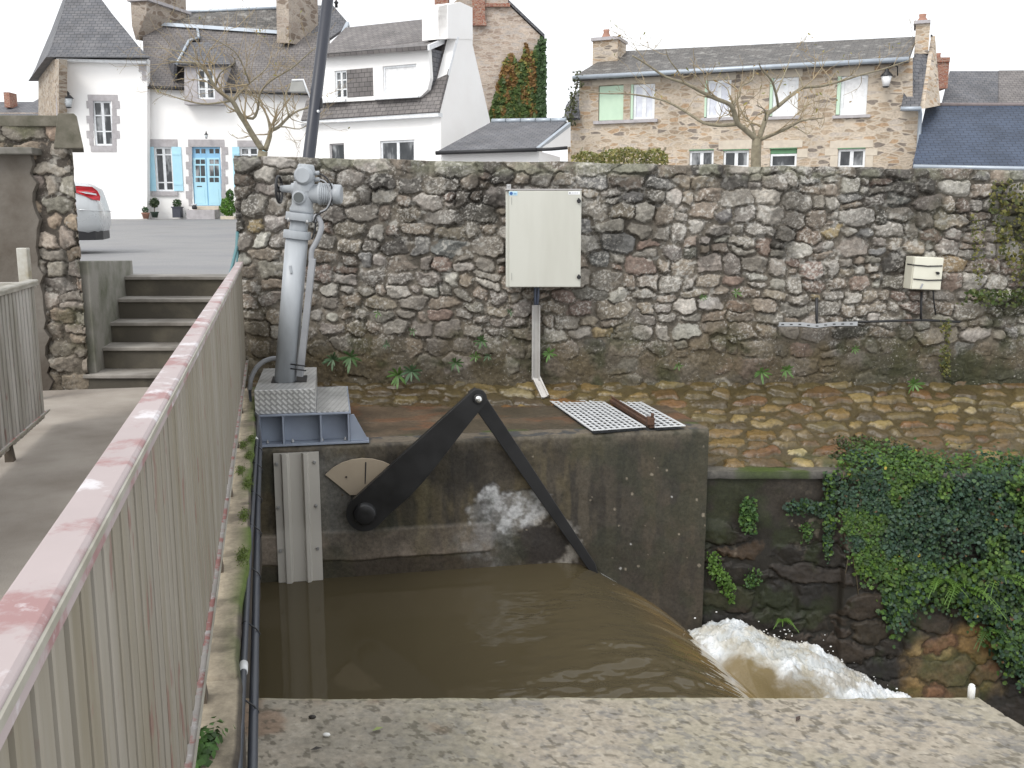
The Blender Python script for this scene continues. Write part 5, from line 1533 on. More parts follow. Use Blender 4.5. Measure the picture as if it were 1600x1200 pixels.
def lantern(loc, h, label, wallside, mat=M_BLACKI, cat='lantern', glass=None):
    """a wall lantern: bracket, roof, tapering glass body"""
    root = thing('wall_lantern', loc, label, cat)
    L = V3(loc); k = h
    mb = MB(); mb.lathe(L + V3((0, 0, k * .0)), (0, 0, 1), [(0, k * .10), (.03 * k, k * .16), (.06 * k, k * .16)], 6); mb.build('foot', mat, root)
    mb = MB(); mb.lathe(L + V3((0, 0, k * .55)), (0, 0, 1), [(0, k * .30), (.05 * k, k * .30), (.25 * k, k * .10), (.3 * k, k * .12), (.42 * k, k * .02)], 6)
    mb.build('cap', mat, root)
    mb = MB(); mb.lathe(L + V3((0, 0, k * .06)), (0, 0, 1), [(0, k * .14), (.49 * k, k * .27)], 6); mb.build('glass', glass or simple('lantern glass', (.55, .58, .6), .15, bmp=0), root)
    mb = MB(); mb.tube([L + V3((0, 0, k * .95)), L + V3((wallside * .25 * k, 0, k * 1.12)), L + V3((wallside * .55 * k, .05, k * 1.02)), L + V3((wallside * .62 * k, .1, k * .6))], k * .03, 6); mb.build('bracket', mat, root)
    return root
p = FT.at(107.5, 169, .45); lantern(p, .68, 'black iron lantern on a bracket at the corner of the white tower', -1)
p = FM.at(322.5, 216.5, .25); lantern(p, .27, 'small black lantern above the light blue front door', 0)

# ------------------------------------------------ pots and shrubs by the door
def leafcloud(name, mat, pts, nrm, size, col, parent=None, origin=None, aspect=.75, shape='leaf', rs=None):
    """many small folded leaves as one mesh (numpy)"""
    rs = rs or np.random.RandomState(1)
    n = len(pts); pts = np.array(pts, float); nrm = np.array(nrm, float)
    nrm /= np.linalg.norm(nrm, axis=1, keepdims=True) + 1e-9
    r = rs.normal(size=(n, 3)); t = r - (r * nrm).sum(1, keepdims=True) * nrm; t /= np.linalg.norm(t, axis=1, keepdims=True)
    b = np.cross(nrm, t); s = np.array(size, float).reshape(-1, 1)
    w = aspect
    if shape == 'ivy': out = [(-.5, 0, 0), (-.25, .5 * w, -.1), (-.05, .28 * w, -.03), (.15, .52 * w, -.1), (.55, 0, -.08), (.15, -.52 * w, -.1), (-.05, -.28 * w, -.03), (-.25, -.5 * w, -.1)]
    else: out = [(-.5, 0, 0), (-.1, .5 * w, -.12), (.5, 0, -.06), (-.1, -.5 * w, -.12)]
    k = len(out)
    V = np.stack([pts + s * (a * t + c * b + d * nrm) for a, c, d in out], 1).reshape(-1, 3)
    half = k // 2
    tris = []
    base = np.arange(n)[:, None] * k
    F1 = base + np.arange(0, half + 1)[None]; F2 = base + np.array([0] + list(range(half, k)))[None]
    me = bpy.data.meshes.new(name)
    me.vertices.add(len(V)); me.vertices.foreach_set('co', V.astype('f').ravel())
    m_ = half + 1
    allf = np.concatenate([F1, F2]).astype('i')
    me.loops.add(allf.size); me.loops.foreach_set('vertex_index', allf.ravel())
    me.polygons.add(len(allf)); me.polygons.foreach_set('loop_start', np.arange(0, allf.size, m_, dtype='i'))
    at = me.color_attributes.new('Col', 'FLOAT_COLOR', 'POINT')
    cc = np.repeat(np.clip(np.array(col, float), 0, 1), k, 0); at.data.foreach_set('color', np.concatenate([cc, np.ones((len(cc), 1))], 1).astype('f').ravel())
    me.update(calc_edges=True); me.validate(); me.materials.append(mat)
    return link(name, me, parent, origin)
def leaf_mat(name='leaves', rough=.5, tr=.25):
    m, t, b = nt(name); b.inputs['Roughness'].default_value = rough; b.inputs['Specular IOR Level'].default_value = .35
    a = N(t, 'ShaderNodeVertexColor', layer_name='Col'); t.links.new(a.outputs[0], b.inputs['Base Color'])
    tl = N(t, 'ShaderNodeBsdfTranslucent'); t.links.new(a.outputs[0], tl.inputs[0])
    mx = N(t, 'ShaderNodeMixShader'); mx.inputs[0].default_value = tr
    t.links.new(b.outputs[0], mx.inputs[1]); t.links.new(tl.outputs[0], mx.inputs[2])
    t.links.new(mx.outputs[0], t.nodes['Material Output'].inputs[0]); return m
M_LEAF = leaf_mat()
def blobleaves(name, c, rad, n, size, cols, parent, seed=1, lump=.35):
    rs = np.random.RandomState(seed); rad = np.array(rad)
    d = rs.normal(size=(n, 3)); d /= np.linalg.norm(d, axis=1, keepdims=True)
    k = rs.rand(9, 3) * 2 - 1; k /= np.linalg.norm(k, axis=1, keepdims=True)
    bump_ = (np.clip((d @ k.T) - .55, 0, 1)).max(1)
    r = (1 - lump + lump * bump_ * 2.2) * (.72 + .3 * rs.rand(n))
    P = np.array(c) + d * rad * r[:, None]
    cc = np.array(cols)[rs.randint(0, len(cols), n)] * (.7 + .6 * rs.rand(n, 1))
    return leafcloud(name, M_LEAF, P, d + .5 * rs.normal(size=(n, 3)), size * (.7 + .6 * rs.rand(n)), cc, parent, rs=rs)
def pots():
    def g(px, py, o=.35): return FM.at(px, py, o)
    k = FM.at(101, 300).x; m1 = (FM.at(300, 300) - FM.at(299, 300)).length       # metres per photo pixel there
    # terracotta pot
    b = g(228, 342, .95); root = thing('plant_pot', b, 'small terracotta pot with a low plant at the foot of the tower', 'plant pot')
    mb = MB(); mb.lathe(b, (0, 0, 1), [(0, .10), (.2, .15), (.21, .17), (.25, .17), (.25, .14), (.22, .13)], 14); mb.build('pot', M_TERRA, root)
    blobleaves('foliage', b + V3((0, 0, .36)), (.15, .15, .15), 180, .07, [(.05, .10, .03), (.04, .08, .04)], root, 3)
    # ball on a stem
    b = g(242, 340, .5); root = thing('plant_pot', b, 'round clipped tree on a bare stem in a dark green pot under the window', 'plant pot')
    mb = MB(); mb.lathe(b, (0, 0, 1), [(0, .10), (.2, .16), (.22, .18), (.24, .18), (.24, .15)], 14); mb.build('pot', simple('green pot', (.05, .08, .06), .5), root)
    mb = MB(); mb.tube([b + V3((0, 0, .22)), b + V3((.01, 0, .5))], .018, 6); mb.build('stem', simple('stem bark', (.12, .09, .06), .9), root)
    blobleaves('foliage', b + V3((.02, 0, .6)), (.23, .23, .22), 420, .07, [(.035, .06, .025), (.05, .08, .03)], root, 4, .15)
    # square dark pot
    b = g(278, 340); root = thing('plant_pot', b, 'dark square tub with a clipped bush beside the door', 'plant pot')
    mb = MB(); mb.prism([b + V3((x, y, 0)) for x, y in ((-.17, -.17), (.17, -.17), (.17, .17), (-.17, .17))], (0, 0, .40)); mb.prism([b + V3((x, y, .40)) for x, y in ((-.2, -.2), (.2, -.2), (.2, .2), (-.2, .2))], (0, 0, .05)); mb.build('tub', simple('lead tub', (.05, .055, .075), .5), root, bevel=.01)
    blobleaves('foliage', b + V3((0, 0, .58)), (.19, .19, .2), 420, .06, [(.03, .07, .02), (.04, .09, .03)], root, 5, .12)
    b = g(296, 339); root = thing('box_shrub', b, 'small round green shrub on the ground left of the door step', 'shrub')
    mb = MB(); mb.tube([b - V3((0, 0, .05)), b + V3((0, 0, .15))], .015, 6); mb.build('stem', simple('shrub stem', (.12, .09, .06), .9), root)
    blobleaves('foliage', b + V3((0, 0, .16)), (.16, .16, .16), 260, .06, [(.06, .11, .03), (.05, .10, .03)], root, 6, .15)
    # bush with a stone planter
    b = g(357, 340, .7); root = thing('garden_bush', b, 'bright green bush right of the light blue door in a low stone planter', 'bush')
    mb = MB(); mb.prism([b + V3((x, y, -.1)) for x, y in ((-.28, -.2), (.3, -.2), (.3, .2), (-.28, .2))], (0, 0, .16)); mb.build('planter', M_GRANT, root, bevel=.02)
    blobleaves('foliage', b + V3((0, 0, .42)), (.36, .3, .46), 1500, .075, [(.10, .22, .03), (.07, .16, .025), (.14, .27, .05)], root, 7, .4)
    blobleaves('foliage', b + V3((.05, .1, .95)), (.24, .2, .3), 500, .07, [(.05, .12, .03), (.07, .15, .03)], root, 8, .4)
    # steps
    root = thing('door_step', g(322, 338, .5), 'two worn stone steps below the light blue door', 'step')
    mb = MB(); FM.plate(mb, FM.rect(299, 328, 343, 346), .75, .05); mb.build('lower_step', M_GRAN, root, bevel=.02)
    mb = MB(); FM.plate(mb, FM.rect(305, 322, 345, 327.8), .35, .02); mb.build('upper_step', M_GRANT, root, bevel=.02)
    b = FM.at(304, 327, .6); root = thing('ornament', b, 'small black and white ornament standing on the door step', 'ornament')
    mb = MB(); mb.lathe(b, (0, 0, 1), [(0, .08), (.04, .11), (.12, .10), (.16, .05)], 12); mb.build('base', M_BLACKI, root)
    mb = MB(); mb.lathe(b + V3((.0, 0, .15)), (0, 0, 1), [(0, .05), (.03, .11), (.06, .12), (.07, .05)], 12); mb.build('top', M_WFRAME, root)
pots()

# ------------------------------------------------ white mansard house
def mansard():
    f = Fac(485, 36.4, 690, 33.8)
    g = f.at(600, 320)
    root = thing('house', (g.x, g.y, .7), 'white house with brown slate mansard roof, wide dormer and a white gable chimney', 'house')
    def T(px, py, o): return f.at(px, py, o)
    w1, w2 = f.rect(515, 224, 538, 262), f.rect(594, 219, 648, 262)
    wall(f, f.poly([(470, 330), (689.5, 330), (689.5, 180), (470, 193)]), [w1, w2], M_WPLAST, root, depth=.3)
    window(f, root, 515, 224, 538, 262, 1, 1, M_GRAN, fw=.05); window(f, root, 594, 219, 648, 262, 2, 1)
    plates(f, root, 'fascia', M_WFRAME, [[(470, 195), (691, 183), (691, 177), (470, 188)]], .25, -.02)
    # mansard slope, then the upper slope
    roof(root, [T(470, 188, .3), T(685, 174, .3), T(714, 57, -1.1), T(500, 84, -1.1)], M_SLATEB, .1, 'mansard_slope')
    roof(root, [T(500, 84, -1.1), T(714, 57, -1.1), T(707, 25, -3.0), T(540, 43, -3.0)], M_SLATEB, .1, 'upper_roof')
    # wide dormer
    fd = Fac(485, 36.4, 690, 33.8); fd.a = fd.a + fd.n * .12
    h1, h2 = fd.rect(523, 110, 542, 154), fd.rect(598, 101.5, 651, 150)
    wall(fd, fd.poly([(500, 161), (583, 156.5), (656, 151.5), (668, 140), (672, 122), (669, 73), (500, 84)]), [h1, h2], M_WPLAST, root, depth=.2, name='dormer')
    mb = MB(); fd.plate(mb, fd.poly([(502, 160), (583, 155.5), (655, 150.5), (667, 139.5), (671, 122), (668, 74), (502, 85)]), -.205, -1.7); mb.build('dormer_cheek', M_SLATE, root)
    window(fd, root, 523, 110, 542, 154, 2, 3, name='dormer_window', fw=.06)
    window(fd, root, 598, 101.5, 651, 150, 1, 1, name='dormer_window', pm=M_BLIND, fw=.06)
    plates(fd, root, 'slate_infill', M_SLATEB, [(542.5, 107.5, 583, 151)], .02, -.01)
    plates(fd, root, 'dormer_sill', M_WFRAME, [[(503, 161.5), (542, 159), (542, 155), (503, 157)]], .12); plates(fd, root, 'dormer_sill', M_WFRAME, [[(588, 156.5), (656, 152.5), (656, 149.5), (588, 153)]], .12)
    a = fd.at(498, 84, .35); b = fd.at(668, 71, .35); c = f.at(701, 57, -1.6); d = f.at(512, 82, -1.6)
    roof(root, [a, b, c, d], M_SLATEB, .14, 'dormer_roof')
    mb = MB(); mb.prism([b + V3((0, 0, .02)), c + V3((0, 0, .02)), c + V3((0, 0, -.16)), b + V3((0, 0, -.16))], f.d * .08); mb.build('dormer_verge', M_WFRAME, root)
    # gable end
    e0 = f.at(690, 200); e0.z = 0
    fe = Fac(690, 33.8, 700, 33.9); fe.a = e0; fe.d = -f.n; fe.n = f.d.copy()
    pts = [(689, 330), (689, 181), (684, 172), (713.5, 56), (698.5, 57), (698.5, 8), (718, 3), (737.5, 12), (738.5, 70), (766, 190), (766, 330)]
    wall(fe, fe.poly(pts), [], M_WPLAST, root, depth=.35, name='gable_wall')
    mb = MB(); fe.plate(mb, fe.poly([(698.5, 60), (698.5, 8), (718, 3), (737.5, 12), (738, 62)]), .02, -1.0); mb.build('chimney', M_WPLAST, root)
    u0, z0 = fe.uz(684, 172); u1, z1 = fe.uz(713.5, 57)
    mb = MB(); fe.plate(mb, [(u0, z0), (u0 + .12, z0), (u1 + .12, z1), (u1, z1)], .03, -.05); mb.build('gable_edge', M_WFRAME, root)
mansard()

# ------------------------------------------------ tall stone gable behind
def stone_gable():
    f = Fac(660, 46, 850, 46); g = f.at(755, 330)
    root = thing('house', (g.x, g.y, .7), 'tall brown rubble stone gable with brick flues behind the white mansard house', 'house')
    wall(f, f.poly([(655, 340), (847, 340), (847, 58), (795, 8), (738, -20), (690, 19), (655, 52)]), [], M_GSTONE, root, depth=6)
    plates(f, root, 'chimney', M_GSTONE, [(741, -60, 795, 7)], .12, -1.2)
    plates(f, root, 'string_course', M_BRICK, [(739, 6, 797, 11.5)], .17, -.02)
    plates(f, root, 'brick_flue', M_BRICK, [(738, -60, 758, 34), (736, 34, 760, 41)], .22, -.02)
    plates(f, root, 'brick_stack', M_BRICK, [(679, -60, 700, 24)], .12, -1)
    a, b = f.at(794, 4, .12), f.at(851, 58.5, .12)
    mb = MB(); mb.prism([a, b, b + V3((0, 0, .14)), a + V3((0, 0, .14))], -f.n * 6.2); mb.build('roof', M_SLATE, root)
    # autumn creeper on the gable
    rs = np.random.RandomState(9); pts = []; cols = []; nr = []
    top = [(768, 172), (778, 130), (787, 98), (793, 86), (800, 84), (808, 100), (815, 92), (822, 68), (828, 82), (834, 78), (840, 66), (845, 58), (850, 58)]
    for _ in range(8500):
        x = 766 + 86 * rs.rand(); yt = np.interp(x, [q[0] for q in top], [q[1] for q in top]); y = yt + (193 - yt) * rs.rand() ** .8
        if rs.rand() < .35 * (y - yt < 14): continue
        o = .05 + .35 * rs.rand() * (.4 + .6 * fbm(np.array([x / 9.]), np.array([y / 9.]), 1., 2)[0])
        pts.append(tuple(f.at(x, y, o)))
        red = fbm(np.array([x * .16]), np.array([y * .05]), 1., 3, 2)[0] + .2 * (rs.rand() - .5)
        if x > 838: c = (.06, .105, .04)
        elif red > .56: c = (.22, .125, .045)
        elif red > .47: c = (.21, .19, .05)
        else: c = (.085, .13, .04)
        cols.append(tuple(np.array(c) * (.6 + .8 * rs.rand()))); nr.append((rs.normal() * .6, -1, .4 + rs.normal() * .6))
    o = leafcloud('creeper', M_LEAF, pts, nr, .14 + .1 * rs.rand(len(pts)), cols, rs=rs, shape='ivy')
    tag(o, 'autumn red and green creeper climbing the right of the tall stone gable', 'creeper')
stone_gable()

# ------------------------------------------------ slate lean-to
def lean_to():
    f = Fac(684, 30.2, 838, 29.4); g = f.at(760, 300)
    root = thing('outbuilding', (g.x, g.y, .7), 'low outbuilding with blue grey slate roof between the white gable and stone house', 'outbuilding')
    wall(f, f.poly([(690, 320), (842, 320), (842, 236), (690, 240)]), [], M_WPLAST, root, depth=3)
    r0, r1 = atY(768, 190.5, 33.2), atY(885, 189, 32.2)
    roof(root, [f.at(682, 237, .25), f.at(838, 232, .25), r1, r0], M_SLATE, .1)
    mb = MB(); mb.tube([f.at(681, 239, .33), f.at(838, 234, .33)], .06, 8); mb.build('gutter', M_BLACKI, root)
    mb = MB()
    for k in range(5):
        a = r0 + (r1 - r0) * (k / 5 + .006); b = r0 + (r1 - r0) * ((k + 1) / 5 - .006); mb.tube([a + V3((0, 0, .03)), b + V3((0, 0, .03))], .075, 8)
    mb.build('ridge', M_ZINC, root)
    e = f.at(838, 232, .0)
    mb = MB(); mb.prism([f.at(838.5, 233, .2), atY(886, 195, 32.1), atY(886, 229, 32.1)], (.12, .05, 0)); mb.build('end_gable', M_WPLAST, root)
    mb = MB(); mb.prism([f.at(838, 235, .26), atY(887, 197, 32.0), atY(887, 191, 32.0), f.at(838, 230, .26)], (.1, .05, 0)); mb.build('verge', M_ZINC, root)
    mb = MB(); mb.tube([f.at(838, 234, .33), f.at(862, 233, .3), f.at(886, 231, .0)], .05, 8); mb.build('gutter', M_BLACKI, root)
lean_to()

# ------------------------------------------------ long stone house, right
def stone_house():
    f = Fac(905, 35.2, 1425, 31.0); g = f.at(1150, 320)
    root = thing('house', (g.x, g.y, .7), 'long warm rubble stone house with white windows, pale green shutters and two chimneys', 'house')
    ups = [(935, 133, 974, 188), (985, 131, 1023, 187), (1101, 125, 1142, 184), (1202, 121, 1247, 182), (1307, 118, 1355, 180)]
    los = [(1077, 235, 1115, 262), (1130, 235, 1170, 262), (1203, 232.5, 1245, 262), (1309, 232.5, 1352, 262)]
    outer = f.poly([(887, 330), (1438, 330), (1438, 165), (1426, 164), (1426, 90), (905, 119), (905, 182), (887, 184)])
    wall(f, outer, [f.rect(*r) for r in ups + los], M_HSTONE, root, depth=.4, rmat=M_GRANT)
    # closed shutter, then windows with a folded shutter edge at left
    plates(f, root, 'shutter', M_GREENP, [(936, 134, 973.5, 187.5)], -.04, -.08)
    def green_edge(x0, y0, x1, y1): plates(f, root, 'shutter', M_GREENP, [(x0, y0, x1, y1)], .0, -.05)
    window(f, root, 989, 131, 1023, 187, 2, 1, pm=M_CURT, fw=.09); green_edge(985.5, 132, 989, 186)
    window(f, root, 1104, 125, 1142, 184, 2, 1, pm=M_CURT, fw=.09); green_edge(1101, 126, 1104, 183)
    window(f, root, 1207, 121, 1247, 182, 2, 1, pm=M_BLIND, fw=.09); green_edge(1202.5, 122, 1207, 181)
    window(f, root, 1313, 118, 1355, 180, 1, 1, pm=M_BLIND, fw=.09); green_edge(1307.5, 119, 1313, 179)
    for r in los[:2]: window(f, root, *r, 2, 1, fw=.07)
    window(f, root, 1203, 240, 1245, 262, 1, 1); plates(f, root, 'roller', M_GREEND, [(1203.5, 232.8, 1244.5, 240)], -.05, -.12)
    window(f, root, *los[3], 2, 1)
    for r in los:
        mb = MB(); f.plate(mb, f.rect(r[0] - .2, r[1] - 1.5, r[2] + .2, r[1] - .1), .03, -.02); mb.build('window_head', M_GREEND, root)
    for r in ((925, 121.5, 1032, 131), (1094, 112, 1150, 125), (1196, 108, 1254, 121), (1302, 105, 1366, 118)): plates(f, root, 'lintel', M_GRANT, [r], .012, -.02)
    for r in ((1123, 219, 1178, 233), (1193, 219, 1254, 231), (1297, 219, 1364, 231)): plates(f, root, 'lintel', M_GRANT, [r], .02, -.02)
    plates(f, root, 'quoins', M_GRANT, [(1289, 232, 1308.8, 243), (1352.2, 232, 1371, 243), (1245.5, 233, 1262, 246), (1297, 243.5, 1308.8, 262), (1352.2, 243.5, 1364, 262)], .018, -.02)
    for r in ((928, 187.5, 1028, 192.5), (1096, 184, 1147, 188.5), (1198, 182, 1251, 186.5), (1301, 180, 1360, 184.5)): plates(f, root, 'sill', M_GRAN, [r], .1, -.02)
    # roof, gutter, chimneys
    rd = 3.1
    e0, e1 = f.at(894, 121, .35), f.at(1420, 91, .35)
    r0, r1 = f.at(966, 80, -rd), f.at(1432, 57, -rd)
    roof(root, [e0, e1, r1, r0, f.at(930, 99, -1.6)], M_SLATEL, .14)
    mb = MB(); mb.tube([f.at(895, 121.5, .45), f.at(1420, 92.5, .45)], .075, 8); mb.build('gutter', M_ZINC, root)
    F0 = f
    def stack(x0, x1, y0, y1, o, px, py0, py1, m=M_HSTONE):
        f = F0.shift(o); mb = MB(); f.plate(mb, f.rect(x0, y0, x1, y1), 0, -1.1); c = mb.build('chimney', m, root)
        mb = MB(); f.plate(mb, f.rect(x0 - 2, y0, x1 + 2, y0 + 5), .08, -1.18); mb.build('chimney_cap', M_GRAN, c)
        a = f.at(px, y0, -.05) - f.n * .5; h = (f.at(px, py0, -.5) - f.at(px, py1, -.5)).length
        mb = MB(); mb.lathe(a - V3((0, 0, .1)), (0, 0, 1), [(0, .2), (.15, .2), (.2, .16), (h, .10), (h + .1, .12), (h + .1, .09)], 12); mb.build('chimney_pot', M_TERRA, c)
    stack(926, 965, 58, 100, -1.8, 941, 40, 55)
    stack(1430, 1452, 32, 84, -1.9, 1441, 16, 30)
    # right-hand slated cheek and its gable strip
    T = f.at
    roof(root, [T(1408, 168, .5), T(1437, 168, .5), T(1452, 80, -2.2), T(1434, 77, -2.2), T(1419, 104, -.9)], M_SLATE, .1, 'cheek_roof')
    mb = MB(); mb.prism([T(1437, 170, .3), T(1463, 165, -1.2), T(1455, 56, -3.0), T(1451, 80, -2.1)], f.d * .12); mb.build('end_wall', M_HSTONE, root)
    mb = MB(); mb.prism([T(1463, 165, -1.1), T(1466, 165, -1.1), T(1457, 54, -3.0), T(1454, 54, -3.0)], -f.n * .3); mb.build('verge', M_BLACKI, root)
    mb = MB(); mb.tube([T(1407, 170, .55), T(1439, 170, .55)], .07, 8); mb.build('gutter', M_ZINC, root)
    mb = MB(); mb.tube([T(1437, 170, .5), T(1438, 178, .3), T(1434, 245, .15), T(1430, 250, .3)], .06, 8); mb.build('downpipe', M_ZINC, root)
    # small slated lean-to at the left end
    roof(root, [T(881, 184, .35), T(906, 184, .35), T(904, 140, -.9), T(895, 150, -.7), T(884, 165, -.3)], M_SLATE, .1, 'side_roof')
    p = T(1384, 137, .35); lantern(p, .62, 'white glass wall lantern with dark cap under the right end of the gutter', 1, glass=M_BLIND)
    # straggling climber at the left corner
    rs = np.random.RandomState(3); pts = []; 
    for _ in range(190):
        t = rs.rand(); x = 905 - 14 * t + rs.normal() * 4; y = 112 + 85 * t + rs.normal() * 5
        if rs.rand() < .3: x -= 9 * rs.rand()
        pts.append(tuple(T(x, y, .25 + .3 * rs.rand())))
    n = len(pts)
    rt = thing('climbing_plant', T(893, 200, .3), 'straggling dark climber at the left corner of the long stone house', 'climber')
    mb = MB(); mb.tube([T(889, 240, .3), T(890, 195, .35), T(896, 160, .4), T(903, 120, .4)], .02, 6); mb.build('stem', simple('climber stem', (.1, .08, .05), .9), rt)
    leafcloud('foliage', M_LEAF, pts, rs.normal(size=(n, 3)) + np.array((0, -1, .3)), .07 + .09 * rs.rand(n), np.array((.09, .10, .05)) * (.5 + rs.rand(n, 1)), rt, rs=rs)
    # dark blue slated outbuilding
    f2 = Fac(1427, 29.4, 1720, 28.2); g = f2.at(1550, 300)
    rt = thing('outbuilding', (g.x, g.y, .7), 'low building with plain navy slate roof right of the stone house', 'outbuilding')
    wall(f2, f2.poly([(1432, 330), (1720, 330), (1720, 266), (1432, 262)]), [], M_GRANT, rt, depth=.3)
    roof(rt, [f2.at(1426, 257, .3), f2.at(1720, 263, .3), f2.at(1720, 164, -3.2), f2.at(1447, 164, -3.2)], M_SLATEN, .1)
    mb = MB(); mb.tube([f2.at(1427, 260, .36), f2.at(1720, 266, .36)], .06, 8); mb.build('gutter', M_ZINC, rt)
    mb = MB(); mb.tube([f2.at(1446, 164, -3.2), f2.at(1720, 164, -3.2)], .07, 8); mb.build('ridge', simple('ridge tiles', (.2, .17, .17), .8), rt)
    # far grey roof with a brick chimney
    f3 = Fac(1466, 44, 1720, 43.5); g = f3.at(1560, 300)
    rt = thing('house', (g.x, g.y, .7), 'distant house with weathered grey slate roof and red brick chimney', 'house')
    wall(f3, f3.poly([(1468, 330), (1720, 330), (1720, 185), (1468, 185)]), [], M_HSTONE, rt, depth=.3)
    roof(rt, [f3.at(1464, 190, .3), f3.at(1560, 190, .3), f3.at(1560, 111, -3), f3.at(1484, 111, -3)], M_SLATE, .1)
    roof(rt, [f3.at(1560.3, 190, .4), f3.at(1720, 190, .4), f3.at(1720, 109, -3), f3.at(1560.3, 110, -3)], M_SLATEB, .1, 'roof')
    f3 = f3.shift(-.6); mb = MB(); f3.plate(mb, f3.rect(1464, 97, 1482, 138), 0, -1.2); f3.plate(mb, f3.rect(1462.5, 90, 1483.5, 97), .08, -1.3); c = mb.build('chimney', M_BRICK, rt)
    a = f3.at(1473, 90, 0) - f3.n * .6; mb = MB(); mb.lathe(a, (0, 0, 1), [(-.1, .14), (.2, .1), (.28, .12)], 10); mb.build('chimney_pot', M_TERRA, c)
    # far roof behind the pier, left
    f4 = Fac(-60, 66, 70, 66); g = f4.at(10, 320)
    rt = thing('house', (g.x, g.y, .7), 'distant slate roofed house far left behind the stone pier', 'house')
    wall(f4, f4.poly([(-60, 330), (66, 330), (66, 176), (-60, 176)]), [], M_GSTONE, rt, depth=.3)
    roof(rt, [f4.at(-60, 180, .4), f4.at(66, 180, .4), f4.at(64, 152, -3), f4.at(52, 159, -3), f4.at(-60, 159, -3)], M_SLATE, .1)
    plates(f4, rt, 'chimney', M_BRICK, [(-6, 141, 3, 165)], -1, -2)
stone_house()
# ================================================================== car
def car():
    rear = atY(164, 340, 14.4); rear.z = gz(14.4)
    root = thing('parked_car', rear, 'silver car parked on the street, its rear end with red light showing past the pier', 'car')
    fwd = V3((-.955, -.30, 0)).normalized(); side = V3((fwd.y, -fwd.x, 0))     # forward, towards the camera side
    if side.y > 0: side = -side
    M_SILV = simple('silver car paint', (.56, .58, .59), .28, metal=.35, col2=(.54, .56, .57), sc=1, bmp=0)
    M_RED = simple('red light glass', (.55, .02, .03), .15, bmp=0)
    ctr = rear - side * .4
    def pt(l, y, z): return ctr + fwd * l + side * y + V3((0, 0, z))
    st = [(.0, .55, .42, .62), (.03, .68, .33, .74), (.09, .76, .28, .95), (.2, .82, .24, 1.02), (.5, .86, .21, 1.04), (1.0, .88, .2, 1.02), (2.0, .89, .2, .98), (3.0, .88, .2, .95), (3.8, .85, .22, .88), (4.2, .78, .26, .78), (4.35, .6, .36, .66)]
    mb = MB(); n = 28; vs = []; fc = []
    for l, w, zl, zh in st:
        for k in range(n):
            a = 2 * PI * k / n; ca, sa = math.cos(a), math.sin(a); e = .42
            vs.append(pt(l, w * math.copysign(abs(ca) ** e, ca), (zl + zh) / 2 + (zh - zl) / 2 * math.copysign(abs(sa) ** e, sa)))
    for i in range(len(st) - 1):
        for k in range(n): fc.append((i * n + k, i * n + (k + 1) % n, (i + 1) * n + (k + 1) % n, (i + 1) * n + k))
    fc.append(tuple(range(n))); fc.append(tuple((len(st) - 1) * n + k for k in range(n)))
    mb.add(vs, fc, smooth=True); body = mb.build('body', M_SILV, root)
    st2 = [(.55, .70, .98, 1.02), (1.0, .68, .98, 1.32), (1.5, .62, .98, 1.44), (2.2, .62, .98, 1.46), (2.8, .66, .96, 1.28), (3.3, .72, .94, .98)]
    mb = MB(); vs = []; fc = []
    for l, w, zl, zh in st2:
        for k in range(n):
            a = 2 * PI * k / n; ca, sa = math.cos(a), math.sin(a); e = .6
            vs.append(pt(l, w * math.copysign(abs(ca) ** e, ca), (zl + zh) / 2 + (zh - zl) / 2 * math.copysign(abs(sa) ** e, sa)))
    for i in range(len(st2) - 1):
        for k in range(n): fc.append((i * n + k, i * n + (k + 1) % n, (i + 1) * n + (k + 1) % n, (i + 1) * n + k))
    fc.append(tuple(range(n))); fc.append(tuple((len(st2) - 1) * n + k for k in range(n)))
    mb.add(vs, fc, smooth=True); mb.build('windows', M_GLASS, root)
    mb = MB(); mb.prism([pt(l, .44, z) for l, z in ((1.15, 1.40), (1.5, 1.455), (2.2, 1.475), (2.5, 1.40), (2.2, 1.42), (1.5, 1.41))], -side * .88); mb.build('roof', M_SILV, root, bevel=.02)
    for l in (.85, 3.5):
        for s in (-1, 1):
            c = pt(l, .80 * s, .31); mb = MB(); mb.lathe(c - side * .1, side, [(0, .2), (.0, .30), (.03, .315), (.17, .315), (.2, .3), (.2, .2)], 24); w = mb.build('wheel', M_DARKM, root)
            mb = MB(); mb.lathe(c - side * .1 * s, side * s, [(.19, .05), (.2, .19), (.21, .2), (.205, .05)], 18); mb.build('rim', M_ZINC, w)
    # tail light wrapped on the near rear corner
    mb = MB()
    def surf(l, z):      # a point a little proud of the body side
        w = np.interp(l, [q[0] for q in st], [q[1] for q in st]); return pt(l - .012, w * .985 + .012, z)
    P0 = [(.04, .76), (.03, .82), (.06, .90), (.12, .955), (.30, .965), (.6, .955), (.45, .92), (.25, .84), (.12, .775)]
    mb.prism([surf(l, z) for l, z in P0], side * .012 + fwd * -.004); lt = mb.build('tail_light', M_RED, root)
    P1 = [(.07, .835), (.08, .86), (.2, .885), (.3, .885), (.2, .858)]
    mb = MB(); mb.prism([surf(l, z) + side * .014 - fwd * .005 for l, z in P1], side * .004); mb.build('reverse_lens', M_WFRAME, lt)
    mb = MB(); mb.prism([pt(l, y, .33) for l, y in ((.03, -.5), (.03, .5), (.12, .70), (.35, .80), (.35, .7), (.12, .6))], (0, 0, -.13)); mb.build('bumper', M_DARKM, root, bevel=.01)
    mb = MB(); mb.tube([pt(-.012, -.5, .62), pt(.012, .66, .62), pt(.1, .775, .62), pt(.3, .855, .63)], .008, 6); mb.build('bumper_crease', M_SILV, root)
car()

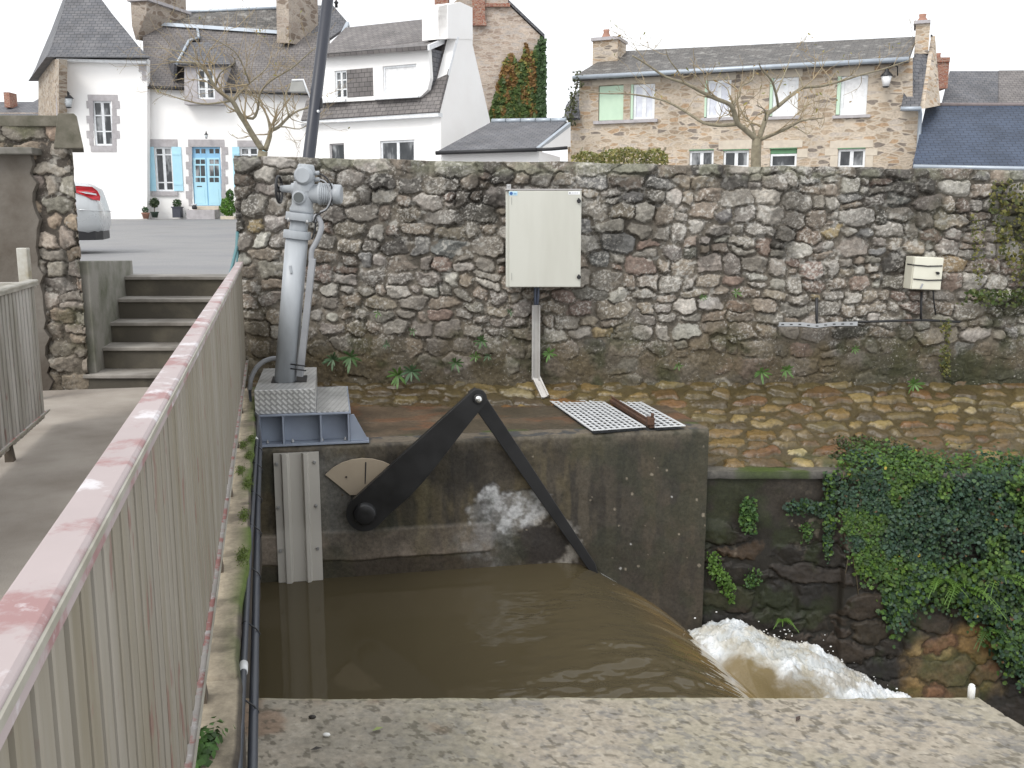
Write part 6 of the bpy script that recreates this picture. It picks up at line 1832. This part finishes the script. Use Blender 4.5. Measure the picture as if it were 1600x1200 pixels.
# ================================================================== lamp post
def lamp_post():
    Y = 12.0; a = atY(483, 242, Y); b = atY(512, 0, Y); d = (b - a).normalized()
    base = a - d * ((a.z - gz(Y)) / d.z); top = b + d * 1.2
    root = thing('lamp_post', base, 'leaning black lamp post rising behind the rubble wall', 'lamp post')
    m = simple('navy post paint', (.02, .023, .035), .4, col2=(.035, .038, .05), sc=3, stretch=(1, 1, .3), bmp=.1)
    mb = MB(); mb.lathe(base, d, [(0, .1), (.3, .095), (.35, .078), ((top - base).length, .062)], 18); mb.build('pole', m, root)
    mb = MB(); p = atY(500.5, 161, Y) ; mb.box(p, (.05, .06, .12)); mb.build('junction_box', M_BLACKI, root, bevel=.006)
    mb = MB(); mb.ball(atY(497, 174, Y - .06), .018, 8, 6); mb.build('stud', M_WFRAME, root)
    p0, p1, p2, p3 = atY(490, 165, Y), atY(479, 138, Y), atY(474, 124.5, Y), atY(456, 125.5, Y)
    mb = MB(); mb.tube([p0, p1, p2, p3], .012, 8); arm = mb.build('arm', M_WFRAME, root)
    q = [atY(x, y, Y) for x, y in ((455, 127), (473, 126.5), (477, 143), (452, 143))]
    mb = MB(); mb.prism(q, (0, .14, 0)); mb.build('lamp_head', simple('frosted lamp head', (.36, .36, .34), .35, bmp=0), arm)
    mb = MB(); mb.prism([top, top + V3((-.7, 0, .15)), top + V3((-.7, 0, .22)), top + V3((0, 0, .1))], (0, .06, 0)); mb.build('upper_arm', m, root)
lamp_post()

# ================================================================== bare trees
M_BARK = simple('lichened bark', (.27, .24, .17), .9, col2=(.17, .145, .10), sc=14, bmp=.4, bd=.01)
M_TWIG = simple('yellow twigs', (.34, .27, .17), .85, bmp=0)
def tree(label, Y, trunk, branches, r0, ntw, seed, leaves=0, zone=None):
    rs = random.Random(seed)
    b = atY(*trunk[0], Y); b.z = gz(Y)
    root = thing('bare_tree', b, label, 'tree', 'bare trees behind the rubble wall')
    P = [b] + [atY(x, y, Y) for x, y in trunk]
    mb = MB(); mb.tube(P, [r0 * 1.25] + [r0 * (1.05 - .1 * i / len(trunk)) for i in range(len(trunk))], 12); mb.build('trunk', M_BARK, root)
    br = MB(); tw = MB(); tips = []
    def smooth(Q):
        R = []
        for i in range(len(Q) - 1):
            p0, p1, p2, p3 = Q[max(i - 1, 0)], Q[i], Q[i + 1], Q[min(i + 2, len(Q) - 1)]
            for k in range(3):
                s = k / 3; R.append(.5 * ((2 * p1) + (p2 - p0) * s + (2 * p0 - 5 * p1 + 4 * p2 - p3) * s * s + (3 * p1 - p0 - 3 * p2 + p3) * s ** 3))
        R.append(Q[-1]); return R
    for pts, ra, rb, lean in branches:
        n = len(pts); Q = []
        for i, (x, y) in enumerate(pts):
            Q.append(atY(x, y, Y + lean[0] + (lean[1] - lean[0]) * i / max(1, n - 1)))
        Q = smooth(Q); n = len(Q)
        br.tube(Q, [.85 * (ra + (rb - ra) * i / (n - 1)) for i in range(n)], 8)
        for i in range(2, n):
            if rs.random() < ntw * (.35 + .65 * i / n): tips.append((Q[i], (Q[i] - Q[i - 1]).normalized(), max(.005, (ra + (rb - ra) * i / (n - 1)) * .4)))
    br.build('branches', M_BARK, root)
    leafp = []
    def twig(p, d, r, L, dep):
        n = 5; Q = [p]; q = d.copy()
        for i in range(n):
            q = (q + V3((rs.gauss(0, .16), rs.gauss(0, .16), rs.gauss(.05, .14)))).normalized(); Q.append(Q[-1] + q * L / n)
        tw.tube(Q, [max(.003, r * (1 - .75 * i / n)) for i in range(n + 1)], 5, cap=False)
        leafp.append(Q[-1])
        if dep:
            for k in range(rs.randint(1, 3)):
                i = rs.randint(1, n)
                dd = (q + V3((rs.gauss(0, .7), rs.gauss(0, .6), rs.gauss(.1, .5)))).normalized(); twig(Q[i], dd, r * .65, L * .62, dep - 1)
    for p, d, r in tips:
        dd = (d * .6 + V3((rs.gauss(0, .6), rs.gauss(0, .5), rs.gauss(.35, .5)))).normalized()
        twig(p, dd, r, rs.uniform(.35, .95) * (Y / 19), 2)
    tw.build('twigs', M_TWIG, root, uv=False, recalc=False)
    if leaves:
        R = np.random.RandomState(seed); sel = [leafp[R.randint(len(leafp))] for _ in range(leaves)]
        pts = np.array([tuple(p) for p in sel]) + R.normal(size=(leaves, 3)) * .05
        c = np.array([(.30, .26, .06), (.22, .22, .06), (.33, .22, .07)])[R.randint(0, 3, leaves)]
        leafcloud('last_leaves', M_LEAF, pts, R.normal(size=(leaves, 3)), .05 + .05 * R.rand(leaves), c, root, rs=R, aspect=.4)
tree('bare pollarded tree with spreading limbs in front of the long stone house', 17.0,
     [(1181, 262), (1181, 245), (1182, 228), (1183, 217)],
     [([(1183, 219), (1165, 203), (1152, 192), (1147, 175), (1140, 163), (1118, 154), (1095, 143), (1070, 130), (1040, 120), (1010, 100), (988, 87)], .062, .014, (0, -.9)),
      ([(1143, 165), (1155, 150), (1158, 135), (1175, 125), (1178, 108)], .03, .01, (0, .6)),
      ([(1148, 168), (1140, 150), (1136, 138), (1122, 128)], .02, .007, (0, .8)),
      ([(1185, 219), (1195, 190), (1200, 178), (1216, 166), (1235, 150), (1255, 137), (1280, 135), (1310, 128), (1345, 117), (1380, 108), (1424, 93)], .055, .011, (0, .9)),
      ([(1216, 166), (1212, 145), (1205, 125), (1190, 108), (1186, 98)], .03, .009, (0, -.7)),
      ([(1212, 147), (1222, 125), (1230, 105), (1234, 92)], .022, .007, (-.2, .6)),
      ([(1186, 219), (1215, 207), (1240, 195), (1255, 188), (1288, 184)], .04, .01, (0, -1.)),
      ([(1238, 197), (1252, 204), (1262, 211)], .014, .006, (-.6, -.8)),
      ([(1181, 215), (1173, 192), (1162, 180), (1155, 165)], .026, .012, (0, .5)),
      ([(1152, 194), (1125, 196), (1100, 192), (1080, 180), (1055, 165), (1030, 155), (985, 147), (940, 146), (906, 140)], .04, .008, (0, 1.1)),
      ([(1196, 188), (1195, 172), (1182, 165)], .02, .008, (0, -.6)),
      ([(1255, 137), (1250, 122), (1243, 108)], .016, .006, (.4, .7)),
      ([(1070, 130), (1060, 112), (1045, 92), (1040, 76)], .018, .006, (-.5, -.8)),
      ], .085, .36, 4, 90)
z = 3.077
tree('bare tree with many thin yellow twigs in front of the tower house', 22.0,
     [(408, 262), (409, 250), (411, 236)],
     [([(q[0] / z, q[1] / z) for q in L], ra, rb, ln) for L, ra, rb, ln in (
      ([(1262, 722), (1215, 650), (1180, 590), (1150, 545), (1120, 490), (1075, 455), (1035, 420), (990, 345), (940, 305), (880, 300), (820, 295)], .085, .018, (0, -1)),
      ([(1275, 722), (1297, 655), (1300, 630), (1340, 610), (1390, 560), (1440, 530), (1500, 515)], .07, .016, (0, .9)),
      ([(1300, 632), (1290, 575), (1270, 530), (1240, 470), (1170, 445)], .04, .012, (0, .6)),
      ([(1152, 548), (1215, 570), (1240, 520), (1250, 450), (1300, 390), (1400, 330), (1480, 260), (1525, 225)], .04, .010, (0, -.8)),
      ([(1120, 490), (1150, 450), (1200, 400), (1270, 340), (1300, 300)], .035, .01, (0, 1.)),
      ([(1110, 485), (1000, 500), (920, 490), (820, 460), (755, 438)], .03, .009, (0, .8)),
      ([(1390, 560), (1370, 470), (1400, 400), (1440, 360)], .03, .01, (.4, 1.2)),
      ([(1340, 610), (1370, 610), (1440, 620), (1490, 590)], .022, .008, (.3, -.5)),
      ([(1035, 420), (1060, 350), (1130, 300), (1110, 260)], .025, .008, (-.4, -1.2)),
      ([(990, 345), (900, 260), (830, 240), (715, 225)], .022, .007, (-.6, .2)),
      ([(1200, 400), (1170, 320), (1130, 250), (1050, 200), (1000, 190)], .022, .007, (.3, -.8)),
      )], .11, .75, 9, 60)
# ================================================================== weeds on the rubble wall
def weed(px, py, rpx, label, Y=7.70, n=12, seed=1, col=(.10, .19, .075), grp='weeds rooted in the rubble wall', wd=.2):
    rs = random.Random(seed); c = atY(px, py, Y); r = rpx / 1500 * 7.7
    mb = MB()
    for i in range(n):
        a = 2 * PI * i / n + rs.uniform(-.3, .3); L = r * rs.uniform(.7, 1.15); up = rs.uniform(.25, .7)
        d = V3((math.cos(a), -up, math.sin(a) * .9 + .12)).normalized(); s = d.cross(V3((0, -1, 0))).normalized()
        P = []; w = L * wd
        for f, ww in ((.05, .25), (.35, .8), (.65, 1.), (.88, .6), (1., .05)):
            p = c + d * L * f + V3((0, -.1 * f * L, -.14 * L * f * f)); P.append((p - s * w * ww * .5, p + V3((0, -.02 * L, -.04 * L)), p + s * w * ww * .5))
        k = [q for t_ in P for q in t_]; fs = []
        for j in range(4): fs += [(3 * j, 3 * j + 1, 3 * j + 4, 3 * j + 3), (3 * j + 1, 3 * j + 2, 3 * j + 5, 3 * j + 4)]
        mb.add(k, fs, smooth=True)
    m = simple('weed leaf %d' % seed, col, .5, col2=tuple(q * .65 for q in col), sc=30, bmp=.1)
    o = mb.build('weed', m, origin=c, recalc=False)
    tag(o, label, 'weed', grp)
W_ = [(520, 561, 17, 'dark green leaf rosette low on the wall, just right of the column base'), (548, 558, 22, 'large spiky rosette second from the column base'),
      (622, 586, 18, 'spreading rosette at the wall foot, left of a pair'), (643, 580, 21, 'spreading rosette at the wall foot, right of a pair'),
      (712, 567, 14, 'rosette low on the wall midway between the column and the cabinet duct'), (742, 557, 11, 'small rosette left of the cabinet duct, lower of two neighbours'),
      (762, 556, 9, 'tiny rosette nearest the cabinet duct on its left'), (752, 533, 13, 'rosette above the two small ones left of the cabinet duct'),
      (590, 489, 8, 'tiny plant high on the wall right of the grey column'), (604, 538, 8, 'tiny plant above the dark green rosettes'), (645, 517, 9, 'small plant on the wall under the mid height stones, left of the cabinet'),
      (858, 552, 14, 'pale star shaped plant right of the cabinet duct'), (797, 487, 8, 'small tuft under the left corner of the cabinet'),
      (1098, 464, 9, 'small tuft left of the two bright tufts in mid wall'), (1150, 457, 10, 'bright tuft in mid wall, upper of two'), (1060, 571, 9, 'lone tuft low on the wall right of the gratings'),
      (1190, 582, 15, 'long leaved tuft at the wall foot left of the perforated tray'), (1228, 578, 14, 'grassy tuft at the wall foot under the perforated tray'),
      (1428, 600, 17, 'low green clump at the wall foot below the meter box'), (1335, 545, 10, 'small tuft below the service pipe')]
for i, (x, y, r, lb) in enumerate(W_): weed(x, y, r, lb, 7.70 if y < 575 else 7.66, 13 if r > 12 else 8, 20 + i, [(.085, .16, .075), (.075, .15, .05), (.10, .20, .045)][i % 3 if i < 13 else 2])
# leafy tuft on the kerb, foreground
c = bp(-.19, 2.16, .0)
rs = np.random.RandomState(2); n = 260
d = rs.normal(size=(n, 3)); d[:, 2] = abs(d[:, 2]); P = np.array(c) + d * np.array((.016, .05, .025)) * (.4 + .6 * rs.rand(n, 1))
o = leafcloud('tuft', M_LEAF, P, d + np.array((0, -.4, .6)), .014 + .014 * rs.rand(n), np.array((.06, .13, .03)) * (.5 + rs.rand(n, 1)), rs=rs)
tag(o, 'small green leafy tuft growing on the kerb at the foot of the railing', 'plant')
def grass_tufts():
    k = 0
    for t, a in ((3.5, -.14), (4.0, -.145), (4.5, -.14), (4.75, -.18), (5.05, -.145), (5.3, -.18), (5.45, -.14)):
        rs = np.random.RandomState(k); n = 420
        P = np.array(bp(a, t, 0)) + rs.normal(size=(n, 1)) * .010 * np.array(RD) + rs.normal(size=(n, 1)) * .045 * np.array(BD); P[:, 2] = -.002 + .008 * rs.rand(n)
        yield t, P, rs, n; k += 1
lbs = ['moss patch on the kerb edge, nearest the camera', 'moss patch on the kerb edge, second from the camera', 'moss patch on the kerb edge, third from the camera', 'moss patch between the railing foot and the kerb edge, nearer one',
       'moss patch on the kerb edge just before the last two', 'moss patch by the railing foot, farther one', 'moss patch on the kerb edge nearest the blue frame']
for (t, P, rs, n), lb in zip(grass_tufts(), lbs):
    o = leafcloud('moss_patch', M_LEAF, P, rs.normal(size=(n, 3)) * .5 + np.array((0, -.3, 1)), .004 + .005 * rs.rand(n), np.array((.12, .17, .03)) * (.5 + .8 * rs.rand(n, 1)), rs=rs)
    tag(o, 'bright green ' + lb, 'moss', 'moss along the kerb')

# ================================================================== ivy and ferns on the retaining wall
def inpoly(x, y, poly):
    c = False; n = len(poly)
    for i in range(n):
        x0, y0 = poly[i]; x1, y1 = poly[i - 1]
        if (y0 > y) != (y1 > y) and x < (x1 - x0) * (y - y0) / (y1 - y0) + x0: c = not c
    return c
DK = [(.030, .062, .030), (.038, .078, .042), (.035, .072, .046), (.045, .085, .060), (.05, .095, .035)]
BR = [(.06, .12, .025), (.085, .15, .025), (.05, .10, .03)]
def ivy():
    rs = np.random.RandomState(6); pts = []; nr = []; sz = []; col = []
    poly = [(1306, 742), (1318, 728), (1336, 716), (1360, 708), (1400, 712), (1440, 718), (1480, 724), (1540, 726), (1700, 732), (1800, 742), (1745, 840), (1790, 930), (1735, 1000), (1715, 1090), (1600, 1066), (1572, 1040), (1548, 985), (1520, 960), (1480, 935), (1455, 945), (1440, 930), (1420, 960), (1402, 990), (1390, 950), (1380, 905), (1345, 890), (1330, 850), (1318, 800)]
    n = 0
    while n < 35000:
        x = 1300 + 510 * rs.rand(); y = 685 + 410 * rs.rand()
        if not inpoly(x + 14 * rs.normal() * .6, y + 10 * rs.normal(), poly): continue
        den = fbm(np.array([x / 34.]), np.array([y / 34.]), 1., 3, 3)[0]
        if rs.rand() > .42 + 2.0 * (den - .30): continue
        thick = .02 + .20 * np.clip((x - 1310) / 220, .15, 1) * (.3 + .9 * fbm(np.array([x / 50.]), np.array([y / 40.]), 1., 3, 5)[0]) * rs.rand()
        if y < 731 + 20 * rs.rand():
            p = atP(x, y, V3((0, RY - .04, -.575)), V3((0, -.42, .9)).normalized()); p.z += .01 + .045 * rs.rand(); nn = (rs.normal() * .6, -.5 + rs.normal() * .4, 1)
        else:
            p = atY(x, y, RY - .055 - thick); nn = (rs.normal() * .55, -1, .55 + rs.normal() * .5)
        pts.append(tuple(p)); nr.append(nn); n += 1
        br = fbm(np.array([x / 40.]), np.array([y / 40.]), 1., 3, 8)[0]
        low = y > 880
        c = (BR if (br > .55 or (low and rs.rand() < .45) or (y < 737 and rs.rand() < .6)) else DK)
        c = np.array(c[rs.randint(len(c))]) * (.55 + .9 * rs.rand())
        if rs.rand() < .002: c = np.array((.4, .3, .04))
        if rs.rand() < .008: c = np.array((.13, .08, .04))
        col.append(c); sz.append((.014 + .019 * rs.rand()) * (1.25 if low else 1))
    root = thing('ivy', atY(1470, 1060, RY - .06), 'thick dark green ivy covering the right part of the low black wall', 'ivy')
    leafcloud('leaves', M_LEAF, pts, nr, sz, col, root, rs=rs, shape='ivy', aspect=.95)
    mb = MB(); r = random.Random(3)
    for x0, y0 in ((1320, 735), (1345, 740), (1380, 740), (1420, 745), (1470, 740), (1520, 745), (1570, 745)):
        Q = []; x = x0
        for k in range(7):
            Q.append(atY(x, y0 + k * r.uniform(22, 34), RY - .06 - .02 * r.random())); x += r.gauss(0, 9)
        mb.tube(Q, [.007 - .0006 * i for i in range(7)], 6)
    mb.build('stems', simple('ivy stem', (.10, .08, .05), .9), root)
ivy()
def tuft(poly, n, label, cols, size=.028, seed=1, off=.05, name='wall_plant', grp='plants on the black wall'):
    rs = np.random.RandomState(seed); pts = []
    xs = [p[0] for p in poly]; ys = [p[1] for p in poly]
    while len(pts) < n:
        x = min(xs) + (max(xs) - min(xs)) * rs.rand(); y = min(ys) + (max(ys) - min(ys)) * rs.rand()
        if inpoly(x + 3 * rs.normal(), y + 4 * rs.normal(), poly):
            if y < 736 and off > .1:       # growth lying on the cobbled bank
                p = atP(x, y, V3((0, 6.80, -.59)), V3((0, -.44, .9)).normalized()); p.z += .01 + .03 * rs.rand(); pts.append(tuple(p))
            else: pts.append(tuple(atY(x, y, RY - .03 - min(off, .06) * rs.rand())))
    c = np.array(cols)[rs.randint(0, len(cols), n)] * (.5 + .9 * rs.rand(n, 1))
    o = leafcloud(name, M_LEAF, pts, rs.normal(size=(n, 3)) * .6 + np.array((0, -1, .5)), size * (.6 + .7 * rs.rand(n)), c, rs=rs, shape='ivy')
    tag(o, label, 'wall plant', grp)
G2 = [(.06, .13, .03), (.045, .10, .03), (.08, .15, .03)]
tuft([(1156, 800), (1162, 778), (1176, 776), (1184, 805), (1180, 835), (1168, 832), (1158, 822)], 260, 'bright small leaved plant in the upper middle of the black wall', G2, seed=2)
tuft([(1225, 790), (1262, 780), (1306, 796), (1306, 808), (1260, 798), (1228, 802)], 220, 'dark horizontal ivy runner reaching left from the ivy mass', DK + BR[:1], .03, 3)
tuft([(1250, 822), (1266, 816), (1270, 838), (1258, 850)], 90, 'small green tuft under the horizontal ivy runner', G2, .022, 4)
tuft([(1104, 868), (1120, 862), (1128, 890), (1148, 915), (1150, 945), (1140, 938), (1118, 905), (1106, 890)], 380, 'yellow green trailing plant beside the abutment above the white water', [(.10, .19, .03), (.08, .16, .03)], .022, 5)
tuft([(1288, 736), (1306, 738), (1304, 800), (1300, 850), (1292, 880), (1286, 840), (1292, 790)], 420, 'narrow ivy strand hanging down left of the pale corner stone', DK + BR, .03, 6)
tuft([(1160, 900), (1185, 888), (1192, 905), (1172, 922)], 110, 'faint sparse green plant right of the yellow green trailing one', G2, .02, 7)
tuft([(1295, 722), (1310, 690), (1345, 686), (1400, 700), (1440, 712), (1440, 728), (1330, 730)], 1300, 'brown and green creeping growth along the top edge of the black wall', [(.08, .06, .035), (.07, .11, .03), (.06, .09, .03)], .024, 8, .2)
def frond_plant(px, py, n, L, label, seed, Y=RY - .12, col=(.11, .21, .035)):
    rs = random.Random(seed); c = atY(px, py, Y); pts = []; mb = MB()
    for i in range(n):
        a = PI * (i + .5) / n + rs.uniform(-.25, .25)
        d = V3((math.cos(a), -rs.uniform(.35, .8), .25 + .55 * math.sin(a))).normalized(); LL = L * rs.uniform(.7, 1.1)
        Q = []
        for k in range(13):
            f = k / 12; Q.append(c + d * LL * f + V3((0, -.05 * f, -.75 * LL * f * f)))
        for k in range(1, 13):
            f = k / 12; t_ = (Q[k] - Q[k - 1]).normalized(); s = t_.cross(V3((0, -.5, 1))).normalized(); w = LL * .26 * math.sin(PI * min(1, f * .9 + .1)) ** .8 * (1.1 - f)
            nrm = s.cross(t_)
            for sg in (-1, 1):
                p = Q[k]; tip = p + s * sg * w + t_ * w * .35; m1 = p + s * sg * w * .5 + t_ * w * .32; m2 = p + s * sg * w * .5 - t_ * w * .06
                mb.add([p, m2, tip, m1], [(0, 1, 2, 3)])
        mb.tube(Q, .003, 4, cap=False)
    o = mb.build('fern', simple('fern green %d' % seed, col, .5, col2=tuple(q * .7 for q in col), sc=20, bmp=0), origin=c, uv=False, recalc=False)
    tag(o, label, 'fern', 'ferns among the ivy')
frond_plant(1500, 915, 9, .30, 'bright green fern, the largest, below the ivy over the ochre stones', 1)
frond_plant(1560, 900, 8, .28, 'green fern at the right picture edge beside the largest fern', 2)
frond_plant(1470, 905, 7, .2, 'small fern just left of the largest fern', 3)
frond_plant(1545, 985, 7, .22, 'darker fern below the others, right of the ochre stones', 4, col=(.06, .13, .03))
frond_plant(1222, 968, 6, .12, 'little fern growing just above the white water', 5, RY - .05)
# creepers on the right end of the rubble wall
def hanging(poly, n, label, cols, seed, size=.035, Y=7.68):
    rs = np.random.RandomState(seed); pts = []
    xs = [p[0] for p in poly]; ys = [p[1] for p in poly]
    while len(pts) < n:
        x = min(xs) + (max(xs) - min(xs)) * rs.rand(); y = min(ys) + (max(ys) - min(ys)) * rs.rand()
        if inpoly(x + 5 * rs.normal(), y + 6 * rs.normal(), poly) and rs.rand() < .2 + 1.5 * (fbm(np.array([x / 9.]), np.array([y / 34.]), 1., 3, seed)[0] - .3): pts.append(tuple(atY(x, y, Y - .09 * rs.rand())))
    c = np.array(cols)[rs.randint(0, len(cols), n)] * (.5 + .9 * rs.rand(n, 1))
    o = leafcloud('wall_creeper', M_LEAF, pts, rs.normal(size=(n, 3)) * .6 + np.array((0, -1, .4)), size * (.6 + .7 * rs.rand(n)), c, rs=rs)
    tag(o, label, 'creeper', 'creepers on the rubble wall')
YG = [(.13, .125, .03), (.10, .11, .03), (.16, .15, .04), (.07, .085, .03)]
hanging([(1545, 300), (1560, 280), (1640, 290), (1720, 285), (1720, 470), (1600, 450), (1575, 420), (1560, 395), (1552, 340)], 1700, 'yellow green creeper hanging over the right end of the rubble wall', YG, 4)
hanging([(1495, 470), (1530, 452), (1600, 455), (1720, 460), (1720, 480), (1560, 474)], 500, 'low green growth in the joint right of the meter box', [(.06, .09, .025), (.09, .11, .03)], 5)
hanging([(1468, 500), (1480, 497), (1482, 560), (1486, 588), (1468, 590), (1472, 560)], 260, 'thin yellow green strand hanging below the meter box', YG, 6, .025)
hanging([(1516, 350), (1528, 330), (1536, 400), (1540, 450), (1524, 430)], 160, 'wispy creeper strand between the meter box and the large creeper', YG, 7, .025)
def shrub_top():
    rs = np.random.RandomState(12); n = 1700; f = lambda x, y, Y: atY(x, y, Y)
    top = [(895, 243), (915, 236), (935, 241), (955, 233), (985, 230), (1005, 236), (1030, 231), (1045, 243)]
    pts = []
    for _ in range(n):
        x = 893 + 150 * rs.rand(); yt = np.interp(x, [q[0] for q in top], [q[1] for q in top]); y = yt + 24 * rs.rand() ** 1.2
        pts.append(tuple(f(x, y, 9.2 + .5 * rs.rand())))
    c = np.array([(.22, .21, .07), (.15, .17, .05), (.27, .24, .08)])[rs.randint(0, 3, n)] * (.6 + .7 * rs.rand(n, 1))
    root = thing('hedge', f(970, 330, 9.5), 'low yellowish hedge just showing over the crest of the rubble wall', 'hedge')
    leafcloud('foliage', M_LEAF, pts, rs.normal(size=(n, 3)) + np.array((0, -.6, .5)), 
        .018 + .025 * rs.rand(n), c, root, rs=rs)
    mb = MB()
    for x in (905, 940, 975, 1010, 1035): b = f(x, 240, 9.5); mb.tube([V3((b.x, b.y, gz(9.5))), b, b + V3((.03, 0, .06))], .012, 6)
    mb.build('stems', M_BARK, root)
shrub_top()
# litter on the slab and the deck
def litter():
    rs = random.Random(4)
    items = [(488, 1120, 'dark pebble lying on the pale slab near the conduits', (.03, .025, .02), 0), (510, 1148, 'white flake lying on the pale slab near the dark pebble', (.75, .75, .72), 0),
             (590, 1139, 'small yellow green fallen leaf on the pale slab', (.25, .3, .1), 1), (494, 1170, 'dark twig end on the pale slab close to the camera', (.04, .035, .03), 1),
             (1247, 1123, 'dark brown leaf fallen on the pale slab near the white water', (.05, .03, .02), 1)]
    for x, y, lb, c, leaf in items:
        p = atZ(x, y, SZ + .006); mb = MB()
        if leaf:
            a = rs.random() * 3; d = V3((math.cos(a), math.sin(a) * .5, .1)).normalized(); s = V3((-d.y, d.x, .1)); L = .017
            mb.add([p - d * L, p + s * L * .4 + V3((0, 0, .003)), p + d * L, p - s * L * .4 + V3((0, 0, .002))], [(0, 1, 2, 3)])
            o = mb.build('fallen_leaf', simple('leaf litter %d' % x, c, .6, bmp=0), uv=False, recalc=False)
        else:
            mb.ball(p, .010, 8, 6, sq=(1.2, .8, .55)); o = mb.build('pebble', simple('pebble %d' % x, c, .7, bmp=.2), uv=False)
        tag(o, lb, 'leaf' if leaf else 'pebble')
litter()
# ================================================================== camera, sky, sun
cam = bpy.data.cameras.new('camera'); co_ = bpy.data.objects.new('camera', cam); COL.objects.link(co_)
co_.location = CAM; co_.rotation_euler = (PI / 2 - PITCH, 0, 0)
cam.sensor_width = 36; cam.lens = 36 * F / 1600; cam.clip_start = .02; cam.clip_end = 3000
SC.camera = co_
w = bpy.data.worlds.new('World'); SC.world = w; w.use_nodes = True
t = w.node_tree; bg = t.nodes['Background']
sky = N(t, 'ShaderNodeTexSky', sky_type='NISHITA', sun_disc=False)
SUN_EL, SUN_AZ = math.radians(48), math.radians(215)
sky.sun_elevation = SUN_EL; sky.sun_rotation = SUN_AZ; sky.dust_density = 6; sky.air_density = 1.2; sky.ozone_density = 1
hs = N(t, 'ShaderNodeHueSaturation'); hs.inputs['Saturation'].default_value = .25
t.links.new(sky.outputs[0], hs.inputs['Color'])
cl = mixn(t, .62, hs.outputs[0], (13.5, 13.8, 14.2))
t.links.new(cl, bg.inputs['Color']); bg.inputs['Strength'].default_value = .1
sl = bpy.data.lights.new('sun', 'SUN'); so = bpy.data.objects.new('sun', sl); COL.objects.link(so)
sl.energy = .9; sl.angle = math.radians(20); sl.color = (1, .96, .9)
# the lamp's -Z axis points away from the sun
sd = V3((math.sin(SUN_AZ) * math.cos(SUN_EL), math.cos(SUN_AZ) * math.cos(SUN_EL), math.sin(SUN_EL)))
so.rotation_euler = sd.to_track_quat('Z', 'Y').to_euler(); so.location = (0, -5, 20)
SC.view_settings.view_transform = 'Standard'; SC.view_settings.look = 'None'
SC.view_settings.exposure = EXPOSURE; SC.view_settings.gamma = 1
SC.cycles.max_bounces = 6
